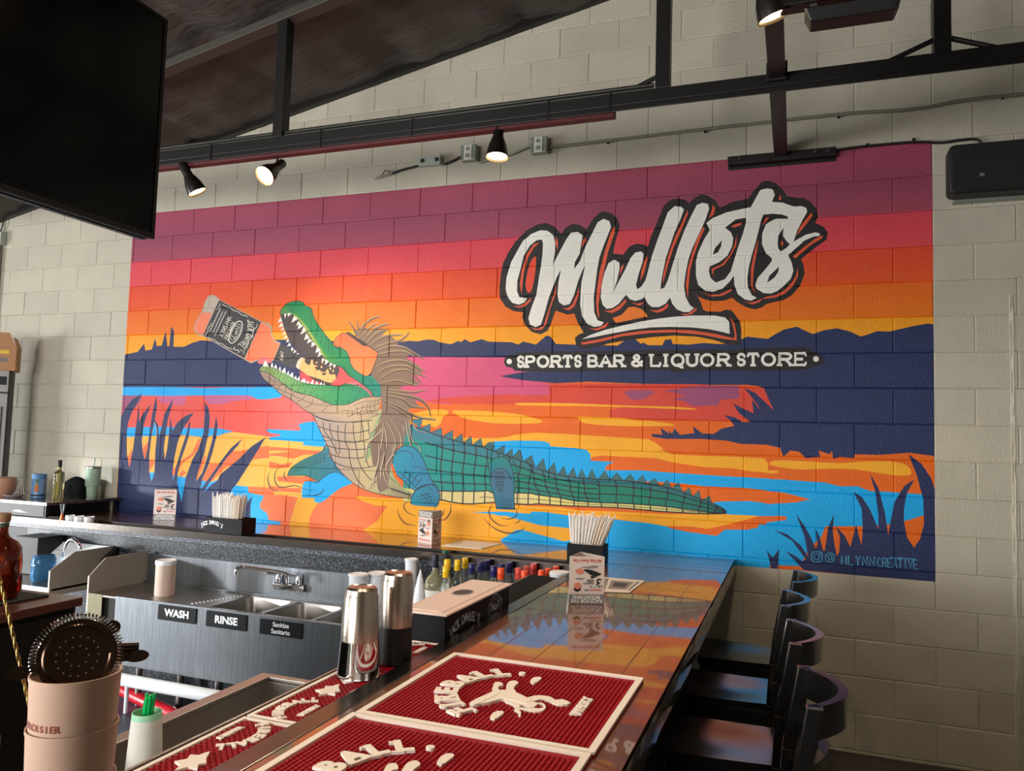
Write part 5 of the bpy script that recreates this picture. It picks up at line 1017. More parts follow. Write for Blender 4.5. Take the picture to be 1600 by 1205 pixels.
# white dispenser box, water jug, black bin on/behind the hand sink
mat('white_plastic', (232, 238, 240), rough=.35); mat('jug_blue', (110, 180, 232), rough=.1, trans=.85, ior=1.2)
wb = thing('ice_bin', 'white ice bin with a sloping lid in front of the speckled panel', 'ice bin', (float(onY(120, 870, -.7)[0])-.08, -.70, SZ))
g = G(); g.hexa([(-.20, -.07, 0), (.36, -.07, 0), (.36, .05, 0), (-.20, .05, 0), (-.20, -.07, .13), (.36, -.07, .13), (.36, .05, .215), (-.20, .05, .215)]); g.build('body', 'white_plastic', wb, bevel=.01)
G().hexa([(.361, -.07, .09), (.40, -.06, .09), (.40, .05, .09), (.361, .05, .09), (.361, -.07, .135), (.40, -.06, .13), (.40, .05, .21), (.361, .05, .215)]).build('hinge_end', 'black_panel', wb, bevel=.003)
g = G().box((-.1, -.001, 0), (.02, .001, .02), rot=(35, 0, 0)); 
for i in range(3): G().box((-.14+.05*i, -.03, .158), (-.11+.05*i, -.026, .168), rot=(-40, 0, 0)).build('printed_label', 'grey_box', wb)
jg = thing('water_jug', 'blue plastic water jug lying behind the hand sink', 'jug', (float(onY(68, 885, -.95)[0]), -.95, SZ))
g = G(); g.lathe([(.0, 0), (.066, 0), (.074, .012), (.076, .06), (.072, .075), (.076, .09), (.076, .14), (.064, .168), (.0, .174)], (0, 0, 0), 26); g.build('body', 'jug_blue', jg, smooth=40)
G().prism([(-.018, .118), (-.012, .108), (.0, .105), (.016, .106), (.017, .118), (.012, .112), (.0, .112), (-.012, .116)], frame((0, -.0775, 0), (1, 0, 0), (0, 0, 1)), .0006).build('print', 'sign_white', jg)
tag(G().box((0, 0, 0), (.22, .2, .26)).build('black_bin', 'black_panel', bevel=.006, loc=(float(onY(38, 880, -.78)[0]), -.86, SZ)), 'black plastic bin at the left end of the speckled panel', 'bin')
# ---------------------------------------------------------------- back counter on the left
bc = thing('back_counter', 'black back counter with a brown wooden top at the lower left', 'counter', (-3.48, -2.41, 0))
mat('brown_top', (96, 52, 40), rough=.35, col2=(70, 36, 28), vscale=4, stretch=(6, .6, 1), coat=.3)
G().box((-.72, -2.6, .965), (0, 0, 1.0)).build('top', 'brown_top', bc, bevel=.003); G().box((-.70, -2.58, .0), (-.02, -.015, .965)).build('cabinet', 'olive_black', bc, bevel=.003)
G().box((-.019, -2.5, .12), (-.012, -.04, .94)).build('door', 'olive_black', bc, bevel=.002)
tag(G().box((-.30, -.5, 0), (.12, 0, .008)).build('bottle_mat', 'rubber', loc=(-3.72, -2.47, 1.0)), 'black rubber mat on the brown back counter', 'bar mat')
# ---------------------------------------------------------------- bottle well at the corner
bw = thing('bottle_well', 'stainless bottle well in the inner corner of the bar', 'bottle rack', (0, 0, 0))
G().box((-3.0, -1.2, .0), (-1.84, -.69, .69)).build('cabinet', 'steel_v', bw, bevel=.004)
for a, b in (((-3.0, -1.2, .69), (-1.84, -1.19, .80)), ((-3.0, -.697, .69), (-1.84, -.69, .80)), ((-1.85, -1.19, .69), (-1.84, -.697, .80)), ((-3.0, -1.19, .69), (-2.99, -.697, .80))): G().box(a, b).build('rail', 'steel', bw)
# ================================================================ STOOLS
mat('stool_black', (15, 14, 14), rough=.2, coat=1.0, coat_ior=1.7, coat_rough=.18, spec=.6)
def make_stool(label):
    t = thing('bar_stool', label, 'stool', group='black bar stools at the bar')
    n = 14; v = []; f = []
    def seat_xy(i, j): return (-.20+.40*i/n, (-.19+.38*j/n)*(1-.10*(i/n)))
    for j in range(n+1):
        for i in range(n+1):
            x, y = seat_xy(i, j); d = math.exp(-((x-.02)**2/.03+y**2/.022)); v.append((x, y, .70-.014*d))
    for j in range(n):
        for i in range(n): a = j*(n+1)+i; f.append((a, a+1, a+n+2, a+n+1))
    b = len(v)
    for j in range(n+1):
        for i in range(n+1): x, y = seat_xy(i, j); v.append((x, y, .668))
    for j in range(n):
        for i in range(n): a = b+j*(n+1)+i; f.append((a+n+1, a+n+2, a+1, a))
    rim = [(0, j) for j in range(n, 0, -1)]+[(i, 0) for i in range(n)]+[(n, j) for j in range(n)]+[(i, n) for i in range(n, 0, -1)]
    idx = [j*(n+1)+i for i, j in rim]
    for q in range(len(idx)): a, c = idx[q], idx[(q+1) % len(idx)]; f.append((a, a+b, c+b, c))
    G().add(v, f).build('seat', 'stool_black', t, smooth=45)
    for sy in (-1, 1):
        G().hexa([(-.20, sy*.185-.018, 0), (-.164, sy*.185-.018, 0), (-.164, sy*.185+.018, 0), (-.20, sy*.185+.018, 0), (-.19, sy*.17-.018, .668), (-.154, sy*.17-.018, .668), (-.154, sy*.17+.018, .668), (-.19, sy*.17+.018, .668)]).build('leg', 'stool_black', t, bevel=.003)
        g = G(); y = sy*.175
        pr = [(.235, 0), (.20, .35), (.195, .70), (.205, .86), (.245, 1.085)]
        for i in range(4):
            (xa, za), (xb, zb__) = pr[i], pr[i+1]
            g.hexa([(xa-.02, y-.018, za), (xa+.02, y-.018, za), (xa+.02, y+.018, za), (xa-.02, y+.018, za), (xb-.02, y-.018, zb__), (xb+.02, y-.018, zb__), (xb+.02, y+.018, zb__), (xb-.02, y+.018, zb__)])
        g.build('back_post', 'stool_black', t, bevel=.004)
        G().box((-.16, sy*.18-.011, .20), (.205, sy*.18+.011, .235)).build('stretcher', 'stool_black', t, bevel=.002); G().box((-.16, sy*.178-.011, .42), (.19, sy*.178+.011, .45)).build('stretcher', 'stool_black', t, bevel=.002)
        G().box((-.155, sy*.172-.01, .615), (.185, sy*.172+.01, .668)).build('apron', 'stool_black', t)
    G().box((-.19, -.17, .28), (-.165, .17, .315)).build('foot_rest', 'stool_black', t, bevel=.002); G().box((-.172, -.155, .615), (-.158, .155, .668)).build('apron', 'stool_black', t)
    G().box((.19, -.16, .30), (.21, .16, .335)).build('stretcher', 'stool_black', t)
    def bent(z0, z1, x0, bulge, name):
        m = 12; vv = []; ff = []
        for i in range(m+1):
            s_ = -1+2*i/m; y = s_*.175; xb = x0+bulge*(1-s_*s_)
            for (dx, z) in ((-.012, z0), (.012, z0), (.016, z1), (-.008, z1)): vv.append((xb+dx, y, z))
        for i in range(m):
            for k_ in range(4): a = i*4+k_; c = i*4+(k_+1) % 4; ff.append((a, c, c+4, a+4))
        ff += [(0, 1, 2, 3), (m*4+3, m*4+2, m*4+1, m*4)]
        return G().add(vv, ff[::1]).build(name, 'stool_black', t, smooth=40)
    bent(1.005, 1.085, .238, .085, 'top_rail'); bent(.90, .94, .215, .06, 'back_slat'); bent(.80, .835, .20, .045, 'back_slat')
    return t
st = [(-.955, -.83, 0, 'black bar stool against the mural wall, farthest of the four'), (-1.0, -1.42, 0, 'black bar stool second from the mural wall'), (-.97, -2.03, 2, 'black bar stool third from the mural wall'), (-.93, -2.65, 3, 'black bar stool nearest the camera, at the bottom of the picture')]
proto = make_stool(st[0][3])
for i, (x, y, a, lab) in enumerate(st):
    o = proto if i == 0 else copy_tree(proto)
    o.location = (x, y, 0); o.rotation_euler = (0, 0, R_(a)); o['label'] = lab
# ================================================================ RUBBER BAR MATS
mat('mat_red', (150, 6, 26), rough=.55, spec=.2); mat('mat_white', (234, 226, 214), rough=.5)
def big_mat(label, loc):
    t = thing('spill_mat', label, 'bar mat', loc, group='square red bar mats')
    w, h, th = .575, .59, .012                         # along world Y, along world X; local x = +Y, local y = -X
    F = frame((0, 0, 0), (0, 1, 0), (-1, 0, 0))
    T = lambda x, y, z: tuple(F @ Vector((x, y, z)))
    G().prism([(-w/2, -h/2), (w/2, -h/2), (w/2, h/2), (-w/2, h/2)], F, .007).build('base', 'mat_red', t)
    b = .017; g = G()
    for (xa, ya, xb, yb) in ((-w/2, -h/2, w/2, -h/2+b), (-w/2, h/2-b, w/2, h/2), (-w/2, -h/2+b, -w/2+b, h/2-b), (w/2-b, -h/2+b, w/2, h/2-b)):
        g.prism([(xa, ya), (xb, ya), (xb, yb), (xa, yb)], Matrix.Translation((0, 0, .007)) @ F, th-.007+.001)
    g.build('border', 'mat_white', t)
    g = G(); p = .0132; nx_ = int((w-2*b)/p)-1; ny_ = int((h-2*b)/p*1.1)
    for j in range(ny_):
        for i in range(nx_):
            cx = -w/2+b+p*(i+.6+(.5 if j % 2 else 0)); cy = -h/2+b+p/1.1*(j+.5); q = p*.38; s = p*.24
            g.add([T(cx-q, cy-q, .007), T(cx+q, cy-q, .007), T(cx+q, cy+q, .007), T(cx-q, cy+q, .007), T(cx-s, cy-s, .0118), T(cx+s, cy-s, .0118), T(cx+s, cy+s, .0118), T(cx-s, cy+s, .0118)], [(4, 5, 6, 7), (0, 1, 5, 4), (1, 2, 6, 5), (2, 3, 7, 6), (3, 0, 4, 7)])
    o = g.build('nubs', 'mat_red', t); o['kind'] = 'stuff'
    g = G(); R0, v0 = .193, -.03
    for i, ch in enumerate('FIREBALL'):
        a = R_((151, 138, 123, 105, 88, 70, 53, 36)[i]); u, v = -.010+R0*math.cos(a), v0+R0*math.sin(a)
        vs, fs = text_mesh(ch, .078, .0032, .0042, .95)
        r = Matrix.Rotation(a-math.pi/2, 4, 'Z'); g.add([F @ (Matrix.Translation((u, v, .0145)) @ r @ Vector(q)) for q in vs], fs)
        if ch in 'FIRLA':     # slab serifs
            for dx in ((-.016,) if ch in 'FL' else ((0,) if ch == 'I' else (-.016, .016))):
                for dy in ((-.026, .026) if ch != 'A' else (-.026,)):
                    if ch == 'L' and dy > 0 or ch != 'L' or True:
                        g.prism([(-.013, -.004), (.013, -.004), (.013, .004), (-.013, .004)], F @ Matrix.Translation((u, v, .0113)) @ r @ Matrix.Translation((dx*.9, dy, 0)), .0062)
    dd = [(.165+.010*math.cos(q), .028+.010*math.sin(q)) for q in np.linspace(0, 2*math.pi, 11)[:-1]]
    g.prism(dd, Matrix.Translation((0, 0, .007)) @ F, .011)
    g.build('lettering', 'mat_white', t)
    for tx_, q_, s_ in (('WHISKY', (-.02, -.198, .0135), .036),): add_text(G_ := G(), tx_, F @ Matrix.Translation(q_), s_, .0018, .0028, 1.0); G_.build('small_print', 'mat_white', t)
    for cu_ in (-.172, .126):          # two small worn raised plates
        G().prism([(cu_-.028, -.030), (cu_-.018, -.034), (cu_+.02, -.036), (cu_+.03, -.030), (cu_+.026, -.016), (cu_+.008, -.012), (cu_-.012, -.014), (cu_-.026, -.018)], Matrix.Translation((0, 0, .007)) @ F, .009).build('raised_plate', 'mat_white', t)
    # emblem: a rearing tailed figure breathing flame
    def L(pts): return [(float(q[1])+2.895, -(float(q[0])+1.42)) for q in (onZ(660+x/4.571, 1010+y/4.571, 1.043) for x, y in pts)]
    g = G()
    E_ = lambda pts, z=.0105: g.prism(L(pts), Matrix.Translation((0, 0, .007)) @ F, z)
    E_(catmull([(335, 405), (390, 370), (450, 345), (500, 320), (550, 310), (600, 310), (650, 320), (700, 340), (740, 360), (770, 385), (740, 405), (700, 400), (650, 385), (610, 375), (570, 372), (520, 385), (470, 398), (420, 405), (370, 415)], True, 2))
    E_(catmull([(580, 355), (640, 350), (700, 360), (770, 385), (820, 400), (800, 425), (740, 420), (690, 410), (700, 425), (660, 425), (640, 405), (590, 385)], True, 2), .0095)
    E_(catmull([(740, 365), (800, 345), (870, 345), (920, 355), (950, 375), (1000, 370), (1060, 398), (1000, 410), (935, 400), (890, 375), (840, 370), (790, 385)], True, 2), .0085)
    E_(catmull([(760, 430), (830, 432), (865, 425), (850, 405), (810, 400), (815, 390), (860, 395), (882, 420), (860, 450), (800, 455), (740, 445), (690, 440), (705, 460), (700, 485), (685, 478), (690, 462), (655, 445), (680, 428)], True, 2), .0075)
    E_(catmull([(500, 320), (505, 280), (520, 255), (560, 255), (578, 275), (550, 280), (540, 300), (560, 320)], True, 2), .0105)
    E_(catmull([(600, 330), (600, 280), (620, 250), (660, 243), (688, 258), (665, 275), (650, 300), (670, 320), (640, 340)], True, 2), .0105)
    for q in range(6): E_(catmull([(345+26*q, 412-12*q), (365+26*q, 392-13*q), (400+26*q, 385-12*q), (420+26*q, 395-12*q), (390+26*q, 412-12*q)], True, 2), .012)
    g.build('emblem', 'mat_white', t)
    return t
m1 = big_mat('red square bar mat with white lettering, wholly in view on the bar', (-1.42, -2.895, BZ))
m2 = copy_tree(m1); m2.location = (-1.425, -3.475, BZ); m2['label'] = 'red square bar mat cut off by the bottom of the picture'
def rail_mat_(label, y0, y1, first):
    t = thing('service_mat', label, 'bar mat', (-1.91, y0, .994), group='long red rail mats')
    Ln = y1-y0; wd = .158
    G().box((-wd/2, 0, 0), (wd/2, Ln, .006)).build('base', 'mat_red', t)
    b = .011; g = G()
    for (xa, ya, xb, yb) in ((-wd/2, 0, wd/2, b), (-wd/2, Ln-b, wd/2, Ln), (-wd/2, b, -wd/2+b, Ln-b), (wd/2-b, b, wd/2, Ln-b)): g.box((xa, ya, .006), (xb, yb, .0125))
    g.build('border', 'mat_white', t)
    g = G(); k_ = 0
    for j in range(int((Ln-2*b)/.0085)):
        for i in range(8):
            x = -wd/2+b+.017*i+(.0085 if j % 2 else 0); y = b+.0085*j
            if x+.014 < wd/2-b: g.box((x+.001, y+.001, .006), (x+.0145, y+.0065, .010))
    o = g.build('nubs', 'mat_red', t); o['kind'] = 'stuff'
    # lettering reads from the bartender's side: local x = -Y, up = +X ... alternates with the figure
    g = G(); F = frame((0, 0, .011), (0, -1, 0), (1, 0, 0))
    def word(cy, flip):
        Fx = F if not flip else frame((0, 0, .011), (0, 1, 0), (-1, 0, 0))
        for i, ch in enumerate('FIREBALL'):
            a = R_(150-(150-30)*i/7); u, v = .082*math.cos(a), -.045+.078*math.sin(a); o_ = (-cy if not flip else cy)
            vs, fs = text_mesh(ch, .036, .002, .0022, 1.0); r = Matrix.Rotation(a-math.pi/2, 4, 'Z'); g.add([Fx @ (Matrix.Translation((o_+u, v, .001)) @ r @ Vector(q)) for q in vs], fs)
        add_text(g, 'WHISKY', Fx @ Matrix.Translation(((-cy if not flip else cy), -.04, .001)), .021, .0014, .002)
    def imp(cy):
        for poly in ([(-.05, -.005), (-.02, .012), (.0, .03), (.012, .02), (.03, .034), (.03, .01), (.055, -.002), (.03, -.01), (.02, -.035), (.0, -.02), (-.02, -.03), (-.025, -.012)],):
            g.prism(catmull([(-(cy)+x, y) for x, y in poly], True, 2), Matrix.Translation((0, 0, -.005)) @ F, .0085)
    c = Ln-.10
    i = 0
    while c > .06:
        (imp if i % 2 else (lambda q: word(q, first)))(c); c -= .155; i += 1
    g.build('lettering', 'mat_white', t)
    return t
rail_mat_('long red rail mat under the two shakers', -3.235, -2.425, True)
rail_mat_('red rail mat nearest the camera beside the straw cup', -4.05, -3.245, False)
# ================================================================ SHAKERS
mat('brushed', (186, 174, 160), rough=.25, metal=1.0, bump=.05, bscale=5, stretch=(1, 1, 60)); mat('polished', (200, 196, 192), rough=.05, metal=1.0); mat('shaker_black', (14, 14, 15), rough=.4)
def shaker(px, z0, r0, r1, h, label, kind):
    p = onZ(*px, z0); t = thing('shaker_tin', label, 'shaker', (float(p[0]), float(p[1]), z0), group='shaker tins on the red rail mat')
    k1 = .40
    rk = r0+(r1-r0)*k1
    if kind == 0: G().lathe([(r0-.002, 0), (r0+.0006, .001), (r0, .004), (rk, h*k1)], (0, 0, 0), 40).build('polished_band', 'polished', t, smooth=40)
    else: G().lathe([(r0-.002, 0), (r0+.0012, .001), (r0+.0012, .004), (rk+.0012, h*k1), (rk, h*k1)], (0, 0, 0), 40).build('black_band', 'shaker_black', t, smooth=40)
    G().lathe([(rk, h*k1), (r1+.004, h-.028), (r1+.002, h-.024), (r1, h-.008), (r1-.006, h-.001), (r1-.012, h), (r1-.02, h-.004), (0, h-.004)], (0, 0, 0), 40).build('body', 'brushed', t, smooth=30)
    return t
shaker((560, 1055), 1.007, .0615, .0455, .255, 'shorter steel shaker tin upside down with a polished band', 0)
shaker((617, 1034), 1.007, .0505, .0450, .275, 'taller steel shaker tin upside down with a black band', 1)
# ================================================================ NAPKIN / GARNISH BOX
mat('box_black', (12, 12, 16), rough=.5, spec=.15); mat('box_lid', (222, 200, 190), rough=.4); mat('print_grey', (170, 172, 178), rough=.5); mat('print_dark', (60, 62, 60), rough=.5); mat('lid_clear', (224, 204, 196), rough=.36)
jb = thing('garnish_box', 'long black branded box with a pale lid on the bar rail', 'box', (-1.91, -2.12, .994))
L2, W2, H2 = .315, .082, .105
G().box((-W2, -L2+.005, 0), (W2, L2-.005, H2)).build('body', 'box_black', jb, bevel=.003)
ld = G().box((-W2-.012, -L2-.006, H2), (W2+.008, L2+.006, H2+.008)).build('lid', 'box_lid', jb, bevel=.003)
G().box((-W2+.01, -L2+.02, H2+.008), (W2-.02, L2-.02, H2+.0105)).build('raised_panel', 'lid_clear', ld, bevel=.001)
g = G(); g.prism([(.062*math.cos(q), .038*math.sin(q)) for q in np.linspace(0, 2*math.pi, 25)[:-1]], frame((-.01, .04, H2+.0105), (0, 1, 0), (-1, 0, 0)), .0006); em = g.build('oval_emblem', 'print_dark', ld)
g = G(); g.tube([(-.01+.034*math.sin(q), .04+.058*math.cos(q), H2+.0112) for q in np.linspace(0, 2*math.pi, 25)], .0014, 5, caps=False); g.build('emblem_ring', 'print_grey', em)
Fs = frame((W2+.0015, 0, H2*.5), (0, 1, 0), (0, 0, 1))
g = G()
for i, ch in enumerate("JACK DANIEL'S"):
    s = (i-6)/6; vs, fs = text_mesh(ch, .046, 0, .0012, .82); r = Matrix.Rotation(-.42*s, 4, 'Z')
    g.add([Fs @ (Matrix.Translation((-.145+s*.125, .012-.026*s*s, 0)) @ r @ Vector(q)) for q in vs], fs)
g.build('lettering', 'print_grey', jb)
g = G(); add_text(g, 'No7', Fs @ Matrix.Translation((.15, -.002, 0)), .046, .001, 0, 1.0); add_text(g, 'OLD', Fs @ Matrix.Translation((.15, .028, 0)), .014, 0); add_text(g, 'BRAND', Fs @ Matrix.Translation((.15, -.032, 0)), .016, 0)
Fo = Fs
def ringtext(g, cx, cy, rx, ry, w, a0=0, a1=360):
    n = 24; o = [(cx+rx*math.cos(R_(a0+(a1-a0)*i/n)), cy+ry*math.sin(R_(a0+(a1-a0)*i/n))) for i in range(n+1)]; q = [(cx+(rx-w)*math.cos(R_(a0+(a1-a0)*i/n)), cy+(ry-w)*math.sin(R_(a0+(a1-a0)*i/n))) for i in range(n+1)]
    for i in range(n): g.add([Fo @ Vector((*o[i], 0)), Fo @ Vector((*o[i+1], 0)), Fo @ Vector((*q[i+1], 0)), Fo @ Vector((*q[i], 0))], [(0, 1, 2, 3)])
ringtext(g, .15, .002, .056, .047, .003, 20, 160); ringtext(g, .15, .002, .048, .040, .0015, 20, 160)
for sx in (-1, 1): ringtext(g, .15+sx*.062, -.004, .012, .026, .003, 0, 360)
g.build('seal_print', 'print_grey', jb)
# ================================================================ TABLE TENTS
mat('card_white', (226, 220, 214), rough=.55); mat('card_pink', (204, 188, 180), rough=.55); mat('card_grey', (120, 120, 122), rough=.55); mat('ink_black', (26, 24, 26), rough=.6); mat('ink_red', (190, 56, 44), rough=.6); mat('ink_grey', (128, 124, 124), rough=.6); mat('skin_print', (200, 120, 96), rough=.6); mat('ink_blue', (96, 128, 168), rough=.6)
def tent(loc, rz, label, w, h, flip):
    t = thing('table_tent', label, 'table tent', loc, rz, group='table tents on the bar')
    d = w*.866/2
    tri = [(-w/2, -d*.7), (w/2, -d*.7), (0, d*1.3)]
    g = G()
    for i in range(3):
        (xa, ya), (xb, yb) = tri[i], tri[(i+1) % 3]; g.prism([(0, 0), (math.hypot(xb-xa, yb-ya), 0), (math.hypot(xb-xa, yb-ya), h), (0, h)], frame((xa, ya, 0), (xb-xa, yb-ya, 0), (0, 0, 1)), -.0008)
    g.build('card', 'card_pink', t)
    Rk = Matrix.Rotation(math.pi, 4, 'Z') if flip else Matrix.Identity(4)
    for i in range(3):
        (xa, ya), (xb, yb) = tri[i], tri[(i+1) % 3]
        F0 = frame(((xa+xb)/2, (ya+yb)/2, h/2), (xb-xa, yb-ya, 0), (0, 0, 1)); F0 = F0 @ Matrix.Translation((0, 0, .0012)) @ Rk
        band = G().prism([(-w/2+.001, h*.30), (w/2-.001, h*.30), (w/2-.001, h*.5), (-w/2+.001, h*.5)], F0, .0001).build('header_print', 'card_grey', t)
        F1 = F0 @ Matrix.Translation((0, 0, .0004))
        g = G(); add_text(g, 'RACE FOR THE', F1 @ Matrix.Translation((0, h*.44, 0)), w*.135, .0003, 0, .98); add_text(g, 'MOUNTAINS', F1 @ Matrix.Translation((0, h*.36, 0)), w*.135, .0003, 0, .98); g.build('lettering', 'card_white', band)
        g = G(); add_text(g, '3', F1 @ Matrix.Translation((-w*.34, h*.05, 0)), w*.34, .001); add_text(g, '00', F1 @ Matrix.Translation((-w*.1, h*.03, 0)), w*.2, .0004)
        g.build('price_print', 'ink_black', t); g = G(); g.prism([(-w*.44, h*.11), (-w*.1, h*.11), (-w*.1, h*.155), (-w*.44, h*.155)], F1, .0001); o = g.build('badge_print', 'ink_black', t); g = G()
        g.prism(catmull([(-w*.42, -h*.12), (-w*.2, -h*.08), (w*.0, -h*.16), (w*.1, -h*.22), (-w*.1, -h*.22), (-w*.3, -h*.17)], True, 2), F1, .0001); g.build('car_print', 'ink_black', t); g = G(); g.prism([(-w*.3, -h*.07), (-w*.12, -h*.03), (-w*.1, -h*.09)], F1, .0001); g.build('flag_print', 'ink_black', t); g = G()
        g.prism(catmull([(w*.16, h*.2), (w*.26, h*.25), (w*.36, h*.21), (w*.34, h*.15), (w*.2, h*.15)], True, 2), F1, .0001)
        g.build('hair_print', 'ink_black', t)
        g = G(); add_text(g, 'CANS', F1 @ Matrix.Translation((-w*.27, h*.132, .0003)), w*.11, .0004); g.build('word_print', 'card_white', o)
        g = G(); g.prism(catmull([(w*.16, h*.14), (w*.26, h*.2), (w*.36, h*.14), (w*.33, h*.06), (w*.2, h*.06)], True, 2), F1 @ Matrix.Translation((0, 0, .0002)), .0001); g.build('face_print', 'skin_print', t); g = G(); g.prism(catmull([(w*.1, -h*.14), (w*.24, -h*.12), (w*.34, -h*.2), (w*.2, -h*.25), (w*.1, -h*.2)], True, 2), F1, .0001); g.build('face_print', 'skin_print', t)
        g = G(); add_text(g, 'All Day Every Day', F1 @ Matrix.Translation((0, -h*.41, 0)), w*.115, .0003, 0, .95); g.prism([(-w*.42, h*.2), (-w*.1, h*.2), (-w*.1, h*.22), (-w*.42, h*.22)], F1, .0001); g.build('red_print', 'ink_red', t)
        g = G()
        for (a, b, ww) in ((.0, .21, .18), (.02, .07, .2), (-.05, -.27, .5), (.2, -.03, .3), (-.2, -.29, .3)): g.prism(catmull([(a*w-ww*w/2, b*h), (a*w, b*h+h*.025), (a*w+ww*w/2, b*h), (a*w, b*h-h*.02)], True, 2), F1, .00008)
        g.build('grey_print', 'ink_grey', t)
    return t
p = onZ(908, 943, BZ); tent((float(p[0]), float(p[1])+.045, BZ), 27, 'triangular drinks card standing upside down on the bar corner', .15, .195, True)
p = onZ(667, 849, BZ); tent((float(p[0])-.0, float(p[1])+.05, BZ), -28, 'triangular drinks card in the middle of the far bar', .15, .2, False)
p = onZ(253, 813, BZ); tent((float(p[0]), float(p[1])+.05, BZ), 20, 'triangular drinks card at the left, beside the straw caddy', .165, .225, True)
# ================================================================ STRAW CADDIES
mat('straw_white', (236, 232, 226), rough=.5); mat('straw_paper', (222, 206, 186), rough=.6)
def caddy(loc, rz, label, w, d, h, txt):
    t = thing('bar_caddy', label, 'caddy', loc, rz, group='black branded bar caddies')
    g = G(); th = .004
    g.box((0, 0, 0), (w, d, th)); g.box((0, 0, th), (w, th, h)); g.box((0, d-th, th), (w, d, h)); g.box((0, th, th), (th, d-th, h)); g.box((w-th, th, th), (w, d-th, h)); g.build('tray', 'box_black', t)
    for fx_ in ((.78,) if txt else ()): G().box((w*fx_-.002, th, th), (w*fx_+.002, d-th, h-.004)).build('divider', 'box_black', t)
    if txt:
        F = frame((w*.2, -.0012, h*.5), (1, 0, 0), (0, 0, 1)); g = G()
        for i, ch in enumerate(txt):
            s = (i-6)/6; vs, fs = text_mesh(ch, .036, 0, .001, .62); r = Matrix.Rotation(-.35*s, 4, 'Z'); g.add([F @ (Matrix.Translation((s*.082, .016-.020*s*s, 0)) @ r @ Vector(q)) for q in vs], fs)
        g.build('lettering', 'sign_white', t)
    return t
def straws(base, w, d, nx_, ny_, hh, label, grp, rs, lean=.16, paper=.35):
    rn = random.Random(rs); sx_, sy_ = w/nx_, d/ny_
    for j in range(ny_):
        for i in range(nx_):
            u = (i+.5)/nx_-.5; v_ = (j+.5)/ny_-.5
            x = base[0]+(u+.5)*w+rn.uniform(-.0008, .0008)+(.25*sx_ if j % 2 else -.25*sx_); y = base[1]+(v_+.5)*d+rn.uniform(-.002, .002)
            tx = lean*(u+.3); ty = .16*v_; hgt = hh*rn.uniform(.9, 1.05)
            top = (tx*hgt, ty*hgt, hgt); e = Vector(top)
            g = G(); g.tube([(0, 0, 0), top], .0046, 6); q = rn.uniform(-.005, .005)
            g.tube([e, e+Vector((tx*.01, .001, .009)), e+Vector((q, .002, .017))], [.0046, .0028, .0034], 5)
            m = 'straw_paper' if (u+.5) > 1-paper and rn.random() < .75 else 'straw_white'
            o = g.build('straw', m, smooth=60, loc=(x, y, base[2])); tag(o, label if m == 'straw_white' else label.replace('white', 'tan'), 'straw', grp)
c1 = (-4.39, -.695, BZ+.002); caddy(c1, 0, "black caddy with white straws at the left of the far bar", .30, .14, .10, "JACK DANIEL'S")
ca, sa = math.cos(R_(-12)), math.sin(R_(-12))
straws((c1[0]+.012, c1[1]+.055, BZ+.0065), .20, .07, 18, 3, .23, 'wrapped white straw in the left caddy', 'straws in the left caddy', 11)
c2 = (-1.90, -.70, BZ+.002); caddy(c2, 0, 'black caddy with white straws at the corner of the bar', .20, .13, .11, '')
straws((c2[0]+.012, c2[1]+.055, BZ+.0065), .13, .055, 12, 4, .25, 'wrapped white straw in the corner caddy', 'straws in the corner caddy', 23, lean=.5)
mat('paper', (214, 206, 196), rough=.5)
mp_ = [onZ(x, y, BZ) for x, y in ((936, 925), (983, 927), (1008, 908), (940, 902))]
mn = thing('paper_menu', 'printed paper menu lying behind the drinks card', 'menu', (float(mp_[0][0]), float(mp_[0][1]), BZ))
def rel(q, z): return (float(q[0]-mp_[0][0]), float(q[1]-mp_[0][1]), z)
G().hexa([rel(q, .0) for q in mp_]+[rel(q, .002) for q in mp_]).build('sheet', 'paper', mn)
A, B_, C_, D_ = [Vector(rel(q, .0026)) for q in mp_]
bil = lambda u, v: (A*(1-u)+B_*u)*(1-v)+(D_*(1-u)+C_*u)*v
for (u0, u1, v0, v1, m) in ((.25, .8, .2, .8, 'ink_grey'), (.08, .18, .1, .9, 'ink_grey'), (.86, .93, .15, .85, 'ink_grey'), (.35, .7, .35, .65, 'print_dark')):
    z_ = .0004 if m == 'print_dark' else 0
    G().add([bil(u0, v0)+Vector((0, 0, z_)), bil(u1, v0)+Vector((0, 0, z_)), bil(u1, v1)+Vector((0, 0, z_)), bil(u0, v1)+Vector((0, 0, z_))], [(0, 1, 2, 3)]).build('print', m, mn)
p = onZ(680, 842, BZ)
q4 = [onZ(x, y, BZ) for x, y in ((690, 853), (752, 858), (785, 850), (726, 845))]
tag(G().hexa([tuple(q-np.array([0, 0, 0])) for q in q4]+[tuple(q+np.array([0, 0, .003])) for q in q4]).build('paper_menu', 'paper'), 'folded paper menu lying flat on the far bar near the middle card', 'menu')
mat('coaster', (226, 226, 228), rough=.5); mat('coaster_blue', (60, 84, 130), rough=.5)
p = onZ(872, 902, 1.01)
for i in range(4):
    o = G().lathe([(0, 0), (.05, 0), (.05, .006), (0, .006)], (0, 0, 0), 24).build('coaster', 'coaster', smooth=40, loc=(float(p[0])+.003*(i % 2), float(p[1])+.02-.004*(i % 3), 1.010+.0065*i))
    G().lathe([(.0505, .0012), (.0505, .003)], (0, 0, 0), 24).build('rim_print', 'coaster_blue', o)
    tag(o, ['bottom', 'second', 'third', 'top'][i]+' white coaster of the small stack on the rubber mat', 'coaster', 'coasters')
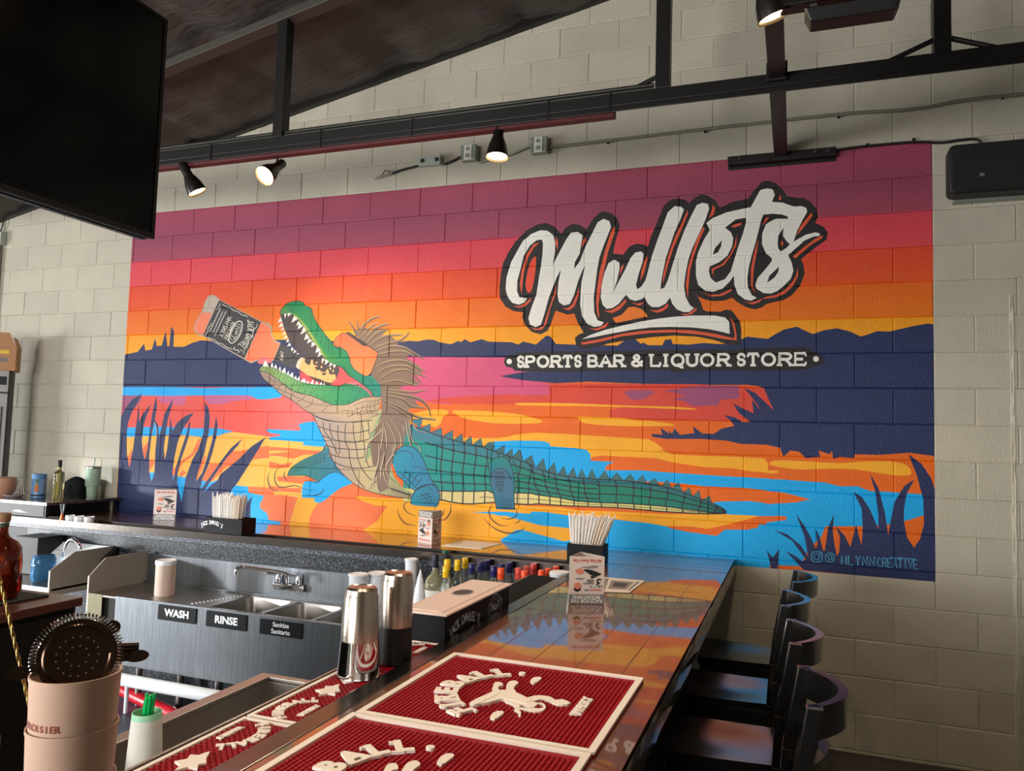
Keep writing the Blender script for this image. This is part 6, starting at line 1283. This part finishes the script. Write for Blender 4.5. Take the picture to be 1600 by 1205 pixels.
# ================================================================ BOTTLES IN THE WELL
mat('clear_glass', (238, 244, 240), rough=.03, trans=.95, ior=1.3); mat('cap_yellow', (228, 186, 24), rough=.35); mat('cap_navy', (34, 34, 92), rough=.35); mat('cap_orange', (226, 78, 34), rough=.35); mat('cap_coral', (206, 72, 66), rough=.35); mat('cap_green', (24, 92, 64), rough=.35); mat('cap_ink', (28, 34, 56), rough=.35)
mat('liquor_clear', (226, 224, 190), rough=.05, trans=.8, ior=1.3); mat('label_white', (226, 226, 220), rough=.5); mat('liquor_dark', (60, 26, 20), rough=.1, trans=.3)
ZC = 1.012
def bottle(px, cap, label, r=.031, H=None, body='clear_glass', caph=.058, lab=True):
    p = onZ(*px, ZC); z0 = .69; H = ZC-z0
    t = thing('liquor_bottle', label, 'bottle', (float(p[0]), float(p[1]), z0), group='bottles in the bottle well')
    G().lathe([(0, .002), (r-.004, 0), (r, .006), (r, H*.58), (r*.9, H*.66), (.016, H*.76), (.0145, H-caph), (.0145, H-.01)], (0, 0, 0), 20).build('glass', body, t, smooth=50)
    G().lathe([(.0182, H-caph), (.0186, H-caph+.004), (.0180, H-.03), (.0188, H-.028), (.0188, H-.024), (.0180, H-.022), (.0182, H-.003), (.0165, H), (0, H)], (0, 0, 0), 20).build('cap', cap, t, smooth=40)
    if lab: G().lathe([(r+.0006, H*.2), (r+.0006, H*.5)], (0, 0, 0), 20).build('paper_label', 'label_white', t, smooth=50)
for k_, px, c, l in (('y1', (699, 874.4), 'cap_yellow', 'rear yellow-capped bottle beside the green-capped one'), ('y1b', (697, 885), 'cap_yellow', 'front yellow-capped bottle nearest the napkin box'), ('y2', (715, 875), 'cap_yellow', 'middle yellow-capped bottle in the well'), ('y3', (727, 872), 'cap_yellow', 'yellow-capped bottle next to the navy caps'),
    ('p1', (737, 880), 'cap_navy', 'navy-capped bottle, first and leftmost of the navy row'), ('p2', (751.4, 877.6), 'cap_navy', 'navy-capped bottle, second in the navy row'), ('p3', (761, 875.4), 'cap_navy', 'navy-capped bottle, third in the navy row, half hidden'), ('p4', (771.4, 884), 'cap_navy', 'navy-capped bottle beside the lone orange cap'),
    ('p5', (784, 881), 'cap_navy', 'navy-capped bottle right behind the lone orange cap'), ('p6', (796, 878.6), 'cap_navy', 'navy-capped bottle farthest right of the navy caps'), ('o1', (782.8, 888), 'cap_orange', 'orange-capped bottle in front of the navy caps'),
    ('c1', (810, 887.5), 'cap_coral', 'coral-capped bottle, first of the coral row'), ('c2', (823, 884.8), 'cap_coral', 'coral-capped bottle, middle of the coral row'), ('c3', (834, 881), 'cap_coral', 'coral-capped bottle, tallest-looking at the end of the coral row'),
    ('o2', (819.5, 892), 'cap_orange', 'orange-capped bottle in front of the coral row'), ('o3', (846, 891), 'cap_orange', 'orange-capped bottle right of the coral row'), ('o4', (857, 888), 'cap_orange', 'orange-capped bottle second from the white coasters'), ('o5', (869, 885), 'cap_orange', 'orange-capped bottle just behind the white coasters')):
    bottle(px, c, l)
ZC = 1.035
bottle((695.7, 860), 'cap_green', 'green-capped bottle behind the yellow caps', r=.03)
ZC = 1.03
p = onZ(680.6, 866, ZC); t = thing('liquor_bottle', 'round clear bottle with a dark cap and pale spirit, leftmost in the well', 'bottle', (float(p[0]), float(p[1]), .69), group='bottles in the bottle well'); H = ZC-.69
G().lathe([(0, .002), (.05, 0), (.055, .01), (.057, H*.5), (.048, H*.6), (.022, H*.68), (.0165, H*.74), (.016, H-.02)], (0, 0, 0), 24).build('glass', 'liquor_clear', t, smooth=50)
G().lathe([(.019, H-.075), (.0195, H-.07), (.0185, H-.02), (.019, H-.004), (.016, H), (0, H)], (0, 0, 0), 20).build('cap', 'cap_ink', t, smooth=40); G().lathe([(.0578, H*.14), (.0578, H*.42)], (0, 0, 0), 24).build('paper_label', 'label_white', t, smooth=50)
# white squeeze bottle and plastic tubs left of the well
mat('milky', (222, 226, 232), rough=.35, sss=.2); mat('milky_clear', (226, 222, 214), rough=.25, trans=.35, ior=1.2)
p = onZ(657, 893, .98); t = thing('squeeze_bottle', 'white squeeze bottle with a pointed tip beside the well', 'bottle', (float(p[0]), float(p[1]), .69))
G().lathe([(0, 0), (.036, 0), (.038, .01), (.034, .14), (.026, .2), (.018, .235)], (0, 0, 0), 20).build('body', 'milky', t, smooth=50); G().lathe([(.019, .235), (.016, .25), (.006, .285), (.003, .3), (0, .3)], (0, 0, 0), 16).build('nozzle', 'milky', t, smooth=50)
def tub(px, zt, r, h, z0, label, cat='tub', lid=True):
    p = onZ(*px, zt); t = thing('plastic_tub', label, cat, (float(p[0]), float(p[1]), z0), group='white plastic tubs')
    G().lathe([(0, .002), (r*.86, 0), (r*.88, .004), (r, h)], (0, 0, 0), 24).build('body', 'milky', t, smooth=50)
    if lid: G().lathe([(r+.002, h-.012), (r+.005, h-.01), (r+.005, h), (r-.004, h+.003), (r-.008, h-.001), (0, h-.001)], (0, 0, 0), 24).build('lid', 'milky', t, smooth=35)
tub((643, 872), .995, .035, .30, .69, 'tall white plastic tub behind the taller shaker')
tub((560, 897), .94, .05, .25, .69, 'white plastic tub in the bottle well behind the shorter shaker')
tub((590, 895), .94, .05, .25, .69, 'white plastic tub between the two shakers')
p = onZ(251, 931, SZ); t = thing('plastic_cup', 'frosted plastic cup standing on the sink drainboard', 'cup', (float(p[0])+.0, float(p[1])+.03, SZ))
G().lathe([(0, .003), (.058, 0), (.060, .004), (.060, .2)], (0, 0, 0), 26).build('body', mat('pinkish', (226, 204, 190), rough=.3, trans=.3, ior=1.2), t, smooth=50); G().lathe([(.062, .19), (.064, .192), (.064, .215), (.058, .219), (.052, .216), (0, .214)], (0, 0, 0), 26).build('lid', 'milky', t, smooth=40)
# ================================================================ LEFT END OF THE FAR BAR: raised wooden tray box and the things on it
RZ = 1.135
rb_ = thing('raised_shelf', 'black box with a wooden top at the left end of the far bar', 'shelf', (-5.86, -.75, BZ))
mat('shelf_wood', (96, 72, 54), rough=.22, col2=(66, 46, 34), vscale=4, stretch=(.8, 5, 1), coat=.8, coat_ior=1.7); mat('box_blue', (16, 17, 21), rough=.5)
G().box((-1.4, .07, .088), (0.02, .74, .11)).build('wood_top', 'shelf_wood', rb_, bevel=.002); G().box((-1.4, .09, .004), (-.02, .11, .088)).build('front_panel', 'box_blue', rb_); G().box((-1.4, .11, .004), (-.10, .72, .088)).build('body', 'black_panel', rb_); G().box((-.03, .09, 0), (-.01, .115, .088)).build('post', 'black_panel', rb_); G().box((-.03, .70, 0), (-.01, .72, .088)).build('post', 'black_panel', rb_)
G().box((-1.4, .066, .101), (0.02, .072, .111)).build('edge_strip', 'steel', rb_)
G().prism([(-.36, .030), (-.27, .024), (-.19, .027), (-.25, .034), (-.26, .041), (-.32, .042), (-.325, .035)], frame((0, .0895, 0), (1, 0, 0), (0, 0, 1)), .0006).build('badge', 'badge', rb_)
mat('tumbler_green', (176, 208, 186), rough=.4); mat('straw_green', (196, 222, 196), rough=.4)
tb = thing('tumbler', 'mint green insulated tumbler with a straw on the raised shelf', 'tumbler', (-6.045, -.115, RZ))
G().lathe([(0, 0), (.036, 0), (.038, .004), (.043, .075), (.0435, .082), (.052, .088), (.054, .094), (.058, .225), (.0585, .228)], (0, 0, 0), 30).build('cup', 'tumbler_green', tb, smooth=35)
G().lathe([(.0585, .2275), (.060, .229), (.060, .241), (.055, .245), (.02, .246), (0, .246)], (0, 0, 0), 30).build('lid', 'steel', tb, smooth=35); G().tube([(.0, .0, .2), (.004, 0, .31)], .006, 10).build('straw', 'straw_green', tb, smooth=40)
cn = thing('juice_can', 'tall juice can with a pineapple picture on the raised shelf', 'can', (-6.33, -.36, RZ))
mat('can_blue', (96, 140, 186), rough=.35); mat('pine_orange', (196, 110, 40), rough=.5); mat('pine_green', (60, 96, 60), rough=.5)
G().lathe([(0, .004), (.05, .004), (.053, 0), (.053, .006), (.0515, .01), (.0515, .17), (.053, .174), (.053, .18), (.049, .179), (.049, .174), (0, .174)], (0, 0, 0), 28).build('body', 'can_blue', cn, smooth=35)
def curved(g, poly, R, a0, z0):      # flat outline wrapped on a cylinder
    n = len(poly); cx = sum(p[0] for p in poly)/n; cy = sum(p[1] for p in poly)/n
    W = lambda x, y: (R*math.cos(a0+x/R), R*math.sin(a0+x/R), z0+y)
    g.add([W(cx, cy)]+[W(x, y) for x, y in poly], [(0, 1+i, 1+(i+1) % n) for i in range(n)])
af = math.atan2(CAMP[1]+.36, CAMP[0]+6.33)
g = G(); curved(g, [(-.006+.017*math.cos(q), .07+.034*math.sin(q)) for q in np.linspace(0, 2*math.pi, 17)[:-1]], .0522, af-.2, 0); pn = g.build('pineapple_print', 'pine_orange', cn)
g = G(); curved(g, [(-.02, .14), (-.014, .12), (-.01, .105), (0, .103), (.006, .12), (.014, .145), (.002, .13), (-.004, .155), (-.01, .132)], .0522, af-.2, 0); g.build('leaf_print', 'pine_green', cn)
g = G()
for i in range(6): curved(g, [(-.012, .04+.018*i), (.02, .04+.018*i), (.02, .046+.018*i), (-.012, .046+.018*i)], .0522, af+.5, 0)
g.build('text_print', 'label_white', cn); g = G(); G().lathe([(.0522, .008), (.0522, .02)], (0, 0, 0), 28).build('dark_band', 'ink_black', cn, smooth=50)
for i in range(5):
    g = G(); g.tube([(.0525*math.cos(af-.2+(-.006+.017*math.cos(q))/.0525*.8), .0525*math.sin(af-.2+(-.006+.017*math.cos(q))/.0525*.8), .045+.012*i) for q in np.linspace(math.pi, 0, 6)], .0009, 4); g.build('print_line', 'pine_green', pn)
gb = thing('glass_bottle', 'slim clear glass bottle with a black cap and green straws inside', 'bottle', (-5.985, -.475, RZ))
mat('oil_glass', (206, 198, 150), rough=.04, trans=.9, ior=1.3); mat('straw_yellow', (186, 176, 90), rough=.4)
G().lathe([(0, .002), (.036, 0), (.039, .006), (.039, .20), (.036, .212), (.016, .222), (.0135, .232), (.0135, .268)], (0, 0, 0), 24).build('glass', 'oil_glass', gb, smooth=50)
G().lathe([(.015, .25), (.0155, .252), (.0155, .30), (.013, .303), (0, .303)], (0, 0, 0), 20).build('cap', 'cable_black', gb, smooth=40); G().lathe([(.0142, .232), (.0142, .25)], (0, 0, 0), 18).build('neck_band', 'straw_yellow', gb, smooth=40)
for i in range(5): G().tube([(-.02+.01*i, -.01+.006*(i % 2), .01), (-.014+.009*i, .004, .2)], .0028, 6).build('stem', 'pine_green' if i > 2 else 'straw_yellow', gb, smooth=50)
bo = thing('bread_bowl', 'tan bowl with a clear plastic lid at the left edge of the raised shelf', 'bowl', (float(onY(2, 755, -.55)[0]), -.55, RZ)); mat('tan_bowl', (196, 150, 124), rough=.4); mat('film', (226, 222, 222), rough=.1, trans=.5, ior=1.15)
G().lathe([(0, .0), (.06, 0), (.095, .04), (.108, .10), (.104, .15), (.098, .154), (0, .154)], (0, 0, 0), 32).build('bowl', 'tan_bowl', bo, smooth=40)
tr = thing('plastic_plate', 'clear plastic plate in front of the tan bowl', 'plate', (-6.43, -.50, RZ)); G().lathe([(0, 0), (.06, 0), (.075, .012), (.085, .018), (.085, .021), (.07, .016), (.055, .006), (0, .006)], (0, 0, 0), 32).build('dish', 'film', tr, smooth=40)
tg_ = thing('tongs', 'small metal tongs resting against the tan bowl', 'tongs', (-6.50, -.36, RZ))
for s in (-1, 1): G().tube([(.0, s*.008, .006), (-.02, s*.012, .06), (-.05, s*.004, .13)], .005, 6).build('arm', 'chrome', tg_, smooth=50)
g = G(); n = 18; m = 9; vv = []; ff = []
for j in range(m+1):
    for i in range(n):
        a = 2*math.pi*i/n; e = j/m*math.pi/2; rr_ = math.cos(e)*(1+.16*mno.noise(Vector((math.cos(a)*2, math.sin(a)*2, e*2+4)))); vv.append((.15*rr_*math.cos(a)*(1+.15*(math.cos(a) < 0)), .06*rr_*math.sin(a), .155*math.sin(e)**.8*(1-.25*max(0, -math.cos(a)*math.cos(e)))))
for j in range(m):
    for i in range(n): ff.append((j*n+i, j*n+(i+1) % n, (j+1)*n+(i+1) % n, (j+1)*n+i))
tag(g.add(vv, ff+[tuple(range(n))[::-1]]).build('black_bag', mat('bag_black', (8, 8, 9), rough=.9, spec=.1, bump=.6, bscale=18), smooth=70, loc=(-6.24, -.105, RZ)), 'crumpled black bag behind the tumbler on the raised shelf', 'bag')
jg_ = thing('jigger', 'double-ended steel and copper jigger on the left of the far bar', 'jigger', (-5.70, -.665, .994)); G().lathe([(.0, .075), (.008, .072), (.022, .14), (.023, .142), (.021, .142)], (0, 0, 0), 20).build('large_cup', 'chrome', jg_, smooth=50); G().lathe([(.02, 0), (.021, 0), (.008, .068), (.008, .074), (0, .074)], (0, 0, 0), 20).build('small_cup', 'copper', jg_, smooth=50)
for i, (x, y, r) in enumerate(((-5.655, -.635, .032), (-5.565, -.638, .034), (-5.475, -.632, .036))):
    for k_ in range(2):
        o = G().lathe([(0, .002), (r*.78, 0), (r*.8, .004), (r, .05), (r-.002, .05), (r*.76, .006), (0, .006)], (0, 0, 0), 22).build('ramekin', mat('ramekin_white', (226, 228, 226), rough=.3), smooth=40, loc=(x, y, .993+.012*k_))
        tag(o, ('lower' if k_ == 0 else 'upper')+[' white ramekin of the pair next to the jigger', ' white ramekin in the middle stack beside the rail mat', ' white ramekin in the stack nearest the rail mat'][i], 'ramekin', 'white ramekins')
# drinks machine and carton at the far left, standing on the raised shelf
mat('fridge_grey', (150, 150, 150), rough=.4, metal=.3); mat('cardboard', (186, 138, 100), rough=.7, bump=.05); mat('tape_yellow', (226, 200, 60), rough=.5)
Fp = Vector((-6.868, -.262, RZ)); ft = float(onY(8, 579, -.3)[2])-RZ
fg = thing('drinks_machine', 'tall grey drinks machine with a dark side at the left edge', 'machine', Fp, 45)      # local x = along the front (to the right), local y = depth
G().box((-.36, 0, 0), (0, .26, ft)).build('body', 'black_panel', fg, bevel=.006); fd = G().box((-.36, -.02, .03), (-.004, -.001, ft-.19)).build('door', 'fridge_grey', fg, bevel=.004); G().box((-.36, -.02, ft-.18), (-.004, -.001, ft)).build('control_panel', 'fridge_grey', fg, bevel=.004)
G().box((-.12, -.024, ft-.12), (-.02, -.02, ft-.05)).build('display', 'ink_black', fg); G().tube([(-.05, -.035, .2), (-.05, -.035, ft-.3)], .01, 8).build('handle', 'chrome', fd, smooth=50)
bh = float(onY(8, 543, -.3)[2])-RZ-ft
ct = thing('cardboard_box', 'brown cardboard box with open flaps on top of the drinks machine', 'box', Fp+Vector((0, 0, ft)), 45)
bx1 = .035
G().box((bx1-.40, -.02, 0), (bx1, .24, bh)).build('carton', 'cardboard', ct, bevel=.002)
G().hexa([(bx1-.40, -.02, bh), (bx1, -.02, bh), (bx1, -.016, bh), (bx1-.40, -.016, bh), (bx1-.40, -.05, bh+.12), (bx1-.05, -.05, bh+.12), (bx1-.05, -.046, bh+.12), (bx1-.40, -.046, bh+.12)]).build('flap', 'cardboard', ct); G().hexa([(bx1, -.02, bh), (bx1+.004, -.02, bh), (bx1+.004, .24, bh), (bx1, .24, bh), (bx1-.03, .0, bh+.09), (bx1-.026, .0, bh+.09), (bx1-.026, .22, bh+.09), (bx1-.03, .22, bh+.09)]).build('flap', 'cardboard', ct)
G().box((bx1-.14, -.022, bh*.72), (bx1-.05, -.02, bh*.88)).build('yellow_label', 'tape_yellow', ct); G().box((bx1-.13, -.0215, bh*.36), (bx1-.06, -.02, bh*.55)).build('print', 'ink_grey', ct)
# whiskey bottle on the back counter
p = onZ(10, 941, 1.008); mat('amber_glass', (120, 38, 10), rough=.05, trans=.75, ior=1.42); mat('cork', (150, 112, 80), rough=.7); mat('band_green', (56, 70, 40), rough=.5)
wb_ = thing('whiskey_bottle', 'large amber whiskey bottle on the brown back counter', 'bottle', (float(p[0])-.09, float(p[1])+.03, 1.008))
g = G(); prof = [(0, .004), (.062, 0), (.070, .008), (.074, .03), (.077, .15), (.072, .20), (.055, .225), (.026, .245), (.021, .262), (.021, .285)]
g.lathe(prof, (0, 0, 0), 28); g.build('glass', 'amber_glass', wb_, smooth=50)
for i in range(8):
    a = 2*math.pi*i/8; g = G(); g.prism(catmull([(-.018, .025), (.018, .025), (.02, .06), (0, .09), (-.02, .06)], True, 2), frame((.0755*math.cos(a), .0755*math.sin(a), 0), (-math.sin(a), math.cos(a), 0), (0, 0, 1)), .003); g.build('facet', 'amber_glass', wb_, smooth=50)
G().lathe([(.0225, .283), (.0225, .30)], (0, 0, 0), 18).build('green_band', 'band_green', wb_, smooth=50); G().lathe([(.023, .30), (.023, .303), (.021, .304)], (0, 0, 0), 18).build('ring', 'label_white', wb_, smooth=50); G().lathe([(.026, .304), (.028, .308), (.028, .335), (.025, .338), (0, .338)], (0, 0, 0), 18).build('stopper', 'cork', wb_, smooth=40)
# ================================================================ NEAR LEFT: cup stack with strainer, bar spoon, pour-spout bottle, straw cup
mat('cup_white', (206, 172, 150), rough=.42); mat('print_red', (150, 70, 60), rough=.5); mat('dark_metal', (84, 66, 56), rough=.22, metal=1.0); mat('gold_spoon', (170, 140, 80), rough=.3, metal=1.0)
CX, CY = -1.464, -4.202
n_c = 5; ch_, off = .185, .0555
topz = 1.437
for i in range(n_c):
    z0 = topz-ch_-off*(n_c-1-i)
    lab = ['bottom white plastic cup of the near stack', 'second white plastic cup from the bottom of the near stack', 'middle white plastic cup of the near stack', 'white plastic cup just below the top one, with red lettering', 'top white plastic cup of the near stack holding the strainer'][i]
    t = thing('plastic_cup', lab, 'cup', (CX, CY, z0), group='stacked white cups')
    G().lathe([(0, .002), (.0375, 0), (.038, .004), (.0448, ch_-.004), (.0456, ch_-.004), (.0456, ch_), (.0440, ch_), (.037, .005), (0, .005)], (0, 0, 0), 40).build('cup', 'cup_white', t, smooth=35)
    if i >= 3:
        g = G(); a0 = math.atan2(CAMP[1]-CY, CAMP[0]-CX)
        for q, c in enumerate('COURVOISIER'):
            vs, fs = text_mesh(c, .0098, 0, .0003); Rr = .0431; aa = a0-1.62+.128*q
            g.add([((Rr+.0004)*math.cos(aa+v[0]/Rr), (Rr+.0004)*math.sin(aa+v[0]/Rr), ch_-.048+v[1]) for v in vs], fs)
        g.build('lettering', 'print_red', t)
sx = thing('cocktail_strainer', 'round perforated cocktail strainer with a spring coil in the top cup', 'strainer', (CX, CY, topz)); vdir = Vector((CAMP[0]-CX, CAMP[1]-CY, 0)).normalized(); rdir = Vector((-vdir.y, vdir.x, 0))
zc = Vector((0, 0, .012))-vdir*.016; up_ = (Vector((0, 0, 1))-vdir*.25).normalized(); nrm = rdir.cross(up_).normalized()
if nrm.dot(vdir) < 0: nrm = -nrm
FM = frame(zc, rdir, up_)
disc = [(.040*math.cos(q), .040*math.sin(q)) for q in np.linspace(0, 2*math.pi, 33)[:-1]]
dp = G().prism(disc, FM, .0012).build('plate', 'dark_metal', sx, smooth=40)
g = G(); g.tube([FM @ Vector((.033*math.cos(q), .033*math.sin(q), .002)) for q in np.linspace(0, 2*math.pi, 33)], .0018, 6, caps=False); g.build('rim', 'dark_metal', sx, smooth=50)
for i in range(5):
    rr_ = .006+.005*i
    for j in range(5+i*4):
        a = 2*math.pi*j/(5+i*4)
        if i in (1, 3): G().lathe([(.0011, 0), (.0011, .0026)], tuple(FM @ Vector((rr_*math.cos(a), rr_*math.sin(a), -.0004))), 6, M=FM.to_3x3(), closed=True).build('hole', 'clear_glass' if False else 'chrome', dp)
g = G(); N = 420; pts = []
for i in range(N+1):
    a = R_(-25)+R_(230)*i/N; ph = i*2*math.pi/9; pts.append(FM @ Vector(((.0425+.0042*math.cos(ph))*math.cos(a), (.0425+.0042*math.cos(ph))*math.sin(a), .0005+.0042*math.sin(ph))))
g.tube(pts, .0008, 4); g.build('spring_coil', 'chrome', sx, smooth=60)
def ear(x, y, rx, ry, name='ear'): return G().prism([(x+rx*math.cos(q), y+ry*math.sin(q)) for q in np.linspace(0, 2*math.pi, 21)[:-1]], FM @ Matrix.Translation((0, 0, -.0006)), .0016).build(name, 'dark_metal', sx, smooth=40)
ear(-.034, .027, .0085, .0085); ear(.033, .028, .009, .008); ear(.060, -.006, .013, .0068, 'handle_tab'); ear(-.056, -.012, .012, .0072, 'handle_tab'); G().prism([(.03, -.010), (.055, -.011), (.055, -.001), (.03, .0)], FM @ Matrix.Translation((0, 0, -.0006)), .0016).build('neck', 'dark_metal', sx); G().prism([(-.05, -.017), (-.03, -.014), (-.03, -.004), (-.05, -.007)], FM @ Matrix.Translation((0, 0, -.0006)), .0016).build('neck', 'dark_metal', sx)
G().tube([FM @ Vector((.028, .004, -.012)), FM @ Vector((.062, .002, -.014))], .007, 12).build('coil_end', 'dark_metal', sx, smooth=50)
bs = thing('bar_spoon', 'twisted gold bar spoon leaning out of the near cup stack', 'bar spoon', (CX, CY, topz-.05))
e0 = Vector(CAMP.tolist())+Vector(ray(4, 922).tolist())*.87-Vector((CX, CY, topz-.05)); s0 = rdir*-.030+Vector((0, 0, -.03))
if (Vector((CX, CY, 0))+rdir-Vector(CAMP.tolist())).length < 0: pass
pa_ = [s0+(e0-s0)*(i/60) for i in range(75)]
for k_ in range(2):
    g = G(); dr = (e0-s0).normalized(); u_ = dr.orthogonal().normalized(); w_ = dr.cross(u_)
    g.tube([q+u_*(.0010*math.cos(i*.75+k_*math.pi))+w_*(.0010*math.sin(i*.75+k_*math.pi)) for i, q in enumerate(pa_)], .0012, 6); g.build('twisted_rod', 'gold_spoon', bs, smooth=60)
pb_ = onZ(-2, 1120, 1.36); bt = thing('spout_bottle', 'clear bottle with a metal pour spout at the lower left corner', 'bottle', (-1.60, -4.20, BZ))
G().lathe([(0, .002), (.034, 0), (.036, .006), (.036, .20), (.032, .22), (.0145, .25), (.0135, .30)], (0, 0, 0), 24).build('glass', 'clear_glass', bt, smooth=50)
G().lathe([(.0145, .285), (.0155, .288), (.0155, .318), (.013, .322), (0, .322)], (0, 0, 0), 20).build('collar', 'shaker_black', bt, smooth=40); G().lathe([(.0158, .276), (.0158, .286)], (0, 0, 0), 20).build('gold_band', 'gold_spoon', bt, smooth=40)
G().tube([(0, 0, .318), (.002, .0, .345), (.006, 0, .378)], [.006, .005, .004], 10).build('spout', 'chrome', bt, smooth=50); G().lathe([(.012, .3215), (.010, .326), (.006, .328)], (0, 0, 0), 16).build('spout_base', 'chrome', bt, smooth=50)
sc_p = onZ(230, 1112, 1.02); mat('frosted', (222, 220, 212), rough=.4, trans=.15, ior=1.2); mat('green_straw', (10, 190, 96), rough=.2, trans=.3, ior=1.3); mat('green_rim', (150, 206, 170), rough=.4)
su = thing('straw_cup', 'frosted white cup of green straws standing in the steel well', 'cup', (float(sc_p[0]), float(sc_p[1]), .845))
Hs = 1.02-.845
G().lathe([(0, .003), (.043, 0), (.044, .004), (.0345, Hs-.014)], (0, 0, 0), 32).build('cup', 'frosted', su, smooth=40); G().lathe([(.0345, Hs-.014), (.0335, Hs), (.0315, Hs), (.032, Hs-.012), (.038, .006), (0, .006)], (0, 0, 0), 32).build('rim', 'green_rim', su, smooth=40)
for i in range(8):
    a = i*.8; G().tube([(-.012+.009*math.cos(a), .009*math.sin(a), .02), (.006+.0095*math.cos(a), .0095*math.sin(a), Hs+.036+.008*math.sin(i*2.1))], .0040, 8).build('green_straw', 'green_straw', su, smooth=50)
# black cove where the roof blanket meets the wall
v = []
for z_ in (-.03, .07):
    for x, y in ((XL, -.05), (XR, -.05), (XR, .0), (XL, .0)): v.append((x, y, roofz(x)+z_))
struct(G().hexa(v).build('trim_1', 'black_steel'))
# ragged painted-over control joint in the blocks right of the mural
mat('joint_paint', (188, 182, 165), rough=.5, bump=.4, bscale=60)
xj = float(onY(1586, 900)[0]); v = []; f = []; n = 110
for i in range(n+1):
    z = .02+2.55*i/n; k_ = mno.noise(Vector((2.1, 3.3, z*14)))
    for q, (dx, dy) in enumerate(((-.011, .002), (-.006-.003*k_, -.004-.003*abs(k_)), (.003, -.0015), (.008+.004*k_, -.005), (.012, .002))): v.append((xj+dx+.004*mno.noise(Vector((z*7, q, 1))), dy, z))
for i in range(n):
    for q in range(4): a = i*5+q; f.append((a, a+1, a+6, a+5))
struct(G().add(v, f).build('trim_2', 'joint_paint', smooth=70))
